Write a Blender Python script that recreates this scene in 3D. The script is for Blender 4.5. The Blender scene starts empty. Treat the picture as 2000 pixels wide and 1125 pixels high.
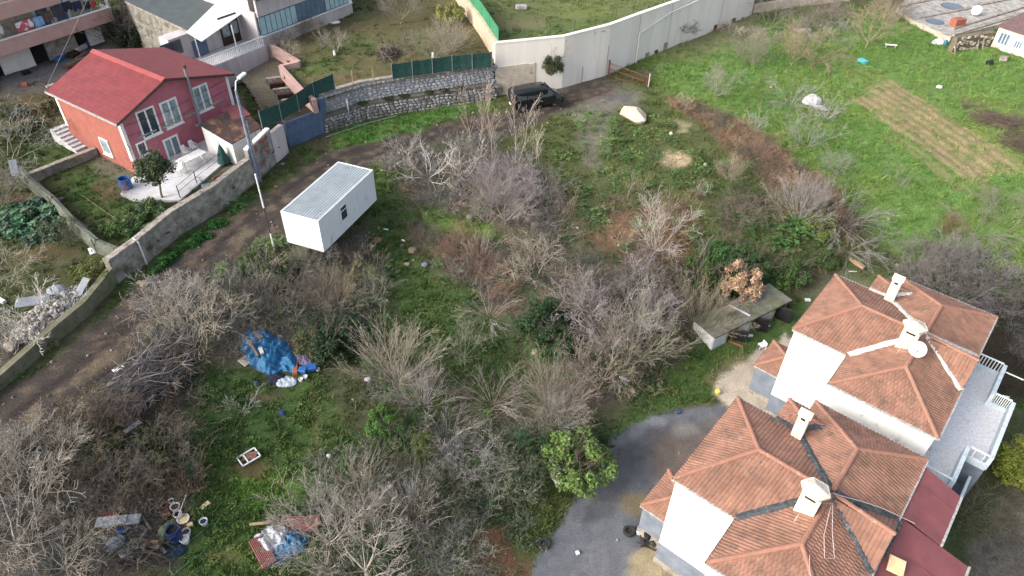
import bpy, bmesh, math, random
import numpy as np
from mathutils import Vector, Matrix
R_ = math.radians
S = bpy.context.scene
COL = S.collection
# ---------------------------------------------------------------- camera
FPX = 1400.0; PITCH = R_(40.5); ROLL = R_(-1.0); CAMZ = 30.0
cam = bpy.data.objects.new('camera', bpy.data.cameras.new('camera')); COL.objects.link(cam)
cam.data.sensor_width = 36.0; cam.data.lens = FPX / 2000 * 36.0; cam.data.clip_end = 6000; cam.data.clip_start = 0.5
_f = np.array([0, math.cos(PITCH), -math.sin(PITCH)]); _r = np.array([1., 0, 0]); _d = np.cross(_f, _r)
_c, _s = math.cos(ROLL), math.sin(ROLL)
CR = _c * _r + _s * _d; CD = -_s * _r + _c * _d; CF = _f
m = Matrix(((CR[0], -CD[0], -CF[0], 0), (CR[1], -CD[1], -CF[1], 0), (CR[2], -CD[2], -CF[2], CAMZ), (0, 0, 0, 1)))
cam.matrix_world = m
S.camera = cam
# ---------------------------------------------------------------- light
SUN_EL, SUN_AZ = R_(32), R_(208)          # azimuth measured counter-clockwise from +X
SKY_STRENGTH, SUN_STRENGTH, EXPOSURE = 0.15, 1.0, 1.38
w = bpy.data.worlds.new('World'); S.world = w; w.use_nodes = True
nt = w.node_tree; nt.nodes.clear()
sky = nt.nodes.new('ShaderNodeTexSky'); sky.sky_type = 'NISHITA'; sky.sun_disc = False
sky.sun_elevation = SUN_EL; sky.sun_rotation = math.pi / 2 - SUN_AZ
sky.air_density = 1.0; sky.dust_density = 5.0; sky.ozone_density = 1.0
bgn = nt.nodes.new('ShaderNodeBackground'); bgn.inputs[1].default_value = SKY_STRENGTH
won = nt.nodes.new('ShaderNodeOutputWorld')
hsv = nt.nodes.new('ShaderNodeHueSaturation'); hsv.inputs['Saturation'].default_value = .62          # thin overcast: paler than a clear sky
nt.links.new(sky.outputs[0], hsv.inputs['Color']); nt.links.new(hsv.outputs[0], bgn.inputs[0]); nt.links.new(bgn.outputs[0], won.inputs[0])
sl = bpy.data.lights.new('sun', 'SUN'); sl.energy = SUN_STRENGTH; sl.angle = R_(35); sl.color = (1.0, 0.955, 0.9)
so = bpy.data.objects.new('sun', sl); COL.objects.link(so)
sd = Vector((math.cos(SUN_EL) * math.cos(SUN_AZ), math.cos(SUN_EL) * math.sin(SUN_AZ), math.sin(SUN_EL)))
so.rotation_euler = sd.to_track_quat('Z', 'Y').to_euler(); so.location = (-60, -20, 80)
S.view_settings.view_transform = 'Standard'; S.view_settings.look = 'None'; S.view_settings.gamma = 1
S.view_settings.exposure = EXPOSURE; S.view_settings.use_curve_mapping = False
S.render.engine = 'CYCLES'; S.cycles.max_bounces = 5; S.cycles.transparent_max_bounces = 6

# ---------------------------------------------------------------- projection helpers (photo pixels, 2000 x 1125)
def ray(px, py):
    x = px - 1000; y = py - 562.5
    return CR * x + CD * y + CF * FPX
def P(px, py, z):
    v = ray(px, py); t = (CAMZ - z) / -v[2]
    return np.array([v[0] * t, v[1] * t, z])
def project(x, y, z):
    q = [x, y, z - CAMZ]
    a = q[0] * CR[0] + q[1] * CR[1] + q[2] * CR[2]
    b = q[0] * CD[0] + q[1] * CD[1] + q[2] * CD[2]
    c = q[0] * CF[0] + q[1] * CF[1] + q[2] * CF[2]
    c = np.where(np.abs(c) < 1e-3, 1e-3, c)
    return 1000 + FPX * a / c, 562.5 + FPX * b / c, c
class Face:            # a vertical wall plane through p0 running in direction deg
    def __init__(s, p0, deg, side=-1):
        s.p = np.array(p0[:2], float); s.d = np.array([math.cos(R_(deg)), math.sin(R_(deg))]); s.deg = deg
        s.n = np.array([s.d[1], -s.d[0]]) * (-side)
    def at(s, px, py):
        v = ray(px, py); nn = np.array([-s.d[1], s.d[0]])
        t = (s.p @ nn) / (v[:2] @ nn); q = v * t
        return float((q[:2] - s.p) @ s.d), float(q[2] + CAMZ)
    def pt(s, a, z, off=0.0):
        q = s.p + s.d * a + s.n * off
        return Vector((q[0], q[1], z))
# ---------------------------------------------------------------- noise
_rs = np.random.RandomState(7); _lat = _rs.rand(256, 256)
def vn(x, y):
    xi = np.floor(x).astype(int); yi = np.floor(y).astype(int); fx = x - xi; fy = y - yi
    fx = fx * fx * (3 - 2 * fx); fy = fy * fy * (3 - 2 * fy)
    g = lambda i, j: _lat[(xi + i) % 256, (yi + j) % 256]
    return (g(0, 0) * (1 - fx) + g(1, 0) * fx) * (1 - fy) + (g(0, 1) * (1 - fx) + g(1, 1) * fx) * fy
def fbm(x, y, o=4):
    x = np.asarray(x, float); y = np.asarray(y, float)
    s = 0; a = 1; t = 0
    for k in range(o):
        s = s + a * vn(x * 2 ** k + 17.3 * k, y * 2 ** k + 5.1 * k); t += a; a *= .5
    return s / t
# ---------------------------------------------------------------- terrain
def tps(pts):
    p = np.array(pts, float); n = len(p)
    def U(r): return np.where(r > 0, r * r * np.log(np.maximum(r, 1e-9)), 0)
    d = np.hypot(p[:, None, 0] - p[None, :, 0], p[:, None, 1] - p[None, :, 1])
    A = np.zeros((n + 3, n + 3)); A[:n, :n] = U(d) + np.eye(n) * 3.0
    A[:n, n] = 1; A[:n, n + 1:] = p[:, :2]; A[n, :n] = 1; A[n + 1:, :n] = p[:, :2].T
    b = np.zeros(n + 3); b[:n] = p[:, 2]; w_ = np.linalg.solve(A, b)
    def f(x, y):
        x = np.asarray(x, float); y = np.asarray(y, float); sh = x.shape; x = x.ravel(); y = y.ravel()
        out = w_[n] + w_[n + 1] * x + w_[n + 2] * y
        for i in range(n): out = out + w_[i] * U(np.hypot(x - p[i, 0], y - p[i, 1]))
        return out.reshape(sh)
    return f
CT = [(-60, 900, -.1), (0, 790, 0), (0, 860, -.05), (180, 690, 0), (300, 590, 0), (400, 500, 0), (520, 420, 0), (560, 380, 0), (640, 330, 0), (720, 285, 0), (850, 250, 0),
      (960, 225, 0), (1040, 230, 0), (1100, 190, 0), (1200, 160, 0), (600, 420, 0), (680, 360, -.05), (560, 500, -.6), (500, 540, -.5), (430, 590, -.5), (330, 690, -.6), (240, 780, -.7), (130, 860, -.3),
      (20, 900, -.2), (738, 432, -1.6), (650, 520, -1.7), (700, 480, -1.7), (780, 320, -.1), (860, 330, -.5), (960, 300, -.3), (820, 520, -2.4), (900, 400, -1.3), (1000, 380, -.9), (700, 640, -2.4),
      (540, 680, -1.7), (450, 850, -2.0), (350, 1050, -1.7), (150, 1000, -1.1), (0, 1000, -.7), (600, 1050, -2.5), (700, 800, -2.7), (900, 700, -3.0), (900, 1000, -3.4), (1050, 560, -2.2), (1100, 450, -1.3),
      (1200, 430, -1.2), (1150, 330, -.4), (1235, 235, .2), (1320, 310, .2), (1310, 195, .5), (1480, 290, .6), (1600, 390, .1), (1100, 760, -3.5), (1150, 900, -3.9), (1060, 1100, -4), (1250, 860, -4), (1250, 1000, -4.05), (1380, 740, -3.9),
      (1420, 680, -3.8), (1380, 560, -3.2), (1480, 610, -3.7), (1300, 560, -2.6), (1610, 545, -3.5), (1500, 480, -2.0), (1450, 380, -.6), (1600, 400, -.9), (1580, 330, -.2), (1600, 200, -.2), (1800, 200, 0), (2000, 200, .1), (1700, 100, .3),
      (1900, 110, .3), (1500, 100, .2), (1350, 95, .1), (1450, 45, .3), (1800, 380, -1), (2000, 380, -.9), (2000, 560, -2.6), (1800, 500, -2.4), (2000, 700, -4), (1960, 850, -4.2), (1700, 680, -4), (1850, 1000, -4.2),
      (2000, 1100, -4.3), (1500, 1100, -4.1), (1700, 0, .4), (1200, 40, 0), (700, 60, 0), (300, 60, 0), (100, 250, -.2), (0, 450, -.2), (-100, 650, -.2), (2200, 300, 0), (2300, 900, -4), (600, 1300, -2.6), (1200, 1300, -4.2), (-100, 1200, -.9)]
_ct = [tuple(P(a, b, z)) for a, b, z in CT]
base_f = tps(_ct)
def terr(x, y):
    x = np.asarray(x, float); y = np.asarray(y, float)
    z = np.clip(base_f(x, y), -5, 1.0)
    far = np.clip((np.hypot(x, y - 50) - 95) / 120, 0, 1)
    z = z * (1 - far) + (-1.5) * far
    z = z + (fbm(x * .45, y * .45, 3) - .5) * .28 * road_calm(x, y) + (fbm(x * 2.1, y * 2.1, 2) - .5) * .10 * road_calm(x, y)
    dc = seg_dist(x, y, _rc); z = z - .07 * np.exp(-((dc - .85) / .22) ** 2)
    return z
ROADC = [(-80, 925), (60, 815), (200, 705), (330, 600), (430, 500), (520, 420), (600, 360), (690, 305), (800, 270), (900, 250), (1000, 240), (1100, 195), (1200, 165)]
_rc = np.array([P(a, b, 0)[:2] for a, b in ROADC])
def seg_dist(x, y, pl):
    best = np.full(np.shape(x), 1e9)
    for a, b in zip(pl[:-1], pl[1:]):
        d = b - a; t = np.clip(((x - a[0]) * d[0] + (y - a[1]) * d[1]) / (d @ d), 0, 1)
        best = np.minimum(best, np.hypot(x - a[0] - t * d[0], y - a[1] - t * d[1]))
    return best
def road_calm(x, y):
    return np.clip((seg_dist(x, y, _rc) - 1.2) / 2.0, .12, 1)
def G(px, py, f=None):
    f = f or (lambda x, y: terr(x, y))
    z = 0.0
    for _ in range(14):
        q = P(px, py, z); z2 = float(f(np.array([q[0]]), np.array([q[1]]))[0]); z = z * .4 + z2 * .6
    return Vector(P(px, py, z))
def GZ(x, y): return float(terr(np.array([x]), np.array([y]))[0])

# ---------------------------------------------------------------- materials
def lin(c):
    return tuple(((v / 255) / 12.92 if v / 255 <= .04045 else ((v / 255 + .055) / 1.055) ** 2.4) for v in c)
KA = 0.62        # photographed sRGB value -> albedo
def A(r, g, b, k=KA):
    c = lin((r, g, b)); y = .3 * c[0] + .6 * c[1] + .1 * c[2]
    return tuple((v * .86 + y * .14) * k for v in c)
MATS = {}
def mat(name, col, col2=None, rough=.8, scale=2.0, detail=6, mix=.5, bump=.15, bscale=None, metal=0.0, spec=.3, tint=False, attr=None, island=0.0, streak=False, dirt=None, dirt_amt=0.0, dscale=.6, trans=0.0, cut=(.35, .65), vec_scale=None):
    if name in MATS: return MATS[name]
    m_ = bpy.data.materials.new(name); m_.use_nodes = True; n = m_.node_tree.nodes; l = m_.node_tree.links; n.clear()
    out = n.new('ShaderNodeOutputMaterial'); b = n.new('ShaderNodeBsdfPrincipled'); l.new(b.outputs[0], out.inputs[0])
    b.inputs['Roughness'].default_value = rough; b.inputs['Metallic'].default_value = metal; b.inputs['Specular IOR Level'].default_value = spec
    geo = n.new('ShaderNodeNewGeometry'); mp = n.new('ShaderNodeMapping'); l.new(geo.outputs['Position'], mp.inputs['Vector'])
    if streak: mp.inputs['Scale'].default_value = (1, 1, .12)
    if vec_scale: mp.inputs['Scale'].default_value = vec_scale
    nz = n.new('ShaderNodeTexNoise'); nz.inputs['Scale'].default_value = scale; nz.inputs['Detail'].default_value = detail; nz.inputs['Roughness'].default_value = .62
    l.new(mp.outputs[0], nz.inputs['Vector'])
    cr = n.new('ShaderNodeValToRGB'); cr.color_ramp.elements[0].position = cut[0]; cr.color_ramp.elements[1].position = cut[1]
    l.new(nz.outputs['Fac'], cr.inputs[0])
    if col2 is None: col2 = tuple(c * (1 - .35 * mix) for c in col)
    mx = n.new('ShaderNodeMixRGB'); mx.inputs[1].default_value = (*col, 1); mx.inputs[2].default_value = (*col2, 1)
    l.new(cr.outputs[0], mx.inputs[0]); cur = mx.outputs[0]
    if tint or attr:
        m2 = n.new('ShaderNodeMixRGB'); m2.blend_type = 'MULTIPLY'; m2.inputs[0].default_value = 1
        if tint:
            oi = n.new('ShaderNodeObjectInfo'); l.new(oi.outputs['Color'], m2.inputs[2])
        else:
            at = n.new('ShaderNodeAttribute'); at.attribute_name = attr[0]; at.attribute_type = attr[1]; l.new(at.outputs['Color'], m2.inputs[2])
        l.new(cur, m2.inputs[1]); cur = m2.outputs[0]
    if dirt:
        n2 = n.new('ShaderNodeTexNoise'); n2.inputs['Scale'].default_value = dscale; n2.inputs['Detail'].default_value = 8; n2.inputs['Roughness'].default_value = .7
        l.new(mp.outputs[0], n2.inputs['Vector']); c2 = n.new('ShaderNodeValToRGB')
        c2.color_ramp.elements[0].position = .62 - .3 * dirt_amt; c2.color_ramp.elements[1].position = .78 - .2 * dirt_amt
        l.new(n2.outputs['Fac'], c2.inputs[0]); m3 = n.new('ShaderNodeMixRGB'); m3.inputs[2].default_value = (*dirt, 1)
        l.new(c2.outputs[0], m3.inputs[0]); l.new(cur, m3.inputs[1]); cur = m3.outputs[0]
    if island:
        hs = n.new('ShaderNodeHueSaturation'); ma = n.new('ShaderNodeMapRange'); ma.inputs[3].default_value = 1 - island; ma.inputs[4].default_value = 1 + island
        l.new(geo.outputs['Random Per Island'], ma.inputs[0]); l.new(ma.outputs[0], hs.inputs['Value']); l.new(cur, hs.inputs['Color']); cur = hs.outputs[0]
    l.new(cur, b.inputs['Base Color'])
    if trans: b.inputs['Subsurface Weight'].default_value = 0
    if bump:
        nb = n.new('ShaderNodeTexNoise'); nb.inputs['Scale'].default_value = bscale or scale * 6; nb.inputs['Detail'].default_value = 5
        l.new(geo.outputs['Position'], nb.inputs['Vector']); bp = n.new('ShaderNodeBump'); bp.inputs['Strength'].default_value = bump; bp.inputs['Distance'].default_value = .05
        l.new(nb.outputs['Fac'], bp.inputs['Height']); l.new(bp.outputs[0], b.inputs['Normal'])
    MATS[name] = m_; return m_
# ---------------------------------------------------------------- mesh builder (world coordinates in, child-relative out)
class MB:
    def __init__(s): s.v = []; s.f = []
    def quad(s, *p):
        i = len(s.v); s.v += [tuple(q) for q in p]; s.f.append(tuple(range(i, i + len(p)))); return s
    def hexa(s, b, t):           # bottom 4 pts ccw, top 4 pts
        i = len(s.v); s.v += [tuple(q) for q in b] + [tuple(q) for q in t]; n = len(b)
        s.f.append(tuple(i + k for k in reversed(range(n)))); s.f.append(tuple(i + n + k for k in range(n)))
        for k in range(n): s.f.append((i + k, i + (k + 1) % n, i + n + (k + 1) % n, i + n + k))
        return s
    def box(s, c, sx, sy, sz, rz=0.0, tilt=None):   # c = centre of the base
        ca, sa = math.cos(rz), math.sin(rz); pts = []
        for dz in (0, sz):
            for dx, dy in ((-.5, -.5), (.5, -.5), (.5, .5), (-.5, .5)):
                x = dx * sx; y = dy * sy; v = Vector((x, y, dz))
                if tilt is not None: v = tilt @ v
                pts.append((c[0] + v.x * ca - v.y * sa, c[1] + v.x * sa + v.y * ca, c[2] + v.z))
        return s.hexa(pts[:4], pts[4:])
    def prism(s, poly, z0, z1):  # poly ccw list of xy
        z0 = z0 if isinstance(z0, (list, tuple)) else [z0] * len(poly); z1 = z1 if isinstance(z1, (list, tuple)) else [z1] * len(poly)
        return s.hexa([(p[0], p[1], a) for p, a in zip(poly, z0)], [(p[0], p[1], a) for p, a in zip(poly, z1)])
    def bar(s, a, b, w_, h_=None, up=(0, 0, 1)):
        a = Vector(a); b = Vector(b); d = (b - a).normalized(); u = Vector(up)
        if abs(d.dot(u)) > .98: u = Vector((1, 0, 0))
        x = d.cross(u).normalized(); y = x.cross(d).normalized(); h_ = h_ or w_; x = x * w_ / 2; y = y * h_ / 2
        return s.hexa([a - x - y, a + x - y, a + x + y, a - x + y], [b - x - y, b + x - y, b + x + y, b - x + y])
    def tube(s, pts, r, n=6, cap=True):
        pts = [Vector(p) for p in pts]; rr = r if isinstance(r, (list, tuple)) else [r] * len(pts); i0 = len(s.v)
        for k, p in enumerate(pts):
            d = (pts[min(k + 1, len(pts) - 1)] - pts[max(k - 1, 0)]).normalized(); u = Vector((0, 0, 1)) if abs(d.z) < .95 else Vector((1, 0, 0))
            x = d.cross(u).normalized(); y = x.cross(d)
            for j in range(n):
                an = 2 * math.pi * j / n; s.v.append(tuple(p + (x * math.cos(an) + y * math.sin(an)) * rr[k]))
        for k in range(len(pts) - 1):
            for j in range(n):
                a = i0 + k * n + j; b = i0 + k * n + (j + 1) % n; s.f.append((a, b, b + n, a + n))
        if cap:
            s.f.append(tuple(i0 + j for j in reversed(range(n)))); e = i0 + (len(pts) - 1) * n; s.f.append(tuple(e + j for j in range(n)))
        return s
    def lathe(s, c, prof, n=12, axis=(0, 0, 1)):     # prof (r, h)
        ax = Vector(axis).normalized(); u = Vector((0, 0, 1)) if abs(ax.z) < .9 else Vector((1, 0, 0)); x = ax.cross(u).normalized(); y = ax.cross(x); i0 = len(s.v); c = Vector(c)
        for r, h in prof:
            for j in range(n):
                an = 2 * math.pi * j / n; s.v.append(tuple(c + ax * h + (x * math.cos(an) + y * math.sin(an)) * r))
        for k in range(len(prof) - 1):
            for j in range(n):
                a = i0 + k * n + j; b = i0 + k * n + (j + 1) % n; s.f.append((a, b, b + n, a + n))
        s.f.append(tuple(i0 + j for j in reversed(range(n)))); e = i0 + (len(prof) - 1) * n; s.f.append(tuple(e + j for j in range(n)))
        return s
    def build(s, name, material, parent=None, origin=None, smooth=False, bevel=0.0, label=None, kind=None):
        v = np.array(s.v, float).reshape(-1, 3)
        if parent is not None: o3 = np.array(parent_world(parent))
        elif origin is not None: o3 = np.array(origin, float)
        else: o3 = np.array([(v[:, 0].min() + v[:, 0].max()) / 2, (v[:, 1].min() + v[:, 1].max()) / 2, v[:, 2].min()])
        me = bpy.data.meshes.new(name); me.from_pydata((v - o3).tolist(), [], s.f); me.materials.append(material)
        bm = bmesh.new(); bm.from_mesh(me); bmesh.ops.recalc_face_normals(bm, faces=bm.faces)
        if bevel: bmesh.ops.bevel(bm, geom=list(bm.edges), offset=bevel, segments=1, affect='EDGES')
        bm.to_mesh(me); bm.free()
        if smooth: me.polygons.foreach_set('use_smooth', [True] * len(me.polygons))
        o = bpy.data.objects.new(name, me); COL.objects.link(o)
        if parent is not None: o.parent = parent; WORLD[o.name] = tuple(o3)
        else: o.location = o3; WORLD[o.name] = tuple(o3)
        if label: o['label'] = label
        if kind: o['kind'] = kind
        return o
WORLD = {}
def parent_world(o): return WORLD[o.name]
def thing(name, label, cat, loc, group=None):
    o = bpy.data.objects.new(name, None); COL.objects.link(o); o.location = loc; o.empty_display_size = .3
    WORLD[o.name] = tuple(loc); o['label'] = label; o['category'] = cat
    if group: o['group'] = group
    return o
def tag(o, label, cat, group=None):
    o['label'] = label; o['category'] = cat
    if group: o['group'] = group
    return o
def struct(o): o['kind'] = 'structure'; return o
rnd = random.Random(11)
# ================================================================ GROUND
def in_poly(px, py, poly):
    inside = np.zeros(np.shape(px), bool); n = len(poly); j = n - 1
    for i in range(n):
        xi, yi = poly[i]; xj, yj = poly[j]
        if yi != yj:
            c = ((yi > py) != (yj > py)) & (px < (xj - xi) * (py - yi) / (yj - yi) + xi); inside ^= c
        j = i
    return inside
def poly_mask(px, py, poly, soft):
    ins = in_poly(px, py, poly); best = np.full(np.shape(px), 1e9)
    for a, b in zip(poly, poly[1:] + poly[:1]):
        dx, dy = b[0] - a[0], b[1] - a[1]; t = np.clip(((px - a[0]) * dx + (py - a[1]) * dy) / (dx * dx + dy * dy + 1e-9), 0, 1)
        best = np.minimum(best, np.hypot(px - a[0] - t * dx, py - a[1] - t * dy))
    sd_ = np.where(ins, best, -best)
    return np.clip(sd_ / soft * .5 + .5, 0, 1)
def ell(cx, cy, rx, ry, n=14): return [(cx + rx * math.cos(2 * math.pi * k / n), cy + ry * math.sin(2 * math.pi * k / n)) for k in range(n)]
GR = (82, 114, 54); GRD = (66, 94, 50); GRB = (112, 156, 72); GRY = (130, 156, 80)
SCR = (118, 110, 90); SCD = (106, 96, 82); LIT = (128, 98, 78); DRY = (146, 134, 104)
ROAD = [(-90, 850), (0, 780), (100, 705), (200, 625), (300, 540), (400, 462), (490, 395), (560, 345), (640, 302), (720, 275), (800, 255), (900, 238), (985, 215), (1100, 175), (1190, 160), (1200, 185), (1110, 215), (1000, 262), (880, 270), (800, 285), (730, 318), (650, 380), (560, 440), (490, 490), (420, 545), (340, 620), (230, 720), (130, 800), (0, 885), (-90, 950)]
DRIVE = [(1020, 1160), (1050, 1090), (1120, 985), (1150, 935), (1192, 905), (1180, 872), (1232, 828), (1290, 812), (1400, 785), (1450, 810), (1420, 900), (1300, 1000), (1290, 1160)]
PAD = [(1388, 770), (1402, 750), (1440, 712), (1530, 655), (1600, 700), (1560, 830), (1450, 812)]
# (polygon in photo pixels, soft px, colour, strength)
PAINT = [
 ([(900, 180), (1300, 160), (1700, 330), (1720, 480), (1500, 560), (1300, 500), (1150, 430), (1000, 350), (930, 290)], 30, (100, 112, 62), .8),
 ([(1180, 40), (1480, 40), (1780, 20), (2100, 120), (2100, 700), (1900, 620), (1760, 520), (1700, 430), (1560, 330), (1420, 240), (1300, 190), (1290, 150)], 26, GRB, 1),
 ([(1620, 110), (1700, 140), (2000, 300), (2000, 330), (1650, 160)], 14, GRY, .7),
 ([(1840, 150), (2000, 210), (2000, 340), (1900, 260)], 30, GRY, .55),
 ([(1350, 300), (1700, 440), (1720, 500), (1880, 560), (1990, 640), (1700, 560), (1480, 500)], 24, (92, 110, 62), .7),
 ([(1300, 190), (1340, 195), (1480, 270), (1620, 370), (1690, 450), (1650, 470), (1500, 370), (1400, 270)], 10, (130, 102, 78), .9),
 ([(1306, 190), (1345, 200), (1346, 222), (1320, 212)], 6, (190, 122, 84), .9),
 ([(1290, 120), (1230, 62), (1470, 20), (1480, 80), (1330, 110)], 18, (150, 138, 112), .65),
 (ell(1165, 195, 95, 30), 22, (140, 134, 128), .9), (ell(1190, 185, 46, 10), 8, (108, 112, 118), .8),
 ([(1130, 215), (1195, 210), (1180, 330), (1140, 320)], 16, (142, 134, 124), .75),
 (ell(1318, 308, 34, 22), 8, (206, 182, 146), .85), (ell(1330, 245, 14, 6), 5, (190, 178, 140), .7),
 ([(760, 300), (950, 280), (1080, 380), (1100, 460), (960, 440), (820, 400), (760, 360)], 20, SCR, .9),
 ([(690, 330), (760, 305), (800, 330), (740, 400), (820, 520), (870, 560), (940, 650), (960, 720), (880, 700), (780, 600), (700, 540), (720, 440)], 16, GR, .95),
 ([(830, 410), (960, 440), (970, 478), (900, 462), (840, 440)], 8, GRB, .85),
 ([(840, 460), (950, 480), (1100, 470), (1200, 520), (1330, 620), (1330, 740), (1180, 860), (1000, 860), (990, 700), (940, 600), (860, 540)], 26, SCR, .95),
 ([(1120, 400), (1360, 400), (1330, 520), (1250, 540), (1150, 480)], 24, LIT, .85), (ell(1190, 450, 60, 22), 16, (168, 128, 98), .7),
 (ell(1290, 430, 60, 26), 18, (150, 104, 78), .55), (ell(1340, 480, 44, 26), 18, (150, 96, 70), .5),
 ([(350, 520), (560, 480), (740, 500), (740, 620), (640, 700), (420, 720), (330, 640)], 22, SCR, .9),
 ([(430, 500), (540, 470), (590, 500), (560, 560), (440, 560)], 18, (92, 112, 60), .8),
 ([(120, 820), (360, 640), (400, 760), (370, 900), (420, 1000), (200, 1160), (-80, 1180), (-80, 900)], 24, SCD, .95),
 ([(600, 660), (980, 700), (1130, 860), (1080, 1000), (1000, 1160), (640, 1160), (600, 880)], 30, (94, 100, 66), .9),
 ([(380, 720), (480, 720), (540, 760), (620, 730), (660, 800), (700, 860), (700, 920), (600, 960), (590, 1160), (330, 1160), (380, 1000), (350, 900), (360, 800)], 20, GR, 1),
 ([(420, 740), (520, 760), (480, 860), (380, 900)], 22, GRD, .7), (ell(520, 960, 60, 46), 20, (96, 148, 48), .8), (ell(450, 1080, 60, 30), 22, (112, 136, 60), .6),
 (ell(500, 915, 30, 22), 10, (132, 96, 72), .7), (ell(520, 772, 30, 8), 8, (140, 104, 84), .6), (ell(440, 1090, 40, 10), 10, (140, 112, 76), .4),
 (ell(620, 850, 9, 90), 6, (128, 120, 78), .55), (ell(1080, 690, 60, 26), 14, (92, 136, 50), .8), (ell(1060, 650, 60, 16), 14, (128, 92, 70), .5),
 ([(800, 560), (900, 560), (1000, 660), (1040, 760), (960, 780), (880, 720)], 22, (80, 108, 54), .85), ([(870, 880), (1000, 860), (1000, 1000), (900, 1000)], 24, (72, 92, 52), .7), ([(1080, 830), (1200, 800), (1190, 900), (1100, 900)], 18, (66, 88, 46), .7), (ell(880, 560, 60, 40), 16, (84, 116, 52), .7),
 ([(930, 1040), (1020, 1020), (1040, 1160), (900, 1160)], 18, (138, 98, 72), .85),
 ([(1030, 940), (1130, 880), (1140, 960), (1060, 1050), (1010, 1100), (990, 1020)], 16, (84, 104, 52), .9),
 ([(1200, 860), (1220, 770), (1320, 700), (1400, 660), (1530, 590), (1640, 540), (1700, 560), (1620, 600), (1500, 690), (1380, 790), (1290, 815), (1210, 870)], 16, (84, 118, 54), .97),
 ([(1560, 560), (1640, 530), (1700, 560), (1580, 620)], 12, (126, 122, 104), .55), ([(1380, 740), (1450, 690), (1490, 700), (1400, 770)], 10, (150, 134, 100), .75),
 ([(1320, 800), (1390, 780), (1420, 812), (1330, 830)], 10, (120, 104, 78), .85),
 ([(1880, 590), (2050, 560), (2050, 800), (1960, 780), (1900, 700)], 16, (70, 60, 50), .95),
 ([(1860, 860), (2050, 800), (2050, 1160), (1860, 1160)], 20, (90, 98, 62), .9), ([(1900, 1080), (1960, 960), (2050, 900), (2050, 1160), (1890, 1160)], 16, (134, 124, 108), .75),
 (ell(1960, 1090, 60, 50), 20, (116, 112, 110), .7),
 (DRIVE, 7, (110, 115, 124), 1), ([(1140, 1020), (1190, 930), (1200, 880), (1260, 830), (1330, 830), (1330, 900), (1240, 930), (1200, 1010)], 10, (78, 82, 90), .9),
 ([(1270, 850), (1400, 820), (1430, 860), (1330, 960), (1270, 940)], 22, (112, 100, 92), .85), (ell(1270, 826, 22, 8), 6, (140, 144, 152), .8), (ell(1330, 838, 26, 10), 8, (142, 140, 138), .7),
 ([(1100, 1100), (1150, 1060), (1240, 1080), (1260, 1160), (1090, 1160)], 16, (112, 114, 120), .6), ([(1170, 950), (1230, 900), (1280, 900), (1260, 980), (1190, 1010)], 12, (98, 102, 110), .6), (ell(1240, 990, 30, 26), 12, (130, 118, 82), .85), (PAD, 4, (196, 184, 166), 1), ([(1225, 1090), (1270, 1050), (1330, 1130), (1230, 1160)], 6, (172, 158, 124), 1),
 ([(0, 775), (100, 700), (240, 575), (300, 525), (500, 375), (560, 320), (620, 330), (500, 410), (420, 470), (320, 545), (200, 650), (100, 720), (0, 800)], 9, (84, 112, 50), .9),
 ([(640, 300), (640, 262), (720, 238), (880, 210), (960, 200), (960, 218), (860, 240), (720, 275)], 7, (90, 142, 56), .95),
 (ROAD, 9, (98, 88, 82), 1),
]
TRACK1 = [(-80, 905), (60, 790), (200, 680), (330, 575), (430, 490), (520, 405), (610, 345), (720, 290), (830, 262), (960, 238), (1080, 205)]
TRACK2 = [(-80, 940), (60, 832), (200, 735), (330, 635)]
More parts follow.
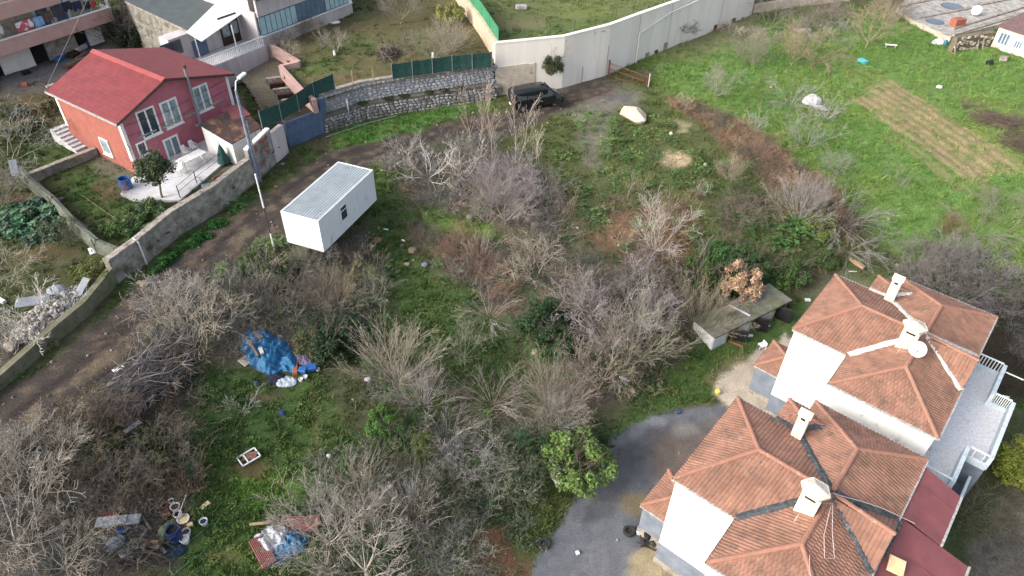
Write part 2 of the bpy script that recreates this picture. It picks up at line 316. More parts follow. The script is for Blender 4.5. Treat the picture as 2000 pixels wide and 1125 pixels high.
def paint(x, y, z):
    px, py, _ = project(x, y, z)
    n1 = fbm(x * .5, y * .5, 5); n2 = fbm(x * .5 + 90, y * .5 + 31, 5)
    n3 = fbm(x * 1.7 + 9, y * 1.7, 4); n4 = fbm(x * .18 + 3, y * .18 + 8, 3)
    wx = px + (n1 - .5) * 46; wy = py + (n2 - .5) * 34
    base = np.clip((n1 - .5) * 4 + .5, 0, 1)[..., None]
    c = base * np.array(A(86, 112, 56)) + (1 - base) * np.array(A(104, 100, 74))
    for poly, soft, col, st in PAINT:
        mm = poly_mask(wx, wy, poly, soft); mm = (mm * mm * (3 - 2 * mm) * st)[..., None]
        c = c * (1 - mm) + np.array(A(*col)) * mm
    # broad patches of brownish and yellowish sward
    g = np.clip((c[..., 1] - c[..., 0] * 1.15) / .06, 0, 1)[..., None]
    pa = np.clip((n4 - .5) * 5 + .2, 0, 1)[..., None] * g * .45; c = c * (1 - pa) + c * np.array([1.35, 1.12, 1.0]) * pa
    pb = np.clip((n3 - .56) * 6, 0, 1)[..., None] * g * .45; c = c * (1 - pb) + np.array(A(124, 112, 78)) * pb
    for tr, wd, col in ((TRACK1, 8, (76, 70, 70)), (TRACK2, 9, (80, 73, 71))):
        t = np.array([(a, b) for a, b in tr], float); d = seg_dist(wx * .6 + px * .4, wy * .6 + py * .4, t)
        mm = (np.clip(1 - d / (wd * 2.1), 0, 1) * .75)[..., None]; c = c * (1 - mm) + np.array(A(*col)) * mm
    rm = poly_mask(px, py, ROAD, 20)
    mm = (np.clip((n3 - .52) * 7, 0, 1) * rm * .6)[..., None]; c = c * (1 - mm) + np.array(A(146, 124, 102)) * mm
    dc = seg_dist(x + (n1 - .5) * .5, y + (n2 - .5) * .5, _rc); mm = (np.exp(-((dc - .85) / .24) ** 2) * .6 * np.clip(n3 * 2, .5, 1) * (poly_mask(px, py, ROAD, 10)))[..., None]; c = c * (1 - mm) + np.array(A(64, 58, 56)) * mm
    mm = (np.exp(-(dc / .3) ** 2) * .4 * np.clip((n3 - .4) * 5, 0, 1))[..., None]; c = c * (1 - mm) + np.array(A(120, 116, 84)) * mm
    # tilled strips
    fx = (x - TILL[0]) * TILL[2] + (y - TILL[1]) * TILL[3]; fy = -(x - TILL[0]) * TILL[3] + (y - TILL[1]) * TILL[2]
    L = TILL[4]
    tm = 0
    for off, wd, s0, s1, st in ((1.2, 1.75, .5, L, 1), (-1.7, 1.75, 1.5, L - 1, 1), (-4.3, .7, 8, L + 2, .5), (-.25, .3, 2, L, .8)):
        o2 = off + (n1 - .5) * .9
        a = np.clip((wd - np.abs(fy - o2)) / .3, 0, 1) * np.clip((fx - s0 + (n2 - .5) * 3) / 1.0, 0, 1) * np.clip((s1 - fx + (n2 - .5) * 6) / 2.5, 0, 1) * st * np.clip(.72 + (n3 - .4) * 2, .2, 1); tm = np.maximum(tm, a)
    ridge = .5 + .5 * np.sin(fy * 6.5 + n3 * 3)
    tc = ridge[..., None] * np.array(A(182, 164, 118)) + (1 - ridge[..., None]) * np.array(A(146, 134, 92)); c = c * (1 - tm[..., None]) + tc * tm[..., None]
    c = c * (.78 + .44 * n3[..., None]) * (.85 + .3 * fbm(x * 5, y * 5, 3)[..., None])
    return c
_t0 = P(1690, 165, 0); _t1 = P(1975, 360, -.8); _tl = math.hypot(_t1[0] - _t0[0], _t1[1] - _t0[1])
TILL = (_t0[0], _t0[1], (_t1[0] - _t0[0]) / _tl, (_t1[1] - _t0[1]) / _tl, _tl)
MG = mat('ground_soil_and_turf', (1.12, 1.12, 1.12), (.5, .5, .48), rough=.95, scale=7, detail=12, bump=.8, bscale=14, attr=('col', 'GEOMETRY'), spec=.1, cut=(.3, .7))
MGR = mat('gravel', (1.3, 1.28, 1.24), (.72, .71, .7), rough=.9, scale=11, detail=10, bump=.5, bscale=26, attr=('col', 'GEOMETRY'), spec=.25, cut=(.3, .72))
def axis_coords(lo, hi, step, far):
    a = np.arange(lo, hi + step / 2, step); g = []; d = step; p = hi
    while p < far: d *= 1.35; p += d; g.append(p)
    h = []; d = step; p = lo
    while p > -far: d *= 1.35; p -= d; h.append(p)
    return np.array(h[::-1] + list(a) + g)
X = axis_coords(-62, 66, .25, 1500); Y = axis_coords(12, 96, .25, 1500)
XX, YY = np.meshgrid(X, Y); ZZ = terr(XX, YY); CCOL = paint(XX, YY, ZZ)
ZZ = ZZ + (fbm(XX * 3.1, YY * 3.1, 2) - .5) * .05
ny, nx = XX.shape
def grid_obj(name, mask, matx, XX=XX, YY=YY, ZZ=ZZ, CC=CCOL):
    ny, nx = XX.shape; idx = np.arange(ny * nx).reshape(ny, nx)
    q = np.stack([idx[:-1, :-1], idx[:-1, 1:], idx[1:, 1:], idx[1:, :-1]], -1)[mask]
    used, inv = np.unique(q.ravel(), return_inverse=True); q = inv.reshape(-1, 4)
    v = np.stack([XX.ravel()[used], YY.ravel()[used], ZZ.ravel()[used]], -1)
    me = bpy.data.meshes.new(name); me.vertices.add(len(v)); me.vertices.foreach_set('co', v.ravel().astype(np.float32))
    me.loops.add(q.size); me.loops.foreach_set('vertex_index', q.ravel().astype(np.int32))
    me.polygons.add(len(q)); me.polygons.foreach_set('loop_start', np.arange(0, q.size, 4, dtype=np.int32))
    me.polygons.foreach_set('use_smooth', np.ones(len(q), bool)); me.update(calc_edges=True); me.validate()
    at = me.color_attributes.new('col', 'FLOAT_COLOR', 'POINT'); c = np.ones((len(v), 4), np.float32); c[:, :3] = CC.reshape(-1, 3)[used]
    at.data.foreach_set('color', c.ravel()); me.materials.append(matx)
    o = bpy.data.objects.new(name, me); COL.objects.link(o); return struct(o)
cxm = (XX[:-1, :-1] + XX[1:, 1:]) / 2; cym = (YY[:-1, :-1] + YY[1:, 1:]) / 2; czm = (ZZ[:-1, :-1] + ZZ[1:, 1:]) / 2
cpx, cpy, cd = project(cxm, cym, czm); vis = cd > 1
mr = in_poly(cpx, cpy, ROAD) & vis; md = in_poly(cpx, cpy, DRIVE) & vis & ~mr; mp_ = in_poly(cpx, cpy, PAD) & vis & ~mr & ~md
fxc = (cxm - TILL[0]) * TILL[2] + (cym - TILL[1]) * TILL[3]; fyc = -(cxm - TILL[0]) * TILL[3] + (cym - TILL[1]) * TILL[2]
mt = (fxc > 0) & (fxc < TILL[4] + 1) & (fyc > -3) & (fyc < 2.6) & ~mr & ~md & ~mp_
grid_obj('dirt_road', mr, MG); grid_obj('gravel_driveway', md, MGR); grid_obj('concrete_yard', mp_, MGR); grid_obj('vegetable_bed', mt, MG)
grid_obj('ground', ~(mr | md | mp_ | mt), MG)
# ---------------------------------------------------------------- raised terraces (own sheets)
def terrace(name, poly_xyz, ctrl, base_rgb, ops, step=.25, matx=None, amp=.12, step_noise=1.0):
    poly = [(p[0], p[1]) for p in poly_xyz]; f = tps([tuple(c) for c in ctrl])
    xs = np.arange(min(p[0] for p in poly), max(p[0] for p in poly) + step, step); ys = np.arange(min(p[1] for p in poly), max(p[1] for p in poly) + step, step)
    X2, Y2 = np.meshgrid(xs, ys); zf = lambda x, y: f(x, y) + (fbm(x * .8 + 4, y * .8, 3) - .5) * amp
    Z2 = zf(X2, Y2); px, py, _ = project(X2, Y2, Z2)
    n1 = fbm(X2 * .6, Y2 * .6, 4); n2 = fbm(X2 * .6 + 40, Y2 * .6, 4); n3 = fbm(X2 * 2, Y2 * 2, 4)
    c = np.ones(X2.shape + (3,)) * np.array(A(*base_rgb)); wx = px + (n1 - .5) * 34; wy = py + (n2 - .5) * 26
    for poly_, soft, col, st in ops:
        mm = poly_mask(wx, wy, poly_, soft); mm = (mm * st)[..., None]; c = c * (1 - mm) + np.array(A(*col)) * mm
    pb = np.clip((n3 - .52) * 5, 0, 1)[..., None] * .4 * step_noise; c = c * (1 - pb) + np.array(A(128, 112, 82)) * pb
    c = c * (.8 + .4 * n3[..., None])
    cx = (X2[:-1, :-1] + X2[1:, 1:]) / 2; cy = (Y2[:-1, :-1] + Y2[1:, 1:]) / 2
    o = grid_obj(name, in_poly(cx, cy, poly), matx or MG, X2, Y2, Z2, c)
    return o, zf
# left garden behind the road wall
WALLP = [(0, 765, 0), (67, 710, 0), (127, 660, 0), (180, 617, 0), (233, 557, 0), (287, 520, 0), (353, 463, 0), (433, 413, 0), (500, 360, 0)]
wl = [P(*p)[:2] for p in WALLP]
_d0 = (wl[0] - wl[1]); _d0 = _d0 / np.hypot(*_d0); wl = [wl[0] + _d0 * 9] + wl
gate_l = P(565, 300, 0)[:2]
wl_in = [w_ + np.array([-.15, .05]) for w_ in wl]
LG, lg_f = terrace('left_garden', [tuple(q) for q in wl_in] + [(-18.6, 51.5), (-19.5, 53.2), (-21.5, 57), (-24, 62), (-27, 66), (-30, 75), (-34, 84), (-90, 84), (-90, 12), (wl_in[0][0], 12)],
    [tuple(wl[0]) + (.2,), tuple(wl[1]) + (.3,), tuple(wl[4]) + (.55,), tuple(wl[5]) + (.9,), tuple(wl[6]) + (1.0,), tuple(wl[8]) + (1.1,), tuple(P(120, 560, .7)), tuple(P(20, 680, .4)), tuple(P(60, 440, .9)), tuple(P(250, 340, 1.0)), tuple(P(30, 300, 1.0)), (-30, 50, 1.1), (-24, 52, 1.1), (-40, 62, 1.0), (-34, 66, 1.0), (-26, 60, 1.1), (-60, 60, 1), (-60, 30, .6), (-40, 80, 1.2), (-22, 50, 1.1), (-80, 40, .8)],
    (86, 98, 54), [
    ([(0, 150), (210, 80), (240, 110), (90, 180), (0, 200)], 8, (138, 132, 138), .95), ([(0, 175), (100, 170), (140, 240), (100, 260), (0, 260)], 16, (98, 92, 66), .8), (ell(60, 215, 60, 24), 14, (112, 92, 62), .7),
    ([(60, 250), (140, 260), (160, 310), (90, 350), (40, 330)], 14, (80, 104, 48), .9), ([(130, 345), (230, 330), (260, 400), (190, 430), (150, 400)], 12, (74, 112, 44), .9), (ell(40, 395, 50, 14), 10, (118, 86, 64), .8),
    (ell(90, 495, 60, 14), 10, (108, 84, 62), .7), (ell(150, 540, 70, 40), 20, (96, 96, 62), .7), ([(0, 640), (180, 560), (200, 600), (0, 730)], 18, (96, 88, 76), .9), (ell(10, 670, 60, 40), 16, (88, 78, 70), .8),
    ([(270, 200), (480, 180), (470, 330), (330, 390), (240, 380), (180, 320)], 8, (150, 140, 128), .5)], step_noise=.6)
lgf = lambda x, y: lg_f(x, y)
# stone wall line + garden on top
SW = [(635, 260), (717, 233), (800, 219), (883, 207), (967, 193)]
sw = [P(a, b, 0)[:2] for a, b in SW]
ctr = P(969, 190, 0)[:2]
wwl = [P(*p)[:2] for p in ((967, 187, 0), (1030, 180, 0), (1097, 172, 0), (1183, 147, 0), (1240, 123, 0), (1313, 92, .1), (1367, 70, .2), (1467, 30, .3))]
WH = 4.95
wleft = [P(967, 82, WH)[:2], P(935, 32, WH)[:2], P(905, -6, WH)[:2], P(860, -70, WH)[:2]]
bung_p0 = P(690, 28, 3.)[:2]; bdir = np.array([math.cos(R_(55.6)), math.sin(R_(55.6))])
BG, bg_f = terrace('upper_lawn', [tuple(q + np.array([-.1, .25])) for q in sw] + [tuple(wleft[0] + [-.05, 0]), tuple(wleft[1]), tuple(wleft[2]), tuple(wleft[3]), tuple(wleft[3] + [0, 25]), (-40, 125), (-30, 95), tuple(bung_p0), tuple(bung_p0 - bdir * 9.5), tuple(P(530, 88, 3.0)[:2]), tuple(P(590, 128, 3.)[:2]), tuple(P(547, 134, 3.)[:2]), tuple(P(620, 195, 2.9)[:2])],
    [(-16.2, 55.3, 2.8), (-13, 58, 2.95), (-5.8, 60.8, 3.05), (-2, 62.5, 3.1), (-10, 66, 3.1), (-17, 75, 3.1), (-24, 67.5, 3.0), (-8, 75, 3.3), (-4, 70, 3.2), (-10, 90, 3.6), (-2, 90, 3.6)],
    (112, 108, 70), [([(560, 80), (700, 60), (860, 100), (800, 110), (640, 110)], 16, (132, 122, 88), .6), (ell(690, 90, 90, 22), 14, (90, 116, 56), .7), (ell(620, 135, 60, 20), 12, (92, 122, 54), .75), (ell(830, 85, 40, 20), 12, (96, 118, 56), .5), (ell(700, 20, 30, 20), 12, (74, 110, 58), .6), (ell(640, 160, 60, 14), 8, (134, 110, 84), .5), (ell(870, 70, 40, 30), 14, (128, 116, 90), .5)], step_noise=1.3)
# yard between the gate and the bungalow
YD, yd_f = terrace('yard', [tuple(P(568, 283, 0)[:2]), tuple(P(632, 262, 0)[:2]), tuple(P(640, 215, 1.)[:2]), tuple(P(560, 135, 2.)[:2]), tuple(P(520, 92, 2.)[:2]), tuple(P(445, 120, 2)[:2]), (-27, 64.6), (-23.5, 59.5), (-20.6, 54.2)],
    [tuple(P(568, 283, .05)), tuple(P(632, 262, .05)), tuple(P(600, 230, .6)), tuple(P(520, 210, 1.2)), tuple(P(480, 190, 1.5)), tuple(P(560, 140, 1.9)), tuple(P(470, 135, 1.9)), tuple(P(420, 150, 1.8))],
    (140, 132, 112), [(ell(500, 210, 40, 14), 10, (128, 104, 82), .5), (ell(560, 240, 40, 20), 10, (120, 98, 76), .5)], step_noise=.25)
# raised field behind the white wall
FD, fd_f = terrace('raised_field', [tuple(q + np.array([-.1, .3])) for q in wwl] + [(wwl[-1][0] + 20, 120), (wwl[-1][0], 150), (-25, 150), tuple(wleft[3] + [.2, 0]), tuple(wleft[2] + [.2, 0]), tuple(wleft[1] + [.25, 0]), tuple(wleft[0] + [.3, .3])],
    [tuple(q) + (4.55,) for q in wwl] + [(0, 80, 4.6), (10, 90, 4.7), (-5, 110, 5), (30, 110, 5), (30, 95, 4.8)],
    (122, 136, 78), [([(960, 60), (1060, 55), (1200, 35), (1220, 45), (1000, 78)], 8, (98, 128, 60), .9), (ell(990, 30, 60, 20), 12, (100, 116, 64), .6), (ell(1010, 45, 50, 12), 10, (150, 132, 104), .5), (ell(1150, 20, 60, 20), 14, (132, 150, 72), .6)], step=.3)
# ---------------------------------------------------------------- scattered stuff through geometry nodes
def stuff(name, pts, cols, scl, idx, protos, label, cat):
    n = len(pts); me = bpy.data.meshes.new(name); me.vertices.add(n); me.vertices.foreach_set('co', np.asarray(pts, np.float32).ravel())
    a = me.attributes.new('tint', 'FLOAT_COLOR', 'POINT'); c = np.ones((n, 4), np.float32); c[:, :3] = cols; a.data.foreach_set('color', c.ravel())
    a = me.attributes.new('scl', 'FLOAT', 'POINT'); a.data.foreach_set('value', np.asarray(scl, np.float32))
    a = me.attributes.new('idx', 'INT', 'POINT'); a.data.foreach_set('value', np.asarray(idx, np.int32))
    a = me.attributes.new('rot', 'FLOAT_VECTOR', 'POINT'); r = np.zeros((n, 3), np.float32); rs = np.random.RandomState(n % 999)
    r[:, 2] = rs.rand(n) * 6.28; r[:, :2] = (rs.rand(n, 2) - .5) * .5; a.data.foreach_set('vector', r.ravel())
    me.update(); o = bpy.data.objects.new(name, me); COL.objects.link(o); o['kind'] = 'stuff'; o['label'] = label; o['category'] = cat
    cl = bpy.data.collections.new(name + '_pieces')
    for i, (pv, pf, mt_) in enumerate(protos):
        pm = bpy.data.meshes.new(name + '_piece'); pm.from_pydata(pv, [], pf); pm.materials.append(mt_); po = bpy.data.objects.new('%s_piece_%02d' % (name, i), pm); cl.objects.link(po)
    ng = bpy.data.node_groups.new(name, 'GeometryNodeTree'); ng.interface.new_socket('Geometry', in_out='INPUT', socket_type='NodeSocketGeometry'); ng.interface.new_socket('Geometry', in_out='OUTPUT', socket_type='NodeSocketGeometry')
    N = ng.nodes; L = ng.links; gi = N.new('NodeGroupInput'); go = N.new('NodeGroupOutput'); ip = N.new('GeometryNodeInstanceOnPoints'); ci = N.new('GeometryNodeCollectionInfo')
    ci.inputs[0].default_value = cl; ci.inputs['Separate Children'].default_value = True; ci.inputs['Reset Children'].default_value = True; ip.inputs['Pick Instance'].default_value = True
    def na(nm, t):
        x = N.new('GeometryNodeInputNamedAttribute'); x.data_type = t; x.inputs[0].default_value = nm; return [s_ for s_ in x.outputs if s_.enabled][0]
    L.new(gi.outputs[0], ip.inputs['Points']); L.new(ci.outputs[0], ip.inputs['Instance']); L.new(na('idx', 'INT'), ip.inputs['Instance Index'])
    L.new(na('rot', 'FLOAT_VECTOR'), ip.inputs['Rotation']); L.new(na('scl', 'FLOAT'), ip.inputs['Scale']); L.new(ip.outputs[0], go.inputs[0])
    md_ = o.modifiers.new('scatter', 'NODES'); md_.node_group = ng
    return o
MTI = mat('blade_tinted', (1, 1, 1), (.7, .72, .7), rough=.85, scale=3, bump=0, attr=('tint', 'INSTANCER'), spec=.15)
def p_tuft(seed, n=16, h=.13, w_=.022, sp=.15):
    r = random.Random(seed); v = []; f = []
    for _ in range(n):
        a = r.random() * 6.28; d = r.random() ** .5 * sp; x, y = d * math.cos(a), d * math.sin(a); b = r.random() * 6.28; hh = h * (.5 + r.random()); lx = (r.random() - .5) * hh * 1.4; ly = (r.random() - .5) * hh * 1.4
        i = len(v); ww = w_ * (.6 + r.random()); v += [(x - math.cos(b) * ww, y - math.sin(b) * ww, -.02), (x + math.cos(b) * ww, y + math.sin(b) * ww, -.02), (x + lx, y + ly, hh)]; f.append((i, i + 1, i + 2))
    return v, f, MTI
def p_leaf(seed, n=14, s_=.06, sp=.2, h=.16):
    r = random.Random(seed); v = []; f = []
    for _ in range(n):
        a = r.random() * 6.28; d = r.random() ** .5 * sp; x, y, z = d * math.cos(a), d * math.sin(a), r.random() * h; b = r.random() * 6.28; t = (r.random() - .3) * .8; q = s_ * (.6 + .8 * r.random()); cb, sb = math.cos(b), math.sin(b)
        i = len(v); v += [(x, y, z), (x + cb * q - sb * q * .5, y + sb * q + cb * q * .5, z + t * q * .5), (x + cb * q * 2, y + sb * q * 2, z + t * q * .8), (x + cb * q + sb * q * .5, y + sb * q - cb * q * .5, z + t * q * .5)]; f.append((i, i + 1, i + 2, i + 3))
    return v, f, MTI
def p_twig(seed, n=26, L=.5, sp=.35, h=.4, w_=.009):
    r = random.Random(seed); v = []; f = []
    for _ in range(n):
        a = r.random() * 6.28; d = r.random() ** .5 * sp; p = Vector((d * math.cos(a), d * math.sin(a), r.random() * h * .5)); b = r.random() * 6.28; el = r.random() * 1.1 - .1
        for k in range(2):
            dr = Vector((math.cos(b) * math.cos(el), math.sin(b) * math.cos(el), math.sin(el))); q = p + dr * L * (.25 + .4 * r.random()); sd2 = dr.cross(Vector((0, 0, 1))).normalized() * w_; up = dr.cross(sd2).normalized() * w_
            i = len(v); v += [tuple(p - sd2), tuple(p + sd2), tuple(p + up * 1.5), tuple(q)]; f += [(i, i + 1, i + 3), (i + 1, i + 2, i + 3), (i + 2, i, i + 3)]
            p = q; b += (r.random() - .5) * 1.6; el -= r.random() * .7
    return v, f, MTI
# candidate points over the visible ground
rs = np.random.RandomState(3)
def cand(n, x0=-58, x1=62, y0=13, y1=94):
    # denser close to the camera so that the density per pixel stays even
    y = y0 + (y1 - y0) * rs.rand(n) ** 1.25; x = x0 + (x1 - x0) * rs.rand(n); return x, y
BED = [(1660, 160), (1725, 148), (1985, 325), (2010, 400), (1905, 372), (1770, 270)]
BLOCK = [ROAD, DRIVE, PAD, [(1490, 640), (1640, 530), (1950, 600), (1990, 720), (1960, 960), (1890, 1125), (1240, 1125), (1240, 1000), (1320, 900), (1440, 780)]]
SWP = [(a, b) for a, b, *_ in [(0, 765), (67, 710), (127, 660), (180, 617), (233, 557), (287, 520), (353, 463), (433, 413), (500, 360), (565, 300), (635, 260), (717, 233), (883, 207), (967, 193), (1097, 172), (1183, 147), (1240, 123), (1367, 70), (1467, 30)]]
UPPER = SWP + [(1500, -60), (-100, -60), (-100, 800)]
def on_free(px, py, blk=BLOCK):
    k = np.ones(px.shape, bool)
    for b in blk: k &= ~in_poly(px, py, b)
    return k & ~in_poly(px, py, UPPER)
def zpix(x, y): z = terr(x, y); px, py, _ = project(x, y, z); return z, px, py
# grass and weeds everywhere the ground is green
x, y = cand(300000); z, px, py = zpix(x, y); k = (px > -60) & (px < 2060) & (py > -40) & (py < 1180) & on_free(px, py); x, y, z, px, py = [a[k] for a in (x, y, z, px, py)]
gc = paint(x, y, z); green = np.clip((gc[:, 1] / (gc[:, 0] + 1e-4) - 1.02) / .4, 0, 1); cl_ = fbm(x * 1.4, y * 1.4, 3)
keep = rs.rand(len(x)) < (.05 + .95 * green) * np.clip(.25 + (cl_ - .35) * 3, .1, 1); x, y, z, gc = x[keep], y[keep], z[keep], gc[keep]
tn = gc * (1.0 + .55 * rs.rand(len(x), 1)) * np.stack([1 + .25 * (rs.rand(len(x)) - .3), np.ones(len(x)), np.ones(len(x)) * .9], -1)
protos = [p_tuft(1), p_tuft(2, 20, .10), p_tuft(3, 12, .2, .02, .2), p_leaf(4), p_leaf(5, 12, .045, .25, .08)]
stuff('grass', np.stack([x, y, z - .01], -1), tn, .7 + rs.rand(len(x)) ** 2 * 1.1, rs.choice(5, len(x), p=[.3, .3, .12, .14, .14]), protos, 'short green winter grass and weeds over the slopes and the field', 'grass')
# the same tufts on the raised gardens
TG = []
for f_, (x0, x1, y0, y1), obj_, n_ in ((lg_f, (-58, -20, 20, 84), LG, 45000), (bg_f, (-30, 0, 54, 100), BG, 26000), (fd_f, (-8, 30, 62, 100), FD, 20000)):
    x = x0 + (x1 - x0) * rs.rand(n_); y = y0 + (y1 - y0) * rs.rand(n_); z = f_(x, y); px, py, _ = project(x, y, z)
    co = np.zeros(len(obj_.data.vertices) * 3, np.float32); obj_.data.vertices.foreach_get('co', co); co = co.reshape(-1, 3)
    cc = np.zeros(len(co) * 4, np.float32); obj_.data.color_attributes['col'].data.foreach_get('color', cc); cc = cc.reshape(-1, 4)[:, :3]
    gx = np.round(co[:, 0] / .3).astype(int); gy = np.round(co[:, 1] / .3).astype(int); dct = {}
    for i_, (a_, b_) in enumerate(zip(gx.tolist(), gy.tolist())): dct[(a_, b_)] = i_
    ii = np.array([dct.get((a_, b_), -1) for a_, b_ in zip(np.round(x / .3).astype(int).tolist(), np.round(y / .3).astype(int).tolist())])
    ok = (ii >= 0) & (px > -60) & (px < 2060) & (py > -60)
    x, y, z, c_ = x[ok], y[ok], z[ok], cc[ii[ok]]; gg = np.clip((c_[:, 1] / (c_[:, 0] + 1e-4) - .98) / .3, 0, 1); kk = rs.rand(len(x)) < (.12 + .8 * gg) * np.clip((fbm(x, y, 3) - .3) * 3, .15, 1)
    TG.append((x[kk], y[kk], z[kk], c_[kk]))
x, y, z, gc = [np.concatenate([t[i_] for t in TG]) for i_ in range(4)]
stuff('garden_grass', np.stack([x, y, z - .01], -1), gc * (.8 + .7 * rs.rand(len(x), 1)), .7 + rs.rand(len(x)) ** 2, rs.choice(5, len(x), p=[.3, .3, .12, .14, .14]), protos, 'rough grass on the walled gardens and the raised field', 'grass')
# twiggy undergrowth
SCRUBZ = [([(330, 600), (430, 500), (560, 500), (740, 500), (760, 560), (720, 640), (620, 700), (420, 700), (330, 700)], (128, 116, 104), 1.0, .9),
 ([(120, 830), (320, 650), (400, 720), (380, 860), (400, 960), (330, 1010), (150, 960), (0, 960), (-40, 900)], (100, 88, 76), 1.0, .95),
 ([(-60, 900), (300, 930), (330, 1000), (250, 1160), (-60, 1180)], (112, 104, 96), .9, .8),
 ([(600, 900), (720, 860), (1060, 860), (1040, 1000), (990, 1160), (600, 1180)], (118, 112, 98), 1.0, .8),
 ([(690, 700), (980, 730), (1120, 820), (1080, 880), (820, 880), (700, 800)], (124, 114, 100), .8, .45),
 ([(760, 310), (930, 270), (1010, 300), (1090, 400), (1090, 470), (960, 440), (820, 400), (760, 350)], (138, 124, 118), 1.0, .9),
 ([(850, 470), (960, 480), (1120, 480), (1200, 540), (1330, 600), (1340, 700), (1220, 800), (1130, 790), (1040, 640), (960, 600), (890, 540)], (124, 106, 96), 1.0, .8),
 ([(1100, 370), (1290, 380), (1480, 370), (1680, 430), (1700, 500), (1560, 560), (1400, 540), (1330, 620), (1240, 500), (1120, 430)], (134, 114, 92), .8, .5),
 ([(1300, 190), (1345, 192), (1480, 262), (1600, 350), (1680, 440), (1650, 450), (1500, 360), (1390, 262)], (142, 116, 94), .85, 2.2),
 ([(1100, 250), (1300, 260), (1330, 360), (1120, 350)], (120, 116, 84), .6, .2), ([(1300, 0), (1500, 60), (1640, 20), (1700, 90), (1480, 90), (1380, 60)], (150, 138, 124), .7, .4),
 ([(1700, 480), (1960, 480), (2040, 560), (2040, 760), (1940, 640), (1760, 560)], (120, 108, 104), .9, .6), ([(1900, 200), (2040, 260), (2040, 310), (1930, 250), (1880, 212)], (124, 104, 92), .8, .9),
 ([(1860, 900), (1990, 880), (2040, 1160), (1880, 1160)], (112, 106, 88), .7, .3)]
def scrub(name, n, size, protos, zones, label, cat, dark=1.0, seed=5):
    rr = np.random.RandomState(seed); PX = []; CO = []; SC = []
    for poly, col, sc, dens in zones:
        xs_ = [p[0] for p in poly]; ys_ = [p[1] for p in poly]; q = [G(a, b) for a, b in poly]; bx = (min(p.x for p in q), max(p.x for p in q)); by = (min(p.y for p in q), max(p.y for p in q)); m_ = int(n * dens * (bx[1] - bx[0]) * (by[1] - by[0]))
        xx = bx[0] + (bx[1] - bx[0]) * rr.rand(m_); yy = by[0] + (by[1] - by[0]) * rr.rand(m_); zz, ax, ay = zpix(xx, yy)
        n1 = fbm(xx * .7 + seed, yy * .7, 3); k_ = in_poly(ax + (n1 - .5) * 50, ay + (n1 - .5) * 40, poly) & on_free(ax, ay) & (rr.rand(m_) < np.clip((n1 - .36) * 5, .12, 1))
        xx, yy, zz = xx[k_], yy[k_], zz[k_]; hue = fbm(xx * .5 + 50, yy * .5, 3)[:, None]
        c = np.array(A(*col)) * (1 + (hue - .5) * np.array([1.1, .5, .3])) * (.6 + .9 * rr.rand(len(xx), 1)) * dark
        PX.append(np.stack([xx, yy, zz - .03], -1)); CO.append(c); SC.append(size * sc * (.6 + .9 * rr.rand(len(xx))))
    PX = np.concatenate(PX); CO = np.concatenate(CO); SC = np.concatenate(SC)
    return stuff(name, PX, CO * 1.35 * np.array([.91, 1.0, 1.0]), SC, rr.randint(0, len(protos), len(PX)), protos, label, cat)
scrub('undergrowth', 8, 1.0, [p_twig(11, 26, .5, .35, .4, .011), p_twig(12, 30, .6, .35, .4, .011), p_twig(13, 22, .75, .3, .65, .012), p_twig(14, 34, .4, .4, .25, .01)], SCRUBZ, 'tangled brown brambles and twigs covering the middle of the slope', 'undergrowth')
THZ = [(p_, c_, s_, d_) for p_, c_, s_, d_ in SCRUBZ]
scrub('leaf_litter', 5.0, 1.0, [p_leaf(21, 16, .035, .3, .04), p_leaf(22, 20, .03, .35, .03)], [(p, (150, 116, 88), 1, d) for p, c_, s_, d in SCRUBZ], 'dead brown leaves lying between the brambles', 'leaf litter', seed=8)
LEAFZ = [([(700, 500), (860, 500), (1000, 640), (1120, 720), (1120, 860), (820, 860), (700, 700)], (76, 102, 54), .8, .35), ([(600, 860), (1060, 860), (1020, 1160), (620, 1160)], (80, 98, 56), .8, .3), ([(350, 500), (740, 500), (740, 640), (400, 700)], (78, 98, 56), .8, .25), ([(900, 400), (1200, 400), (1340, 600), (1300, 760), (1180, 780), (1000, 600)], (72, 96, 54), .9, .25), ([(1080, 300), (1480, 300), (1680, 440), (1560, 520), (1300, 480), (1120, 420)], (92, 118, 58), .9, .35), ([(1020, 600), (1100, 590), (1130, 680), (1060, 680), (1010, 640)], (62, 88, 50), 1.3, 1.0), ([(620, 600), (700, 590), (700, 700), (640, 720), (600, 670)], (52, 74, 46), 1.2, 1.0), ([(420, 490), (560, 470), (590, 520), (560, 570), (430, 580)], (100, 118, 62), 1.0, .5),
 ([(200, 830), (330, 820), (340, 940), (240, 960), (160, 900)], (78, 84, 44), 1.0, .55), ([(1340, 470), (1600, 430), (1640, 500), (1560, 560), (1420, 590), (1350, 560)], (72, 104, 50), 1.3, .8), ([(700, 830), (900, 820), (920, 900), (760, 900)], (70, 96, 46), 1.0, .5),
 ([(1000, 880), (1060, 860), (1050, 960), (980, 1000)], (58, 80, 46), 1.2, .7), ([(1100, 220), (1300, 230), (1360, 330), (1150, 330)], (98, 124, 56), .9, .4), ([(860, 920), (960, 900), (960, 1000), (860, 1010)], (66, 86, 48), 1.1, .5), ([(300, 540), (420, 440), (500, 385), (520, 400), (420, 470), (310, 560), (250, 590)], (64, 120, 40), .9, .6), ([(1180, 640), (1300, 640), (1280, 760), (1180, 780)], (92, 100, 66), 1.1, .5), ([(1100, 850), (1200, 830), (1210, 880), (1130, 900)], (52, 72, 40), 1.2, .9)]
scrub('low_green_weeds', 6.0, 1.5, [p_leaf(31, 24, .07, .32, .3), p_leaf(32, 30, .05, .35, .25), p_leaf(33, 18, .09, .3, .35)], LEAFZ, 'dark green ivy, nettles and weeds growing among the brambles', 'weeds', seed=12)
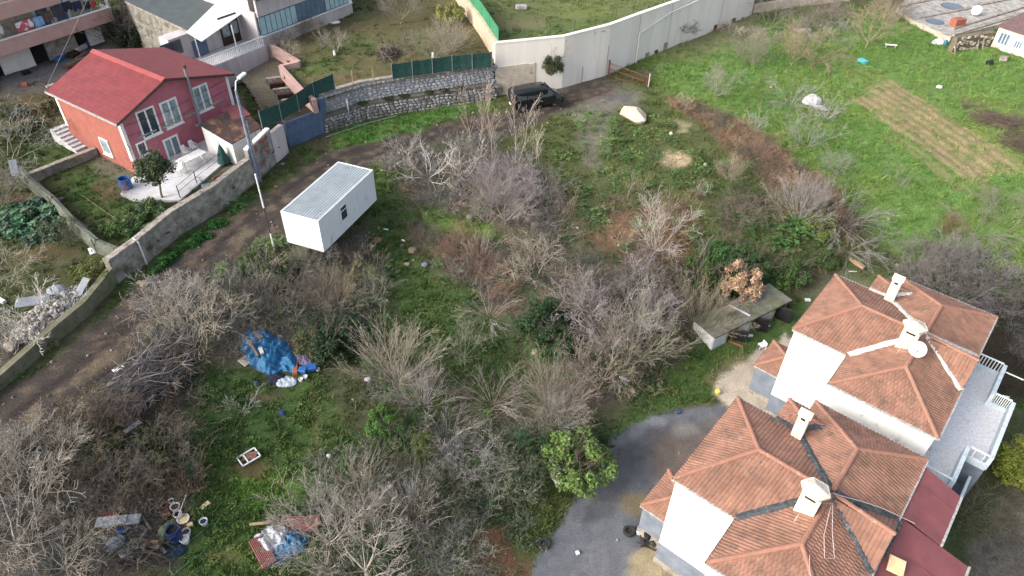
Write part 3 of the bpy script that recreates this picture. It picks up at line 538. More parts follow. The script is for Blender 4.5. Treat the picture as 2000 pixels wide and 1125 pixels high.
# small stones and crumbs on the road edges
def p_stone(seed):
    r = random.Random(seed); v = []; 
    for k in range(6):
        a = k * 1.047 + r.random() * .5; d = .05 * (.7 + .6 * r.random()); v.append((d * math.cos(a), d * math.sin(a), 0))
    for k in range(6): v.append((v[k][0] * .6, v[k][1] * .6, .05 * (.6 + .6 * r.random())))
    return v, [tuple(range(6, 12))] + [(k, (k + 1) % 6, 6 + (k + 1) % 6, 6 + k) for k in range(6)], MTI
x, y = cand(90000); z, px, py = zpix(x, y); dr = seg_dist(x, y, _rc); dens = np.exp(-((dr - 1.9) / .5) ** 2) * .22 + (dr < 1.7) * .03 + .008 + .3 * in_poly(px, py, ell(1190, 440, 90, 40)) + .5 * in_poly(px, py, ell(830, 500, 60, 40)) * .6 + .6 * in_poly(px, py, ell(700, 460, 50, 30))
k = (rs.rand(len(x)) < dens) & (px > -50) & (px < 2050) & ~in_poly(px, py, UPPER) & ~in_poly(px, py, BLOCK[3]); x, y, z = x[k], y[k], z[k]; g_ = rs.rand(len(x), 1)
stuff('gravel_stones', np.stack([x, y, z], -1), (g_ * np.array(A(190, 182, 170)) + (1 - g_) * np.array(A(110, 98, 86))), .5 + rs.rand(len(x)) ** 3 * 2.2, rs.randint(0, 3, len(x)), [p_stone(1), p_stone(2), p_stone(3)], 'loose pebbles and small stones along the dirt road and slope', 'pebbles')
# ================================================================ MATERIALS FOR BUILT THINGS
M = {}
M['white_wall'] = mat('white_render', A(236, 236, 232, .82), A(222, 222, 218, .8), rough=.85, scale=.8, bump=.06, dirt=A(150, 150, 146), dirt_amt=.12, dscale=1.2)
M['grey_paint'] = mat('grey_paint', A(128, 138, 152, .75), A(108, 118, 132, .75), rough=.8, scale=1.5, bump=.06)
M['plinth'] = mat('cement_plinth', A(190, 180, 168), A(140, 134, 124), rough=.95, scale=3, bump=.3)
M['tile'] = mat('clay_tile', A(190, 136, 110, .57), A(158, 113, 92, .54), rough=.85, scale=.9, bump=.2, bscale=30, island=.1, dirt=A(122, 100, 84), dirt_amt=.4, dscale=1.7)
M['ridge'] = mat('clay_ridge_tile', A(198, 137, 110, .55), A(176, 124, 102, .54), rough=.85, scale=3, bump=.2, island=.15, dirt=A(205, 190, 170), dirt_amt=.15, dscale=3)
M['red_sheet'] = mat('maroon_sheet', A(156, 86, 88, .6), A(138, 76, 80, .6), rough=.6, scale=1.2, bump=.06, dirt=A(120, 74, 70), dirt_amt=.2)
M['flash_white'] = mat('white_mortar', A(236, 230, 218, .75), A(190, 182, 170), rough=.9, scale=6, bump=.3)
M['flash_dark'] = mat('bitumen_flashing', A(92, 100, 106), A(58, 62, 66), rough=.7, scale=6, bump=.3, dirt=A(170, 170, 168), dirt_amt=.25, dscale=5)
M['chimney'] = mat('chimney_render', A(232, 222, 204, .78), A(200, 188, 168, .7), rough=.9, scale=3, bump=.2, dirt=A(120, 104, 84), dirt_amt=.2, dscale=5)
M['dark'] = mat('dark_opening', A(40, 40, 44), A(26, 26, 30), rough=.9, bump=0)
M['gutter'] = mat('gutter_metal', A(214, 214, 210), A(150, 150, 148), rough=.5, scale=8, bump=0)
M['gutter_dark'] = mat('gutter_dark_metal', A(88, 84, 82), A(66, 62, 60), rough=.5, scale=8, bump=0)  # darker metal for some gutters and the barge boards
M['terrace'] = mat('terrace_mosaic', A(222, 224, 228, .85), A(196, 198, 204, .8), rough=.85, scale=9, bump=.1, dirt=A(126, 106, 88), dirt_amt=.1, dscale=.8)
M['parapet'] = mat('parapet_paint', A(208, 222, 230, .78), A(186, 200, 212, .75), rough=.8, scale=3, bump=.1)
M['concrete'] = mat('concrete', A(196, 192, 184, .68), A(150, 146, 140), rough=.95, scale=2.5, bump=.25, dirt=A(110, 104, 94), dirt_amt=.3, dscale=1.2)
M['concrete_light'] = mat('pale_concrete_wall', A(238, 232, 222, .84), A(228, 221, 210, .82), rough=.9, scale=1.0, bump=.08, streak=True, dirt=A(204, 194, 178, .8), dirt_amt=.14, dscale=.8)
M['concrete_tan'] = mat('tan_render', A(214, 202, 184, .7), A(190, 176, 156, .7), rough=.92, scale=2, bump=.2, dirt=A(150, 126, 100), dirt_amt=.25, dscale=1)
M['beige_wall'] = mat('beige_wall', A(216, 196, 168, .7), A(190, 170, 142, .7), rough=.92, scale=1.4, bump=.15, streak=True, dirt=A(140, 116, 90), dirt_amt=.25, dscale=1)
M['old_wall'] = mat('weathered_render_wall', A(176, 170, 160, .7), A(128, 126, 116), rough=.95, scale=1.6, bump=.35, dirt=A(84, 92, 60), dirt_amt=.42, dscale=.9)
M['coping'] = mat('coping_concrete', A(186, 176, 164, .7), A(140, 132, 120), rough=.95, scale=4, bump=.3, dirt=A(96, 90, 76), dirt_amt=.4, dscale=1.4)
M['stone'] = mat('grey_fieldstone', A(196, 196, 198, .66), A(158, 160, 164, .64), rough=.9, scale=5, bump=.3, island=0, tint=True)
M['mortar_pale'] = mat('pale_mortar_bed', A(170, 170, 172), A(150, 150, 152), rough=.95, scale=4, bump=.3)
M['mortar'] = mat('mortar_bed', A(128, 122, 112), A(96, 92, 84), rough=.95, scale=4, bump=.3, dirt=A(66, 78, 44), dirt_amt=.35, dscale=1.2)
M['cabin'] = mat('cabin_panel', A(226, 232, 234, .8), A(216, 224, 228, .8), rough=.5, scale=1, bump=.02, dirt=A(180, 186, 186), dirt_amt=.1)
M['cabin_roof'] = mat('cabin_roof_sheet', A(200, 208, 212, .74), A(186, 196, 202, .72), rough=.5, scale=1.4, bump=.03, vec_scale=(1, 1, 1), dirt=A(112, 116, 116), dirt_amt=.04, dscale=1.2, metal=.1)
M['white_metal'] = mat('white_metal', A(236, 240, 240, .8), A(220, 224, 226, .8), rough=.45, scale=2, bump=0)
M['glass_dark'] = mat('window_glass_dark', A(72, 84, 100), A(48, 56, 70), rough=.08, scale=.8, bump=0, spec=.6)
M['glass_cyan'] = mat('glass_with_curtain', A(190, 222, 230, .7), A(168, 204, 214, .7), rough=.15, scale=2, bump=0, spec=.6)
M['glass_grey'] = mat('window_glass_grey', A(120, 148, 170, .6), A(98, 124, 146, .6), rough=.1, scale=1.6, bump=0, spec=.6)
M['curtain'] = mat('glass_over_curtain', A(176, 196, 200, .6), A(128, 150, 160, .6), rough=.15, scale=3, bump=0, spec=.6)
M['house_red'] = mat('red_roof_sheet', A(172, 64, 68, .46), A(152, 56, 62, .44), rough=.55, scale=1.4, bump=.05, dirt=A(150, 84, 74), dirt_amt=.2, dscale=2)
M['house_ridge'] = mat('ridge_cap_red', A(204, 88, 82, .48), A(186, 80, 76, .46), rough=.5, scale=3, bump=.03)
M['pink'] = mat('raspberry_paint', A(196, 108, 124, .74), A(184, 98, 114, .72), rough=.85, scale=2, bump=.08, dirt=A(170, 120, 120), dirt_amt=.12, dscale=1.8)
M['salmon'] = mat('raspberry_paint_warm_lit', A(204, 118, 100, .5), A(192, 106, 92, .48), rough=.85, scale=2, bump=.08)  # raspberry house paint with warm light from the left put into its colour
M['pale_pink'] = mat('pale_pink_paint', A(212, 202, 202, .7), A(196, 186, 188, .68), rough=.88, scale=1.3, bump=.08, streak=True, dirt=A(176, 164, 160), dirt_amt=.2)
M['balcony'] = mat('salmon_balcony_paint', A(214, 172, 162, .72), A(206, 160, 152, .7), rough=.88, scale=1.3, bump=.06)
M['pink_kerb'] = mat('pink_render_kerb', A(206, 168, 160, .68), A(184, 144, 138, .66), rough=.9, scale=3, bump=.15)
M['rust_roof'] = mat('rusty_roof_sheet', A(98, 72, 68), A(76, 58, 56), rough=.85, scale=2.5, bump=.3, dirt=A(176, 126, 84), dirt_amt=.42, dscale=1.1)
M['rust'] = mat('rusty_iron', A(138, 84, 58), A(98, 70, 58), rough=.85, scale=8, bump=.2)
M['brick_red'] = mat('old_red_brick', A(196, 112, 80), A(160, 90, 68), rough=.9, scale=3, bump=.2)
M['net'] = mat('dark_green_netting', A(44, 98, 92, .6), A(34, 78, 72, .6), rough=.8, scale=6, bump=.3, bscale=60)
M['net_bright'] = mat('bright_green_netting', A(58, 158, 112, .65), A(46, 132, 92, .6), rough=.8, scale=6, bump=.3, bscale=50)
M['gate_blue'] = mat('blue_sheet_steel', A(96, 122, 158, .65), A(82, 106, 140, .65), rough=.55, scale=1.5, bump=.04, dirt=A(120, 128, 140), dirt_amt=.15)
M['grey_roof'] = mat('grey_green_sheet', A(88, 98, 98, .7), A(78, 86, 88, .7), rough=.7, scale=1.2, bump=.05)
M['wood_dark'] = mat('dark_brown_wood', A(84, 52, 44), A(62, 38, 32), rough=.5, scale=6, bump=.05)
M['wood'] = mat('weathered_wood', A(150, 132, 112), A(112, 98, 84), rough=.9, scale=8, bump=.25)
M['wood_new'] = mat('sawn_wood', A(206, 172, 124), A(170, 134, 92), rough=.8, scale=8, bump=.15)
M['black'] = mat('black_car_paint', (.008, .009, .011), (.007, .008, .01), rough=.12, bump=0, spec=.6)
M['car_glass'] = mat('tinted_car_glass', (.02, .025, .03), rough=.05, bump=0, spec=.8)
M['rubber'] = mat('rubber', (.02, .02, .021), (.03, .03, .03), rough=.8, scale=6, bump=.1)
M['alloy'] = mat('alloy_rim', (.35, .36, .37), rough=.3, bump=0, metal=.8)
M['tarp'] = mat('blue_tarpaulin', A(30, 136, 190, .62), A(16, 96, 150, .6), rough=.5, scale=4, bump=.9, bscale=5)
M['blue_plastic'] = mat('blue_plastic', A(40, 112, 190, .7), A(34, 96, 170, .7), rough=.4, bump=0)
M['blue_dark'] = mat('dark_blue_plastic', A(40, 66, 128, .7), A(30, 52, 104, .7), rough=.4, bump=0)
M['white_plastic'] = mat('white_plastic', A(232, 232, 230, .8), A(212, 212, 210, .78), rough=.45, scale=4, bump=.02)
M['cloth'] = mat('tinted_cloth', (.8, .8, .8), (.6, .6, .6), rough=.9, scale=5, bump=.3, tint=True)
M['tinted'] = mat('tinted_matte', (.8, .8, .8), (.58, .58, .58), rough=.8, scale=6, bump=.15, tint=True)
M['galv'] = mat('galvanised_steel', A(170, 176, 184), A(140, 148, 158), rough=.5, scale=5, bump=.05, metal=.3)
M['pole_conc'] = mat('blue_grey_pole', A(150, 162, 186, .65), A(120, 132, 158, .6), rough=.8, scale=6, bump=.1)
M['boulder'] = mat('pale_boulder_rock', A(222, 206, 186, .72), A(196, 170, 146, .7), rough=.95, scale=1.6, bump=.5, dirt=A(168, 128, 100), dirt_amt=.25, dscale=1.4)
M['rubble'] = mat('rubble_stone', (.8, .8, .8), (.55, .53, .5), rough=.95, scale=6, bump=.3, tint=True)
M['foil'] = mat('silver_foil', A(200, 206, 220, .8), A(140, 150, 170, .7), rough=.3, scale=14, bump=.5, metal=.6)
M['foam'] = mat('yellow_insulation_board', A(234, 208, 156, .78), A(222, 194, 140, .75), rough=.9, scale=3, bump=.05)
M['moss'] = mat('mossy_concrete', A(108, 114, 74), A(140, 134, 116), rough=.95, scale=2.2, bump=.4)
M['shed_roof'] = mat('mossy_roof_slab', A(140, 138, 130), A(112, 112, 98), rough=.95, scale=2, bump=.3, dirt=A(100, 108, 60), dirt_amt=.62, dscale=1.1)
M['wire'] = mat('cable', A(70, 70, 74), rough=.6, bump=0)
M['wire_pale'] = mat('pale_cable', A(216, 196, 190), rough=.6, bump=0)
M['cream'] = mat('cream_wall', A(244, 240, 216, .8), A(232, 224, 196, .78), rough=.9, scale=1.2, bump=.08, dirt=A(204, 172, 120), dirt_amt=.15)
M['brown_tile'] = mat('old_brown_roof', A(132, 104, 104), A(104, 82, 84), rough=.9, scale=5, bump=.4, bscale=12)
M['patio'] = mat('pale_patio', A(214, 214, 218, .74), A(196, 194, 196, .7), rough=.85, scale=2, bump=.1)
def V3(q, z): return Vector((q[0], q[1], z))
# ================================================================ VILLAS
UDEG = -39.5
UU = np.array([math.cos(R_(UDEG)), math.sin(R_(UDEG))]); VV = np.array([math.sin(R_(UDEG)), -math.cos(R_(UDEG))])
EZ, RZ = 3.0, 4.0
# blocks: (u0,u1,v0,v1, axis, hip at start, hip at end, ridge rise)
BLK = [(0, 5.75, -6.2, 0, 'u', 2.36, 0, 1.0), (3.05, 8.3, -3.0, 2.6, 'v', 0, 2.55, 1.0), (3.05, 8.3, -8.5, -3.0, 'v', 2.5, 0, 1.0), (5.7, 8.34, -4.4, -1.25, 'u', 0, 0, 1.0), (2.0, 5.0, -7.8, -6.1, 'u', .8, 0, .34)]
def slopes(b):
    u0, u1, v0, v1, ax, hs, he, rise = b; z = EZ; out = []
    if ax == 'u':
        c = (v0 + v1) / 2; a = (u0 + hs, c, z + rise); e = (u1 - he, c, z + rise)
        out.append(((u0, v1, z), (u1, v1, z), e, a)); out.append(((u1, v0, z), (u0, v0, z), a, e))
        if hs: out.append(((u0, v0, z), (u0, v1, z), a, a))
        if he: out.append(((u1, v1, z), (u1, v0, z), e, e))
    else:
        c = (u0 + u1) / 2; a = (c, v0 + hs, z + rise); e = (c, v1 - he, z + rise)
        out.append(((u0, v0, z), (u0, v1, z), e, a)); out.append(((u1, v1, z), (u1, v0, z), a, e))
        if hs: out.append(((u1, v0, z), (u0, v0, z), a, a))
        if he: out.append(((u0, v1, z), (u1, v1, z), e, e))
    return out
def plane_z(s, u, v):
    a, b, c = [np.array(s[i], float) for i in (0, 1, 2)]; n = np.cross(b - a, c - a); return a[2] - (n[0] * (u - a[0]) + n[1] * (v - a[1])) / n[2]
def roof_z(b, u, v):
    if not (b[0] - .01 <= u <= b[1] + .01 and b[2] - .01 <= v <= b[3] + .01): return -99
    return min(plane_z(s, u, v) for s in slopes(b))
def add_tile(mb, p, side, up, nrm, wd, ln, r):
    # a half-round clay tile, lower edge lifted over the course below
    h = .024; j = (r.random() - .5) * .012
    def q(a, t, hh): return tuple(p + side * a + up * t + nrm * hh)
    lo = .022 + j; hi = .004 + j * .3; i = len(mb.v)
    mb.v += [q(-wd / 2, -.03, lo), q(-wd * .22, -.03, lo + h), q(wd * .12, -.03, lo + h), q(wd / 2, -.03, lo * .6),
             q(-wd / 2, ln, hi), q(-wd * .22, ln, hi + h * .8), q(wd * .12, ln, hi + h * .8), q(wd / 2, ln, hi * .6)]
    mb.f += [(i, i + 1, i + 5, i + 4), (i + 1, i + 2, i + 6, i + 5), (i + 2, i + 3, i + 7, i + 6), (i, i + 3, i + 2, i + 1)]
def tile_slope(mb, s, W, blocks, me_b, keep=lambda u, v: True, wd=.17, ln=.27, seed=0):
    r = random.Random(seed); a, b, c, d = [Vector(q) for q in s]; side = (b - a).normalized(); nrm = (b - a).cross(c - a).normalized()
    if nrm.z < 0: nrm = -nrm
    up = nrm.cross(side).normalized()
    if up.z < 0: up = -up
    H = (c - a).dot(up); Lb = (b - a).length; la = (d - a).dot(side); lb = (c - a).dot(side); t = 0.0; row = 0
    while t < H - .05:
        x0 = la * (t + ln / 2) / H; x1 = Lb + (lb - Lb) * (t + ln / 2) / H; x = x0 + wd / 2 + (0 if la > .01 else 0)
        n = int((x1 - x0) / wd)
        for k in range(n + 1):
            xx = x0 + wd * (k + .5) if k < n else x1 - wd / 2
            if xx > x1: continue
            p = a + side * xx + up * t; cu = p + up * ln / 2
            if any(bb is not me_b and roof_z(bb, cu.x, cu.y) > cu.z + .02 for bb in blocks) or not keep(cu.x, cu.y): continue
            add_tile(mb, Vector(W(p)), *[Vector(W(p + e)) - Vector(W(p)) for e in (side, up)], Vector(W(p + nrm)) - Vector(W(p)), wd, min(ln, H - t), r)
        t += ln; row += 1
def cap_line(W, a, b, parent, name='ridge_tile', step=.36, rr=.085, m_=None, lift=.055, cap=140):
    a = Vector(a); b = Vector(b); L = (b - a).length; n = max(1, int(L / step)); d = (b - a) / L
    pa, pb = Vector(W(a)), Vector(W(b)); dw = (pb - pa).normalized(); side = dw.cross(Vector((0, 0, 1))).normalized(); up = side.cross(dw).normalized()
    key = ('cap', m_.name)
    if key not in CAPM:
        mb = MB(); seg = 5
        for k in range(2):
            R0 = rr * (1.08 if k == 0 else .92)
            for j in range(seg + 1):
                an = math.pi * j / seg; mb.v.append((k * (step + .04), math.cos(an) * R0 * 1.25, math.sin(an) * R0))
        for j in range(seg): mb.f.append((j, j + 1, seg + 1 + j + 1, seg + 1 + j))
        mb.f.append(tuple(range(seg + 1)))
        me = bpy.data.meshes.new(name); me.from_pydata(mb.v, [], mb.f); me.materials.append(m_); CAPM[key] = me
    pw = Vector(parent_world(parent))
    for k in range(n):
        o = bpy.data.objects.new(name, CAPM[key]); COL.objects.link(o); o.parent = parent
        q = pa + dw * (L * k / n) + up * (lift - .04 + rnd.uniform(-.008, .008)) - pw
        sc = L / n / step; mx = Matrix((( dw.x * sc, side.x, up.x, q.x), (dw.y * sc, side.y, up.y, q.y), (dw.z * sc, side.z, up.z, q.z), (0, 0, 0, 1)))
        o.matrix_basis = mx
CAPM = {}
def valley(W, pts, parent, m_, wd=.34, name='valley_flashing', lift=.085):
    mb = MB(); pw = [Vector(W(Vector(p))) + Vector((0, 0, lift)) for p in pts]
    n = 14
    for a, b in zip(pw[:-1], pw[1:]):
        d = (b - a); s_ = d.cross(Vector((0, 0, 1))).normalized(); prev = None
        for k in range(n + 1):
            c = a + d * (k / n) + s_ * rnd.uniform(-.02, .02); ww = wd / 2 * rnd.uniform(.82, 1.15)
            cur = (c - s_ * ww, c + s_ * ww, c + Vector((0, 0, .035)))
            if prev: mb.quad(prev[0], cur[0], cur[2], prev[2]); mb.quad(prev[2], cur[2], cur[1], prev[1])
            prev = cur
    return mb.build(name, m_, parent)
def villa(Lpx, label, flash, zg=-4.3, idx=0):
    O = P(Lpx[0], Lpx[1], EZ)
    W = lambda p: (O[0] + UU[0] * p[0] + VV[0] * p[1], O[1] + UU[1] * p[0] + VV[1] * p[1], p[2])
    W2 = lambda u, v: W((u, v, 0))[:2]
    c0 = W((4, -3, zg)); root = thing('villa', label, 'house', c0)
    # walls: inset outline, clockwise in u/v because v points towards the viewer
    out = [(.1, -.1), (3.15, -.1), (3.15, 2.5), (8.2, 2.5), (8.2, -8.4), (3.15, -8.4), (3.15, -7.7), (2.1, -7.7), (2.1, -6.1), (.1, -6.1)]
    pl = [W2(*p) for p in out]
    MB().prism(pl, -2.35, EZ - .02).build('wall', M['white_wall'], root)
    o2 = [(p[0], p[1]) for p in pl]
    MB().prism(o2, -3.7, -2.352).build('painted_base_band', M['grey_paint'], root)
    op = [(.06, -.06), (3.11, -.06), (3.11, 2.54), (8.24, 2.54), (8.24, -8.44), (3.11, -8.44), (3.11, -7.74), (2.06, -7.74), (2.06, -6.14), (.06, -6.14)]
    MB().prism([W2(*p) for p in op], zg - .4, -3.702).build('plinth', M['plinth'], root)
    # roof deck under the tiles
    roof = MB()
    for b in BLK:
        for s in slopes(b):
            q = [W((p[0], p[1], p[2] - .015)) for p in s]
            if s[2] == s[3]: roof.quad(*q[:3])
            else: roof.quad(*q)
    b = BLK[3]; roof.quad(W((b[1] - .01, b[2], EZ)), W((b[1] - .01, b[3], EZ)), W((b[1] - .01, (b[2] + b[3]) / 2, RZ - .03)))
    rf = roof.build('roof', M['tile'], root)
    mb = MB()
    keep = (lambda u, v: True)
    for i, b in enumerate(BLK):
        for j, s in enumerate(slopes(b)): tile_slope(mb, s, W, BLK, b, keep, seed=i * 7 + j + idx * 100)
    mb.build('roof_tiles', M['tile'], rf, kind='stuff')
    # ridges and hips
    A1 = (2.36, -3.1, RZ); J = (5.68, -3.05, RZ); A2 = (5.68, .05, RZ); A3 = (5.68, -6.0, RZ); ER = (8.34, -2.83, RZ)
    for a, c in (((0, 0, EZ), A1), ((0, -6.2, EZ), A1), (A1, J), ((3.05, 2.6, EZ), A2), ((8.3, 2.6, EZ), A2), (A2, J), ((8.3, -8.5, EZ), A3), ((3.05, -8.5, EZ), A3), (A3, J), (J, ER), ((2.0, -7.8, EZ), (2.8, -6.95, EZ + .34)), ((2.8, -6.95, EZ + .34), (4.05, -6.95, EZ + .34))):
        cap_line(W, a, c, rf, m_=M['ridge'])
    for pts in ([(3.05, 0, EZ), J], [J, (8.3, -1.25, EZ)], [J, (8.3, -4.4, EZ)], [J, (3.05, -6.2, EZ)], [(3.05, -6.2, EZ), (2.0, -6.15, EZ + .02)], [(3.05, -6.15, EZ + .08), (4.05, -6.9, EZ + .33)]):
        valley(W, pts, rf, flash)
    # gutters and fascia along the eaves
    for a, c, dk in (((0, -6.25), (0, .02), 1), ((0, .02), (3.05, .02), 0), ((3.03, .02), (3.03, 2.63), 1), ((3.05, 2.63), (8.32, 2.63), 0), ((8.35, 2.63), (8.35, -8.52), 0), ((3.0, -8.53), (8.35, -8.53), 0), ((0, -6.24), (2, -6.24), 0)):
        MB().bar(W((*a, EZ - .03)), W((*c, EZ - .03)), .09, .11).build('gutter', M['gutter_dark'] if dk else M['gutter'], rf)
    # chimneys
    for k, (u, v, zb, zt, big) in enumerate(((3.22, -5.7, EZ + .1, EZ + 1.75, 0), (5.15, -1.75, RZ - .5, RZ + 1.15, 1))):
        sz = .5 if not big else .8
        c = W((u, v, 0)); ch = MB().box((c[0], c[1], zb - .4), sz, sz * .8, zt - zb + .4, R_(UDEG)).build('chimney', M['chimney'], root)
        if big:
            MB().prism([W2(u + .62 * math.cos(a), v + .56 * math.sin(a)) for a in [k2 * math.pi / 3 for k2 in range(6, 0, -1)]], zt, zt + .1).build('chimney_cap', M['chimney'], ch)
            rp = MB(); ring = [Vector(W((u + .56 * math.cos(k2 * math.pi / 3), v + .5 * math.sin(k2 * math.pi / 3), zt + .1))) for k2 in range(6)]; tp = Vector(W((u, v, zt + .34)))
            for k2 in range(6): rp.quad(ring[k2], ring[(k2 + 1) % 6], tp)
            rp.build('chimney_hood', M['chimney'], ch)
            q1, q2 = W((u - .22, v + sz * .4 + .004, zt - .28)), W((u + .22, v + sz * .4 + .004, zt - .28))
            MB().bar(q1, q2, .02, .1).build('flue_slot', M['dark'], ch)
            MB().box((*W2(u + .1, v + .62), RZ - .6), .5, .5, .38, R_(UDEG)).build('chimney_foot', M['flash_white'], ch)
        else:
            rp = MB(); h_ = .3
            for sg in (0,):
                e = [Vector(W((u + a, v + b_, zt))) for a, b_ in ((-.3, -.25), (.3, -.25), (.3, .25), (-.3, .25))]; tp = [Vector(W((u - .3, v, zt + .28))), Vector(W((u + .3, v, zt + .28)))]
                rp.quad(e[0], e[1], tp[1], tp[0]); rp.quad(e[2], e[3], tp[0], tp[1]); rp.quad(e[1], e[2], tp[1]); rp.quad(e[3], e[0], tp[0]); rp.quad(*e)
            rp.build('chimney_hood', M['chimney'], ch)
            MB().bar(W((u - .1, v + sz * .4 + .004, zt - .2)), W((u + .1, v + sz * .4 + .004, zt - .2)), .02, .12).build('flue_slot', M['dark'], ch)
    # single-storey porch with its own small hipped roof on the left
    pz = -1.5; u0, v0, v1 = -1.5, -3.5, -.75
    pr = [W2(u0 + .12, v1 - .1), W2(.09, v1 - .1), W2(.09, v0 + .1), W2(u0 + .12, v0 + .1)]
    MB().prism(pr, zg + .75, pz - .02).build('porch_wall', M['grey_paint'], root)
    MB().prism([W2(u0 + .08, v1 - .06), W2(.09, v1 - .06), W2(.09, v0 + .06), W2(u0 + .08, v0 + .06)], zg - .3, zg + .748).build('porch_plinth', M['plinth'], root)
    prf = MB(); sl_ = [((u0, v1, pz), (.1, v1, pz), (.1, (v0 + v1) / 2, pz + .55), (u0 + 1.3, (v0 + v1) / 2, pz + .55)), ((.1, v0, pz), (u0, v0, pz), (u0 + 1.3, (v0 + v1) / 2, pz + .55), (.1, (v0 + v1) / 2, pz + .55)), ((u0, v0, pz), (u0, v1, pz), (u0 + 1.3, (v0 + v1) / 2, pz + .55), (u0 + 1.3, (v0 + v1) / 2, pz + .55))]
    for s in sl_: prf.quad(*[W((p[0], p[1], p[2] - .015)) for p in (s if s[2] != s[3] else s[:3])])
    po = prf.build('porch_roof', M['tile'], root); mb = MB()
    for j, s in enumerate(sl_): tile_slope(mb, s, W, [], None, seed=77 + j)
    mb.build('porch_roof_tiles', M['tile'], po, kind='stuff')
    cap_line(W, (u0, v1, pz), (u0 + 1.3, (v0 + v1) / 2, pz + .55), po, m_=M['ridge']); cap_line(W, (u0, v0, pz), (u0 + 1.3, (v0 + v1) / 2, pz + .55), po, m_=M['ridge'])
    MB().bar(W((u0, v1 + .03, pz - .03)), W((.1, v1 + .03, pz - .03)), .07, .08).build('gutter', M['gutter'], po)
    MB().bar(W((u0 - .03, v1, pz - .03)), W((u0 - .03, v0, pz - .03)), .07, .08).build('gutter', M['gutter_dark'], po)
    return root, W, W2, rf
VA, WA, WA2, RFA = villa((1548, 643), 'white two-storey villa with hipped clay-tile roof, white valley lines and a paved roof terrace', M['flash_white'], idx=0)
VB, WB, WB2, RFB = villa((1315, 935), 'nearer white villa with hipped clay-tile roof, dark valley lines and a maroon sheet-roofed extension', M['flash_dark'], zg=-4.2, idx=1)
# roof terrace of the upper villa
fl = [(8.2, -7.5), (9.9, -7.5), (9.9, -4.8), (10.9, -4.8), (10.9, -.1), (9.8, -.1), (9.8, 2.6), (7.5, 2.6), (7.5, 3.1), (7.0, 3.1), (7.0, 2.5), (8.2, 2.5)]
fl = [(8.2, -7.5), (9.9, -7.5), (9.9, -4.8), (10.9, -4.8), (10.9, -.1), (9.8, -.1), (9.8, 2.6), (8.2, 2.6)]
flc = [WA2(*p) for p in fl][::-1]
MB().prism(flc, -4.6, -.002).build('terrace_block', M['grey_paint'], VA)
ins = [(8.2, -7.42), (9.82, -7.42), (9.82, -4.72), (10.82, -4.72), (10.82, -.18), (9.72, -.18), (9.72, 2.52), (8.2, 2.52)]
MB().prism([WA2(*p) for p in ins][::-1], 0, .02).build('terrace_floor', M['terrace'], VA)
def wall_run(pts, z0, z1, th, name, m_, parent, W=WA, cop=None):
    for a, b in zip(pts[:-1], pts[1:]):
        mb = MB(); A_ = Vector(W((*a, z0))); B_ = Vector(W((*b, z0))); d = (B_ - A_).normalized() * th * .5; mb.bar(A_ + Vector((0, 0, (z1 - z0) / 2)) - d, B_ + Vector((0, 0, (z1 - z0) / 2)) + d, th, z1 - z0)
        mb.build(name, m_, parent, bevel=.01)
wall_run([(9.85, -7.45), (9.85, -4.78)], .0, .95, .2, 'parapet', M['parapet'], VA)
wall_run([(10.85, -4.72), (10.85, -.2)], .0, .952, .2, 'parapet', M['parapet'], VA)
wall_run([(9.78, -.1), (9.78, 2.5)], .0, .951, .2, 'parapet', M['parapet'], VA)
wall_run([(8.3, 2.55), (9.76, 2.55)], .0, .4, .16, 'parapet', M['parapet'], VA)
wall_run([(9.95, -.1), (10.8, -.1)], .0, .4, .16, 'parapet', M['parapet'], VA); wall_run([(9.95, -4.8), (10.75, -4.8)], .0, .3, .14, 'parapet', M['parapet'], VA); wall_run([(8.3, -7.5), (9.72, -7.5)], .0, .3, .14, 'parapet', M['parapet'], VA)
def railing(a, b, z0, z1, parent, W=WA, n=10, m_=None, name='railing', post=.035):
    m_ = m_ or M['white_metal']; A_ = Vector(W((*a, z0))); B_ = Vector(W((*b, z0))); r_ = MB().bar(A_ + Vector((0, 0, z1 - z0)), B_ + Vector((0, 0, z1 - z0)), .09, .05).build(name, m_, parent)
    for k in range(n):
        p = A_.lerp(B_, (k + .5) / n); MB().bar(p, p + Vector((0, 0, z1 - z0 - .027)), post).build('baluster', m_, r_)
    return r_
railing((8.3, -7.5), (9.75, -7.5), .3, 1.0, VA, n=9); railing((9.95, -4.8), (10.75, -4.8), .3, 1.0, VA, n=8); railing((8.3, 2.55), (9.7, 2.55), .4, 1.0, VA, n=2); railing((9.9, -.1), (10.8, -.1), .4, 1.0, VA, n=2)
# lower balcony on the corner
MB().prism([WA2(*p) for p in [(9.85, -.05), (10.6, -.05), (10.6, 2.1), (9.85, 2.1)]][::-1], -4.6, -1.6).build('balcony_block', M['grey_paint'], VA)
wall_run([(10.55, .1), (10.55, 2.0)], -1.6, -.7, .14, 'balcony_parapet', M['parapet'], VA); wall_run([(9.9, 2.05), (10.5, 2.05)], -1.6, -1.2, .14, 'balcony_parapet', M['parapet'], VA)
MB().bar(WA((9.8, -7.2, .75)), WA((10.9, -7.2, .75)), .05).build('pole', M['white_metal'], VA); MB().bar(WA((9.8, -4.95, .75)), WA((10.6, -5.3, .75)), .05).build('pole', M['white_metal'], VA)
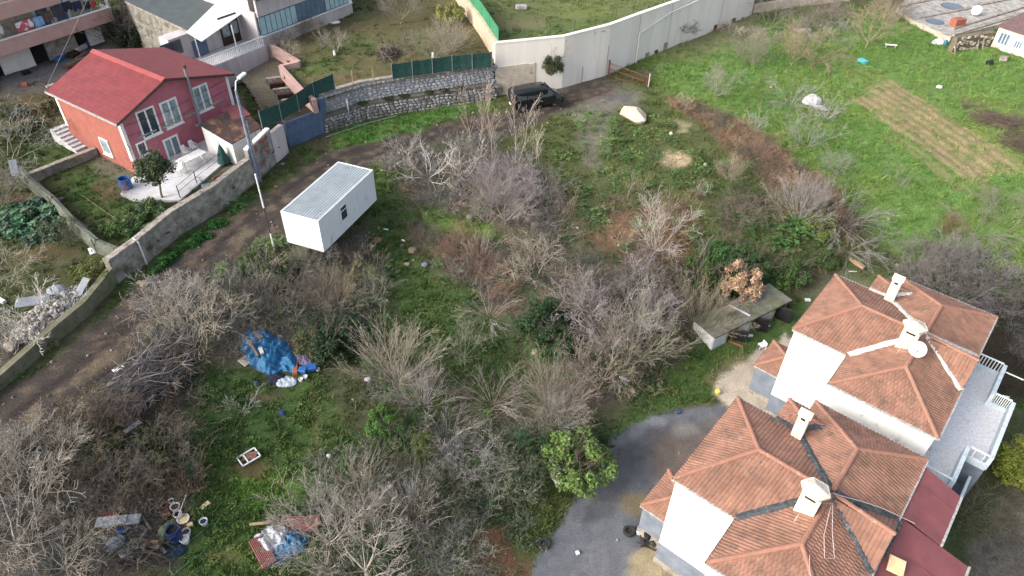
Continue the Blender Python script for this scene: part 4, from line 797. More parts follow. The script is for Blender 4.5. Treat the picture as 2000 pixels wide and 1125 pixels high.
# stained band along the upper villa's front wall: a lower ledge roof between the two villas
MB().prism([WA2(*p) for p in [(3.3, 2.5), (8.2, 2.5), (8.2, 3.1), (3.3, 3.1)]][::-1], -4.6, 1.0).build('ledge', mat('stained_white_ledge', A(214, 216, 222, .7), A(178, 180, 186, .68), rough=.9, scale=1.5, bump=.1, dirt=A(150, 150, 152), dirt_amt=.4, dscale=2.5), VA)
MB().prism([WA2(*p) for p in [(7.6, 3.1), (8.2, 3.1), (8.2, 2.62), (9.9, 2.62), (9.9, 3.3), (7.6, 3.3)]], -4.6, .4).build('side_wing', M['grey_paint'], VA)
# maroon sheet roofs of the lower villa
def sheet_roof(name, poly, m_, parent, W, ribs=0, th=.06):
    n = len(poly); mb = MB(); mb.hexa([W((p[0], p[1], p[2] - th)) for p in poly], [W(p) for p in poly]); o = mb.build(name, m_, parent)
    if ribs:
        a, b, c, d = [Vector(p) for p in poly[:4]]
        for k in range(1, ribs):
            t = k / ribs; p = a.lerp(b, t); q = d.lerp(c, t); MB().bar(W(p + Vector((0, 0, .012))), W(q + Vector((0, 0, .012))), .05, .025).build('sheet_rib', m_, o)
    return o
o = sheet_roof('sheet_roof', [(8.3, -8.1, 2.95), (8.36, -4.85, 2.95), (10.1, -4.85, 2.5), (10.1, -7.9, 2.5)], M['red_sheet'], VB, WB, 3)
sheet_roof('sheet_roof', [(8.42, -4.8, 2.82), (8.42, 3.2, 2.82), (11.3, 3.2, 2.2), (11.3, -4.8, 2.2)], M['red_sheet'], VB, WB, 5)
MB().prism([WB2(*p) for p in [(8.2, -7.8), (9.9, -7.8), (9.9, -4.9), (8.2, -4.9)]][::-1], -4.6, 2.4).build('extension_wall', M['grey_paint'], VB)
MB().prism([WB2(*p) for p in [(8.2, -4.8), (11.0, -4.8), (11.0, 3.1), (8.2, 3.1)]][::-1], -4.6, 2.1).build('extension_wall', M['grey_paint'], VB)
MB().bar(WB((10.15, -7.95, 2.45)), WB((10.15, -4.85, 2.45)), .1, .1).build('gutter', M['gutter'], VB); MB().bar(WB((11.36, -4.85, 2.15)), WB((11.36, 3.2, 2.15)), .1, .1).build('gutter', M['gutter'], VB)
wall_run([(8.45, -1.0), (8.45, 3.2)], 2.85, 3.1, .16, 'parapet', M['parapet'], VB, WB); wall_run([(8.45, -4.4), (8.45, -2.6)], 2.85, 3.05, .12, 'parapet', M['flash_dark'], VB, WB)
wall_run([(8.5, .6), (10.2, .6)], 2.9, 3.0, .14, 'skylight_frame', M['parapet'], VB, WB)
tag(MB().box(WB((8.95, -2.35, 2.86)), .62, .75, .08, R_(UDEG + 8)).build('insulation_board', M['foam']), 'yellow square of insulation board lying on the maroon sheet roof', 'board')
# dish and cables
def dish(name, c, r, az, el, label, parent_lbl='satellite dish'):
    t = thing(name, label, 'satellite dish', c); d = Vector((math.cos(az) * math.cos(el), math.sin(az) * math.cos(el), math.sin(el))); h = Vector(c) + Vector((0, 0, .55))
    MB().lathe(h, [(.02, -.02), (r * .55, .0), (r, .09), (r, .11), (r * .5, .035), (.02, .015)], 18, d).build('reflector', M['white_metal'], t, smooth=True)
    MB().tube([c, h], .03).build('mast', M['galv'], t); e = h + d * r * 1.1 - Vector((0, 0, .1)); MB().tube([h - Vector((0, 0, r * .8)) + d * .06, e], .015).build('feed_arm', M['white_metal'], t); MB().lathe(e, [(.03, -.05), (.045, .0), (.045, .05), (.03, .08)], 8, d).build('receiver', M['rust'], t)
    return t
dish('satellite_dish', WA((5.75, -1.2, RZ - .2)), .42, R_(235), R_(35), 'white satellite dish beside the large chimney of the upper villa')
tc = [Vector(WB(p)) for p in ((5.3, -1.8, 4.35), (5.9, -2.4, 4.2), (6.4, -1.3, 3.95), (6.9, -.4, 3.75), (6.6, -.1, 3.8), (6.2, -.9, 4.0), (5.9, -2.2, 4.2))]
tag(MB().tube(tc, .018, 5).build('cable', M['wire_pale']), 'pale cable looped over the ridge beside the chimney of the nearer villa', 'cable')
tag(MB().tube([Vector(WB(p)) for p in ((5.75, -2.9, 4.18), (6.8, -3.6, 3.85), (7.6, -4.1, 3.55), (8.9, -4.6, 3.15))], .02, 5).build('cable', M['wire_pale']), 'pale cable running down a dark valley to the maroon sheet roof', 'cable')
tag(MB().tube([Vector(WB(p)) for p in ((6.1, .3, 4.0), (6.35, .8, 3.88), (6.6, 1.2, 3.8), (6.9, 2.2, 3.6))], .014, 5).build('cable', M['wire_pale']), 'short pale cable lying on the front slope of the nearer villa roof', 'cable')
# ================================================================ SITE CABIN
ca = P(621, 432, 2.62)[:2]; cb = P(727, 333, 2.62)[:2]; cc = P(546, 414, 2.62)[:2]; e1 = (cb - ca) / np.hypot(*(cb - ca)); e2 = np.array([-e1[1], e1[0]]); CL, CW = 7.0, 2.95
CB = lambda a, b, z: Vector((ca[0] + e1[0] * a + e2[0] * b, ca[1] + e1[1] * a + e2[1] * b, z))
cabin = thing('site_cabin', 'white prefabricated site cabin on thin stilts at the edge of the dirt road', 'cabin', CB(CL / 2, CW / 2, .1))
def obox(a0, a1, b0, b1, z0, z1, F=CB): return MB().hexa([F(a0, b0, z0), F(a1, b0, z0), F(a1, b1, z0), F(a0, b1, z0)], [F(a0, b0, z1), F(a1, b0, z1), F(a1, b1, z1), F(a0, b1, z1)])
obox(.05, CL - .05, .05, CW - .05, .15, 2.5).build('cabin_core', M['cabin'], cabin)
for a0, a1 in ((.08, 2.32), (2.34, 4.64), (4.66, CL - .08)): obox(a0, a1, .01, .05, .2, 2.48).build('wall_panel', M['cabin'], cabin)
for b0, b1 in ((.08, 1.46), (1.48, CW - .08)):
    obox(.01, .05, b0, b1, .2, 2.48).build('wall_panel', M['cabin'], cabin); obox(CL - .05, CL - .01, b0, b1, .2, 2.48).build('wall_panel', M['cabin'], cabin)
for a0 in (0, CL - .09):
    for b0 in (0, CW - .09): obox(a0 - .004, a0 + .094, b0 - .004, b0 + .094, .06, 2.62).build('corner_post', M['white_metal'], cabin)
for z0, z1 in ((.04, .2), (2.49, 2.63)):
    for a0, a1, b0, b1 in ((.095, CL - .095, 0, .07), (.095, CL - .095, CW - .07, CW), (0, .07, .095, CW - .095), (CL - .07, CL, .095, CW - .095)): obox(a0, a1, b0, b1, z0, z1).build('frame_rail', M['white_metal'], cabin)
rfc = obox(.07, CL - .07, .07, CW - .07, 2.5, 2.56).build('roof_sheet', M['cabin_roof'], cabin)
for k in range(14): obox(.1, CL - .1, .15 + k * .2, .15 + k * .2 + .07, 2.561, 2.625).build('roof_rib', M['cabin_roof'], rfc)
FC = Face(ca, math.degrees(math.atan2(e1[1], e1[0]))); s0, z0 = FC.at(659, 434); s1, z1 = FC.at(674, 402)
s0, s1, z0, z1 = 2.5, 3.15, 1.05, 2.05
wn = thing; wf = obox(s0 - .05, s1 + .05, -.03, .012, z0 - .05, z1 + .05).build('window', M['white_metal'], cabin)
obox(s0, s1, -.036, -.028, z0, z0 + .66).build('pane', M['glass_dark'], wf); obox(s0, s1, -.036, -.028, z0 + .74, z1).build('pane', M['glass_dark'], wf)
for a, b in ((.4, .2), (3.4, .15), (6.8, .15), (6.8, 1.6), (.3, 1.5)):
    g = CB(a, b, 0); MB().bar(CB(a, b, .05), V3(g, GZ(g.x, g.y) - .1), .07).build('stilt', M['rubber'], cabin)
MB().bar(CB(6.8, .15, .05), V3(CB(6.1, -.5, 0), GZ(CB(6.1, -.5, 0).x, CB(6.1, -.5, 0).y)), .035).build('brace', M['rust'], cabin)
# ================================================================ PINK HOUSE
hF = P(228, 243, 5.5); HF = Face(hF, 57.0, -1); sd_dir = np.array([math.cos(R_(146.5)), math.sin(R_(146.5))])
def HP(a, b, z): q = hF[:2] + HF.d * a + sd_dir * b; return Vector((q[0], q[1], z))     # a along the gable front, b back
HWD, HDP = 10.4, 9.1
house = thing('pink_house', 'small raspberry house with warm light painted on one side and a red gabled sheet roof', 'house', HP(5, 4.5, 1.1))
w0, w1_, d0, d1 = .35, HWD - .5, .35, HDP - .3; RIDGE_A = 4.6; rzh = 7.2; eL = 5.5; eR = 5.5
def roofz(a): return eL + (rzh - eL) * a / RIDGE_A if a < RIDGE_A else eR + (rzh - eR) * (HWD - a) / (HWD - RIDGE_A)
# gable walls and side walls as slabs
th = .2
for b0, m_, nm in ((d0, M['pink'], 'front_wall'), (d1 - th, M['salmon'], 'rear_wall')):
    prof = [(w0, 1.0), (w1_, 1.0), (w1_, roofz(w1_) - .1), (RIDGE_A, rzh - .1), (w0, roofz(w0) - .1)]
    MB().hexa([HP(a, b0, z) for a, z in prof], [HP(a, b0 + th, z) for a, z in prof]).build(nm, m_, house)
obox(w0 + .003, w0 + th, d0 + th, d1 - th, 1.0, roofz(w0) - .1, HP).build('side_wall', M['salmon'], house)  # left side: house paint with the warm light in its colour
obox(w1_ - th, w1_ - .003, d0 + th, d1 - th, 1.0, roofz(w1_) - .1, HP).build('side_wall', M['pink'], house)
for a0, z_ in ((w0 - .03, 5.45), (w1_ - .2, 5.5)): obox(a0, a0 + .24, d0 - .03, d0 + .12, 2.2 if a0 < 3 else 1.2, z_, HP).build('corner_quoin', M['white_wall'], house)
obox(w0 - .03, w0 + .1, d0 + .125, d0 + .3, 2.2, 5.4, HP).build('corner_quoin', M['white_wall'], house); obox(w0 - .03, w0 + .05, d1 - .28, d1 + .02, 2.6, 5.4, HP).build('corner_quoin', M['white_wall'], house)
rL = MB().hexa([HP(0, 0, eL - .08), HP(RIDGE_A, 0, rzh - .08), HP(RIDGE_A, HDP, rzh - .08), HP(0, HDP, eL - .08)], [HP(0, 0, eL), HP(RIDGE_A, 0, rzh), HP(RIDGE_A, HDP, rzh), HP(0, HDP, eL)]).build('roof', M['house_red'], house)
rR = MB().hexa([HP(RIDGE_A + .002, 0, rzh - .08), HP(HWD, 0, eR - .08), HP(HWD, HDP, eR - .08), HP(RIDGE_A + .002, HDP, rzh - .08)], [HP(RIDGE_A + .002, 0, rzh), HP(HWD, 0, eR), HP(HWD, HDP, eR), HP(RIDGE_A + .002, HDP, rzh)]).build('roof', M['house_red'], house)
for o_, a0, a1, z0, z1 in ((rL, 0, RIDGE_A, eL, rzh), (rR, HWD, RIDGE_A, eR, rzh)):
    ncr = 14
    for k in range(ncr):
        t0 = k / ncr; A0 = a0 + (a1 - a0) * t0; Z0 = z0 + (z1 - z0) * t0; A1_ = a0 + (a1 - a0) * (t0 + 1 / ncr); Z1 = z0 + (z1 - z0) * (t0 + 1 / ncr)
        MB().hexa([HP(A0, .01, Z0 + .001), HP(A0, HDP - .01, Z0 + .001), HP(A1_, HDP - .01, Z1 + .001), HP(A1_, .01, Z1 + .001)], [HP(A0, .01, Z0 + .03), HP(A0, HDP - .01, Z0 + .03), HP(A1_, HDP - .01, Z1 + .004), HP(A1_, .01, Z1 + .004)]).build('roof_course', M['house_red'], o_)
for k in range(5):
    b0 = k * HDP / 5 + .02; b1 = (k + 1) * HDP / 5 - .0
    MB().hexa([HP(RIDGE_A - .34, b0, rzh - .1), HP(RIDGE_A, b0, rzh + .05), HP(RIDGE_A, b1, rzh + .05), HP(RIDGE_A - .34, b1, rzh - .1)], [HP(RIDGE_A - .34, b0, rzh - .06), HP(RIDGE_A, b0, rzh + .1), HP(RIDGE_A, b1, rzh + .1), HP(RIDGE_A - .34, b1, rzh - .06)]).build('ridge_cap', M['house_ridge'], rL)
MB().bar(HP(-.05, -.05, eL - .06), HP(-.05, HDP, eL - .06), .1, .12).build('gutter', M['gutter'], house)
for a, b_, za, zb in ((0, RIDGE_A, eL, rzh), (RIDGE_A, HWD, rzh, eR)): MB().bar(HP(a, -.02, za - .1), HP(b_, -.02, zb - .1), .04, .12).build('barge_board', M['gutter_dark'], house)
HWL = Face(HP(0, d0, 0), 57.0, -1)
def window_on(F, pxs, parent, fw=.09, m_pane=None, panes=2, mf=None, off=.03, slack=1.0, name='window'):
    m_pane = m_pane or M['glass_grey']; mf = mf or M['white_wall']
    (x0, z1), (x1, z1b), (x0b, z0) = [F.at(*p) for p in pxs]      # top-left, top-right, bottom-left
    a0, a1 = sorted((x0, x1)); zt = (z1 + z1b) / 2; zb = z0
    return window_rect(F, a0, a1, zb, zt, parent, fw, m_pane, panes, mf, off, name)
def window_rect(F, a0, a1, zb, zt, parent, fw=.09, m_pane=None, panes=2, mf=None, off=.03, name='window'):
    def bx(a_0, a_1, z_0, z_1, o0, o1): return MB().hexa([F.pt(a_0, z_0, o0), F.pt(a_1, z_0, o0), F.pt(a_1, z_0, o1), F.pt(a_0, z_0, o1)], [F.pt(a_0, z_1, o0), F.pt(a_1, z_1, o0), F.pt(a_1, z_1, o1), F.pt(a_0, z_1, o1)])
    fr = bx(a0, a1, zb, zt, .001, off).build(name, mf, parent)
    w_ = (a1 - a0 - fw * (panes + 1)) / panes
    for k in range(panes):
        s = a0 + fw + k * (w_ + fw); bx(s, s + w_, zb + fw, zt - fw, off - .012, off + .004).build('pane', (m_pane[k % len(m_pane)] if isinstance(m_pane, list) else m_pane), fr)
    # raised surround and sill
    for c in ((a0, a0 + fw, zb, zt), (a1 - fw, a1, zb, zt), (a0 + fw, a1 - fw, zt - fw, zt), (a0 + fw, a1 - fw, zb, zb + fw)): bx(*c, off, off + .05).build('frame', mf, fr)
    for k in range(1, panes): s = a0 + k * (w_ + fw); bx(s, s + fw, zb + fw, zt - fw, off, off + .035).build('mullion', mf, fr)
    bx(a0 - .06, a1 + .06, zb - .07, zb - .003, .001, off + .12).build('sill', mf, fr)
    return fr
window_on(HWL, ((262, 220), (298, 205), (283, 272)), house, .13, [M['glass_dark'], M['glass_dark']])
window_on(HWL, ((309, 202), (342, 188), (330, 250)), house, .13, M['curtain'])
window_on(HWL, ((372, 173), (402, 160), (388, 221)), house, .13, M['curtain'])
window_on(HWL, ((316, 273), (345, 262), (337, 314)), house, .13, [M['curtain'], M['glass_grey']])
s_, z_ = HWL.at(272, 285); window_rect(HWL, s_ - .25, s_ + .5, 2.3, 3.4, house, .1, M['glass_dark'], 1)
for a, z_ in ((1.2, 3.72), (3.3, 3.66), (5.4, 3.7), (7.4, 3.74)): MB().hexa([HWL.pt(a, z_, .002), HWL.pt(a + 1.6, z_, .002), HWL.pt(a + 1.6, z_, .12), HWL.pt(a, z_, .12)], [HWL.pt(a, z_ + .1, .002), HWL.pt(a + 1.6, z_ + .1, .002), HWL.pt(a + 1.6, z_ + .1, .12), HWL.pt(a, z_ + .1, .12)]).build('broken_ledge', M['concrete'], house)
HSL = Face(HP(w0, 0, 0), 146.5, 1); window_on(HSL, ((211, 277), (192, 265), (222, 306)), house, .1, M['curtain'], 1, off=.03)
# stove pipe
s_, z_ = HWL.at(387, 240); pb = HWL.pt(s_, z_, .35); pipe = MB().tube([HWL.pt(s_ + .0, z_, .35), HWL.pt(s_, z_ + 4.6, .35)], .11, 10).build('stove_pipe', M['galv'], house); MB().tube([HWL.pt(s_, z_ + 4.6, .35), HWL.pt(s_, z_ + 4.85, .35)], .14, 10).build('pipe_cowl', M['rust'], pipe); MB().tube([HWL.pt(s_, z_ + .02, .35), HWL.pt(s_ - .4, z_ - .05, .2)], .11, 10).build('pipe_elbow', M['galv'], pipe)
for zz in (5.0, 4.2): MB().tube([HWL.pt(.6, zz, .05), HWL.pt(4, zz - .25, .12), HWL.pt(9.5, zz + .2, .06)], .015, 4).build('cable', M['wire'], house)
# patio slab and its parts
pat = [P(235, 378, 1.25)[:2], P(265, 392, 1.25)[:2], P(352, 390, 1.25)[:2], P(385, 362, 1.25)[:2], P(470, 290, 1.25)[:2], P(432, 245, 1.25)[:2], tuple(HP(8, .5, 0))[:2], tuple(HP(.3, .5, 0))[:2]]
patio = MB().prism(pat, .5, 1.25).build('patio', M['patio']); patio['kind'] = 'structure'
# outdoor concrete steps on the left of the house
st = thing('garden_steps', 'flight of pale concrete steps climbing to the left side of the pink house', 'steps', P(130, 265, 1.1))
sa = P(120, 258, 1.6); sb = P(168, 292, 1.1); ds = (sb - sa)[:2]; Ls = np.hypot(*ds); du = ds / Ls; dv = np.array([-du[1], du[0]])
for k in range(7):
    q = sa[:2] + du * (k * Ls / 7); q2 = q + du * (Ls / 7)
    MB().prism([q - dv * .75, q2 - dv * .75, q2 + dv * .75, q + dv * .75], .7, 2.15 - k * .13).build('step', M['patio'], st)
# lean-to annex
AX = Face(wl[-1], math.degrees(math.atan2(*(np.array(gate_l) - wl[-1])[::-1])))
ann = thing('annex_shed', 'small lean-to shed with rusty brown sheet roof beside the pink house', 'shed', P(470, 285, 1.2))
r1, r2, r3, r4 = P(452, 281, 3.0), P(511, 248, 3.0), P(468, 205, 3.6), P(388, 243, 3.6)
MB().hexa([tuple(q - [0, 0, .07]) for q in (r1, r2, r3, r4)], [tuple(q) for q in (r1, r2, r3, r4)]).build('roof', M['rust_roof'], ann)
rb_ = [P(430, 214, 3.62), P(468, 203, 3.64), P(490, 225, 3.36), P(452, 236, 3.34)]; MB().hexa([tuple(q + [0, 0, .012]) for q in rb_], [tuple(q + [0, 0, .05]) for q in rb_]).build('red_sheet', M['red_sheet'], ann)
ctrx = (r1 + r2 + r3 + r4) / 4; sh = [q * .94 + ctrx * .06 for q in (r1, r2, r3, r4)]
MB().hexa([(q[0], q[1], .5) for q in sh], [(q[0], q[1], q[2] - .08) for q in sh]).build('wall', M['white_wall'], ann)
# ================================================================ ROAD WALL
rw = thing('roadside_wall', 'long weathered concrete wall with moss running beside the dirt road', 'wall', V3(wl[4], 0))
tops = [.75, .8, .95, 1.1, 1.15, 1.95, 2.05, 2.05, 2.1, 2.15]; n_ = len(wl)
nrm = []
for k in range(n_):
    d = wl[min(k + 1, n_ - 1)] - wl[max(k - 1, 0)]; d = d / np.hypot(*d); nrm.append(np.array([-d[1], d[0]]))
for k in range(n_ - 1):
    a, b = wl[k], wl[k + 1]; t0, t1 = (tops[k], tops[k + 1]) if k != 4 else (1.15, 1.35)
    if k == 5: t0 = 1.95
    inn = [a + nrm[k] * .42, b + nrm[k + 1] * .42]
    seg_ = MB().hexa([(*a, -.5), (*b, -.5), (*inn[1], -.5), (*inn[0], -.5)], [(*a, t0), (*b, t1), (*inn[1], t1), (*inn[0], t0)]).build('wall_section', M['moss'] if k < 5 else M['old_wall'], rw)
    if k >= 5: MB().hexa([(*(a - nrm[k] * .03), t0 + .002), (*(b - nrm[k + 1] * .03), t1 + .002), (*(inn[1] + nrm[k + 1] * .03), t1 + .002), (*(inn[0] + nrm[k] * .03), t0 + .002)], [(*(a - nrm[k] * .03), t0 + .1), (*(b - nrm[k + 1] * .03), t1 + .1), (*(inn[1] + nrm[k + 1] * .03), t1 + .1), (*(inn[0] + nrm[k] * .03), t0 + .1)]).build('coping', M['coping'], rw)
# peeling wall between road wall and the gate
a = wl[-1]; b = np.array(P(541, 318, 0)[:2]); c = np.array(gate_l); dn = (b - a) / np.hypot(*(b - a)); pn = np.array([-dn[1], dn[0]])
pw_ = thing('peeling_wall', 'stained grey wall with bare red brick patches between shed and gate', 'wall', V3((a + b) / 2, 0))
MB().prism([a, b, b + pn * .3, a + pn * .3], -.4, [2.9, 2.95, 2.95, 2.9]).build('wall', mat('peeling_wall', A(186, 182, 176), A(150, 146, 140), rough=.95, scale=1.2, bump=.3, dirt=A(84, 86, 88), dirt_amt=.5, dscale=1.1), pw_)
for s0, s1, z0, z1 in ((.2, 1.3, 2.1, 2.85), (1.5, 2.9, 2.45, 2.9), (.5, .95, 1.0, 1.9), (1.1, 1.5, .9, 1.5), (2.1, 2.6, 1.4, 2.2)):
    for r_i in range(int((z1 - z0) / .14)):
        for c_i in range(int((s1 - s0) / .24)):
            if rnd.random() < .16: continue
            q = a + dn * (s0 + c_i * .24 + (.12 if r_i % 2 else 0)); q2 = q + dn * .22; zz = z0 + r_i * .14
            MB().prism([q - pn * .025, q2 - pn * .025, q2 + pn * .05, q + pn * .05], zz, zz + .115).build('brick', M['brick_red'], pw_)
MB().bar((*(a + pn * .15), 2.98), (*(b + pn * .15), 3.03), .36, .12).build('coping', M['white_wall'], pw_)
gp = thing('gate_pillar', 'plain pale plastered wall end beside the blue gate', 'pillar', V3(c, 0)); MB().prism([b + dn * .005, c, c + pn * .4, b + pn * .3 + dn * .005], -.3, 2.6).build('pillar', M['pale_pink'], gp)
# blue gate
g0 = P(566, 288, 0)[:2] + .0; g1 = P(630, 262, 0)[:2]; gd = (g1 - g0) / np.hypot(*(g1 - g0)); gn = np.array([-gd[1], gd[0]]); gL = np.hypot(*(g1 - g0))
gate = thing('blue_gate', 'blue sheet steel double gate in the boundary wall', 'gate', V3((g0 + g1) / 2, 0))
for k in range(3):
    s0 = k * gL / 3 + .02; s1 = (k + 1) * gL / 3 - .02; MB().prism([g0 + gd * s0, g0 + gd * s1, g0 + gd * s1 + gn * .05, g0 + gd * s0 + gn * .05], .08, 2.25).build('gate_panel', M['gate_blue'], gate)
for z0 in (.1, 2.15): MB().bar((*(g0 - gn * .03), z0), (*(g1 - gn * .03), z0), .05, .1).build('gate_rail', M['gate_blue'], gate)
for s0 in (0, gL): q = g0 + gd * s0; MB().bar((*q, -.1), (*q, 2.4), .12).build('gate_post', M['gate_blue'], gate)
q = g1 + gd * .15; MB().prism([q, q + gd * .55, q + gd * .55 + gn * .45, q + gn * .45], -.1, 2.9).build('gate_column', M['gate_blue'], gate)
MB().bar((*(g0 + gd * gL * .33 - gn * .05), 1.35), (*(g0 + gd * gL * .33 - gn * .05), 1.5), .08).build('lock', M['galv'], gate)
# ================================================================ STONE WALL
swt = thing('stone_retaining_wall', 'grey fieldstone retaining wall in two stepped tiers above the road', 'wall', V3(sw[2], 0))
STN = []
for k in range(8):
    r = random.Random(100 + k); nn = r.choice([5, 6, 6, 7]); mb = MB(); base = []
    for j in range(nn):
        a_ = 6.283 * j / nn + r.uniform(-.25, .25); d_ = r.uniform(.82, 1.05); base.append((math.cos(a_) * d_ * .5, math.sin(a_) * d_ * .5))
    i0 = 0
    mb.v = [(x_, 0.03, z_) for x_, z_ in base] + [(x_ * .96, -.4, z_ * .96) for x_, z_ in base] + [(x_ * .62, -1.0 * r.uniform(.7, 1.1), z_ * .62) for x_, z_ in base]
    for j in range(nn):
        j2 = (j + 1) % nn; mb.f += [(j, j2, nn + j2, nn + j), (nn + j, nn + j2, 2 * nn + j2, 2 * nn + j)]
    mb.f.append(tuple(range(2 * nn, 3 * nn)))
    me = bpy.data.meshes.new('stone'); me.from_pydata(mb.v, [], mb.f); me.materials.append(M['stone']); STN.append((me, mb))
def stones_on(poly, z0, z1, parent, off, keepn, sx=.42, sz=.3, tones=((1, 1, 1),), seed=1):
    """fieldstones laid in uneven rows on a polyline face; the first keepn are own objects"""
    r = random.Random(seed); items = []; pw = Vector(parent_world(parent))
    segs = [(np.array(a), np.array(b)) for a, b in zip(poly[:-1], poly[1:])]; z = z0
    while z < z1 - .08:
        rh = sz * r.uniform(.75, 1.2)
        for a, b in segs:
            L_ = np.hypot(*(b - a)); d = (b - a) / L_; n2 = np.array([d[1], -d[0]]); s = r.uniform(0, .2)
            while s < L_:
                wd_ = sx * r.uniform(.6, 1.35); hh = rh * r.uniform(.8, 1.15); q = a + d * (s + wd_ / 2) + n2 * off
                zz = z + rh / 2 + r.uniform(-.04, .04)
                if zz + hh / 2 < z1 + .05: items.append((q, d, n2, zz, wd_ * 1.02, hh * 1.04, r.randrange(8), r.choice(tones), r.uniform(-.25, .25)))
                s += wd_
        z += rh * .93
    items.sort(key=lambda t: -t[4] * t[5]); rest = MB()
    for k, (q, d, n2, zz, wd_, hh, pi_, tone, tw) in enumerate(items):
        ct, st_ = math.cos(tw), math.sin(tw); dp = .09
        X_ = Vector((d[0] * ct, d[1] * ct, st_)) * wd_; Z_ = Vector((-d[0] * st_, -d[1] * st_, ct)) * hh; Y_ = Vector((-n2[0], -n2[1], 0)) * dp
        c_ = Vector((q[0], q[1], zz))
        if k < keepn:
            o = bpy.data.objects.new('stone', STN[pi_][0]); COL.objects.link(o); o.parent = parent; v_ = rnd.uniform(.75, 1.2); o.color = (tone[0] * v_, tone[1] * v_, tone[2] * v_, 1)
            t_ = c_ - pw; o.matrix_basis = Matrix(((X_.x, Y_.x, Z_.x, t_.x), (X_.y, Y_.y, Z_.y, t_.y), (X_.z, Y_.z, Z_.z, t_.z), (0, 0, 0, 1)))
        else:
            i0 = len(rest.v); src = STN[pi_][1]
            rest.v += [tuple(c_ + X_ * p[0] + Y_ * p[1] + Z_ * p[2]) for p in src.v]; rest.f += [tuple(i + i0 for i in f_) for f_ in src.f]
    if rest.v: rest.build('small_stones', M['stone'], parent, kind='stuff')
swl = [np.array(q) for q in sw]
def offs(poly, o_):
    out = []
    for k in range(len(poly)):
        d = poly[min(k + 1, len(poly) - 1)] - poly[max(k - 1, 0)]; d = d / np.hypot(*d); out.append(poly[k] + np.array([-d[1], d[0]]) * o_)
    return out
up = offs(swl, .5); back = offs(swl, .95)
for k in range(4):
    MB().prism([swl[k], swl[k + 1], up[k + 1], up[k]], -.4, [1.45, 1.45, 1.5, 1.5]).build('lower_tier', M['mortar'], swt)
    MB().prism([up[k], up[k + 1], back[k + 1], back[k]], -.4, [3.12, 3.15, 3.15, 3.12]).build('upper_tier', M['mortar_pale'], swt)
    MB().hexa([(*(up[k] * 1), 3.16), (*(up[k + 1] * 1), 3.16), (*back[k + 1], 3.16), (*back[k], 3.16)], [(*up[k], 3.28), (*up[k + 1], 3.28), (*back[k + 1], 3.28), (*back[k], 3.28)]).build('coping', M['coping'], swt)
stones_on(up, 1.5, 3.12, swt, .0, 180, tones=((1, 1.02, 1.08), (1.1, 1.12, 1.18), (.9, .92, .98)), seed=3)
stones_on(swl, -.05, 1.45, swt, .0, 110, tones=((.6, .59, .55), (.7, .69, .65), (.5, .5, .46)), seed=4)
# ================================================================ BIG WHITE RETAINING WALL
bw = thing('tall_retaining_wall', 'tall pale concrete retaining wall curving behind the black van', 'wall', V3(wwl[2], 0))
w_in = offs(wwl, .35)
for k in range(len(wwl) - 1):
    a, b, c, d = wwl[k], wwl[k + 1], w_in[k + 1], w_in[k]
    MB().prism([a, b, c, d], -.5, WH).build('wall_panel', M['concrete_light'], bw)
    MB().hexa([(*(a + (a - d) * .1), WH + .002), (*(b + (b - c) * .1), WH + .002), (*(c + (c - b) * .1), WH + .002), (*(d + (d - a) * .1), WH + .002)], [(*(a + (a - d) * .1), WH + .1), (*(b + (b - c) * .1), WH + .1), (*(c + (c - b) * .1), WH + .1), (*(d + (d - a) * .1), WH + .1)]).build('coping', M['concrete_light'], bw)
o3 = offs(wwl, -.06)
for a_, b_ in ((0, 1), (1, 2)):
    pa, pb = (wwl[a_], wwl[b_]) if a_ == 0 else (wwl[1], wwl[1] * .8 + wwl[2] * .2); oa, ob = (o3[a_], o3[b_]) if a_ == 0 else (o3[1], o3[1] * .8 + o3[2] * .2)
    MB().prism([oa, ob, pb + (pb - ob) * .1, pa + (pa - oa) * .1], -.3, [2.75, 2.85, 2.85, 2.75]).build('rough_render_patch', M['concrete_tan'], bw)
for k in range(9):
    t = k / 9; q = wwl[0] * (1 - t * .9) + wwl[1] * t * .9
for k in range(9): MB().bar((*(o3[0] * .95 + o3[1] * .05), .5 + k * .25), (*(o3[0] * .25 + o3[1] * .75), .53 + k * .25), .03, .04).build('formwork_ridge', M['concrete_tan'], bw)
for px, py, h in ((1183, 147, 3), (1240, 123, 4.9), (1300, 98, 4.9), (1400, 58, 4.9), (1135, 160, 1.6)):
    k = min(range(len(wwl) - 1), key=lambda k: abs(project(*[(wwl[k][i] + wwl[k + 1][i]) / 2 for i in (0, 1)], 0)[0] - px)); t = 0
    a, b = wwl[k], wwl[k + 1]; f_ = min(1, max(0, (px - project(*a, 0)[0]) / (project(*b, 0)[0] - project(*a, 0)[0] + 1e-6))); q = a + (b - a) * f_; n2 = offs([a, b], -.012)
    q = n2[0] + (n2[1] - n2[0]) * f_; MB().bar((*q, 0), (*q, h), .04 if h > 4 else .08, .02).build('panel_joint' if h > 4 else 'rusty_stanchion', M['coping'] if h > 4 else M['rust'], bw)
for k in range(7):
    t = .15 + k * .12; a, b = o3[4], o3[7]; q = o3[5] * (1 - t) + o3[7] * t if k > 2 else o3[4] * (1 - t * 2) + o3[5] * t * 2
    MB().box((*q, 0.05), rnd.uniform(.3, .6), .1, rnd.uniform(.4, .9), R_(38)).build('damaged_patch', M['rust'] if k % 2 else M['coping'], bw)
# left return of the wall
dle = offs(wleft, -.3)
for k in range(3): MB().prism([wleft[k], dle[k], dle[k + 1], wleft[k + 1]], .5, WH - .003).build('return_wall', M['beige_wall'], bw)
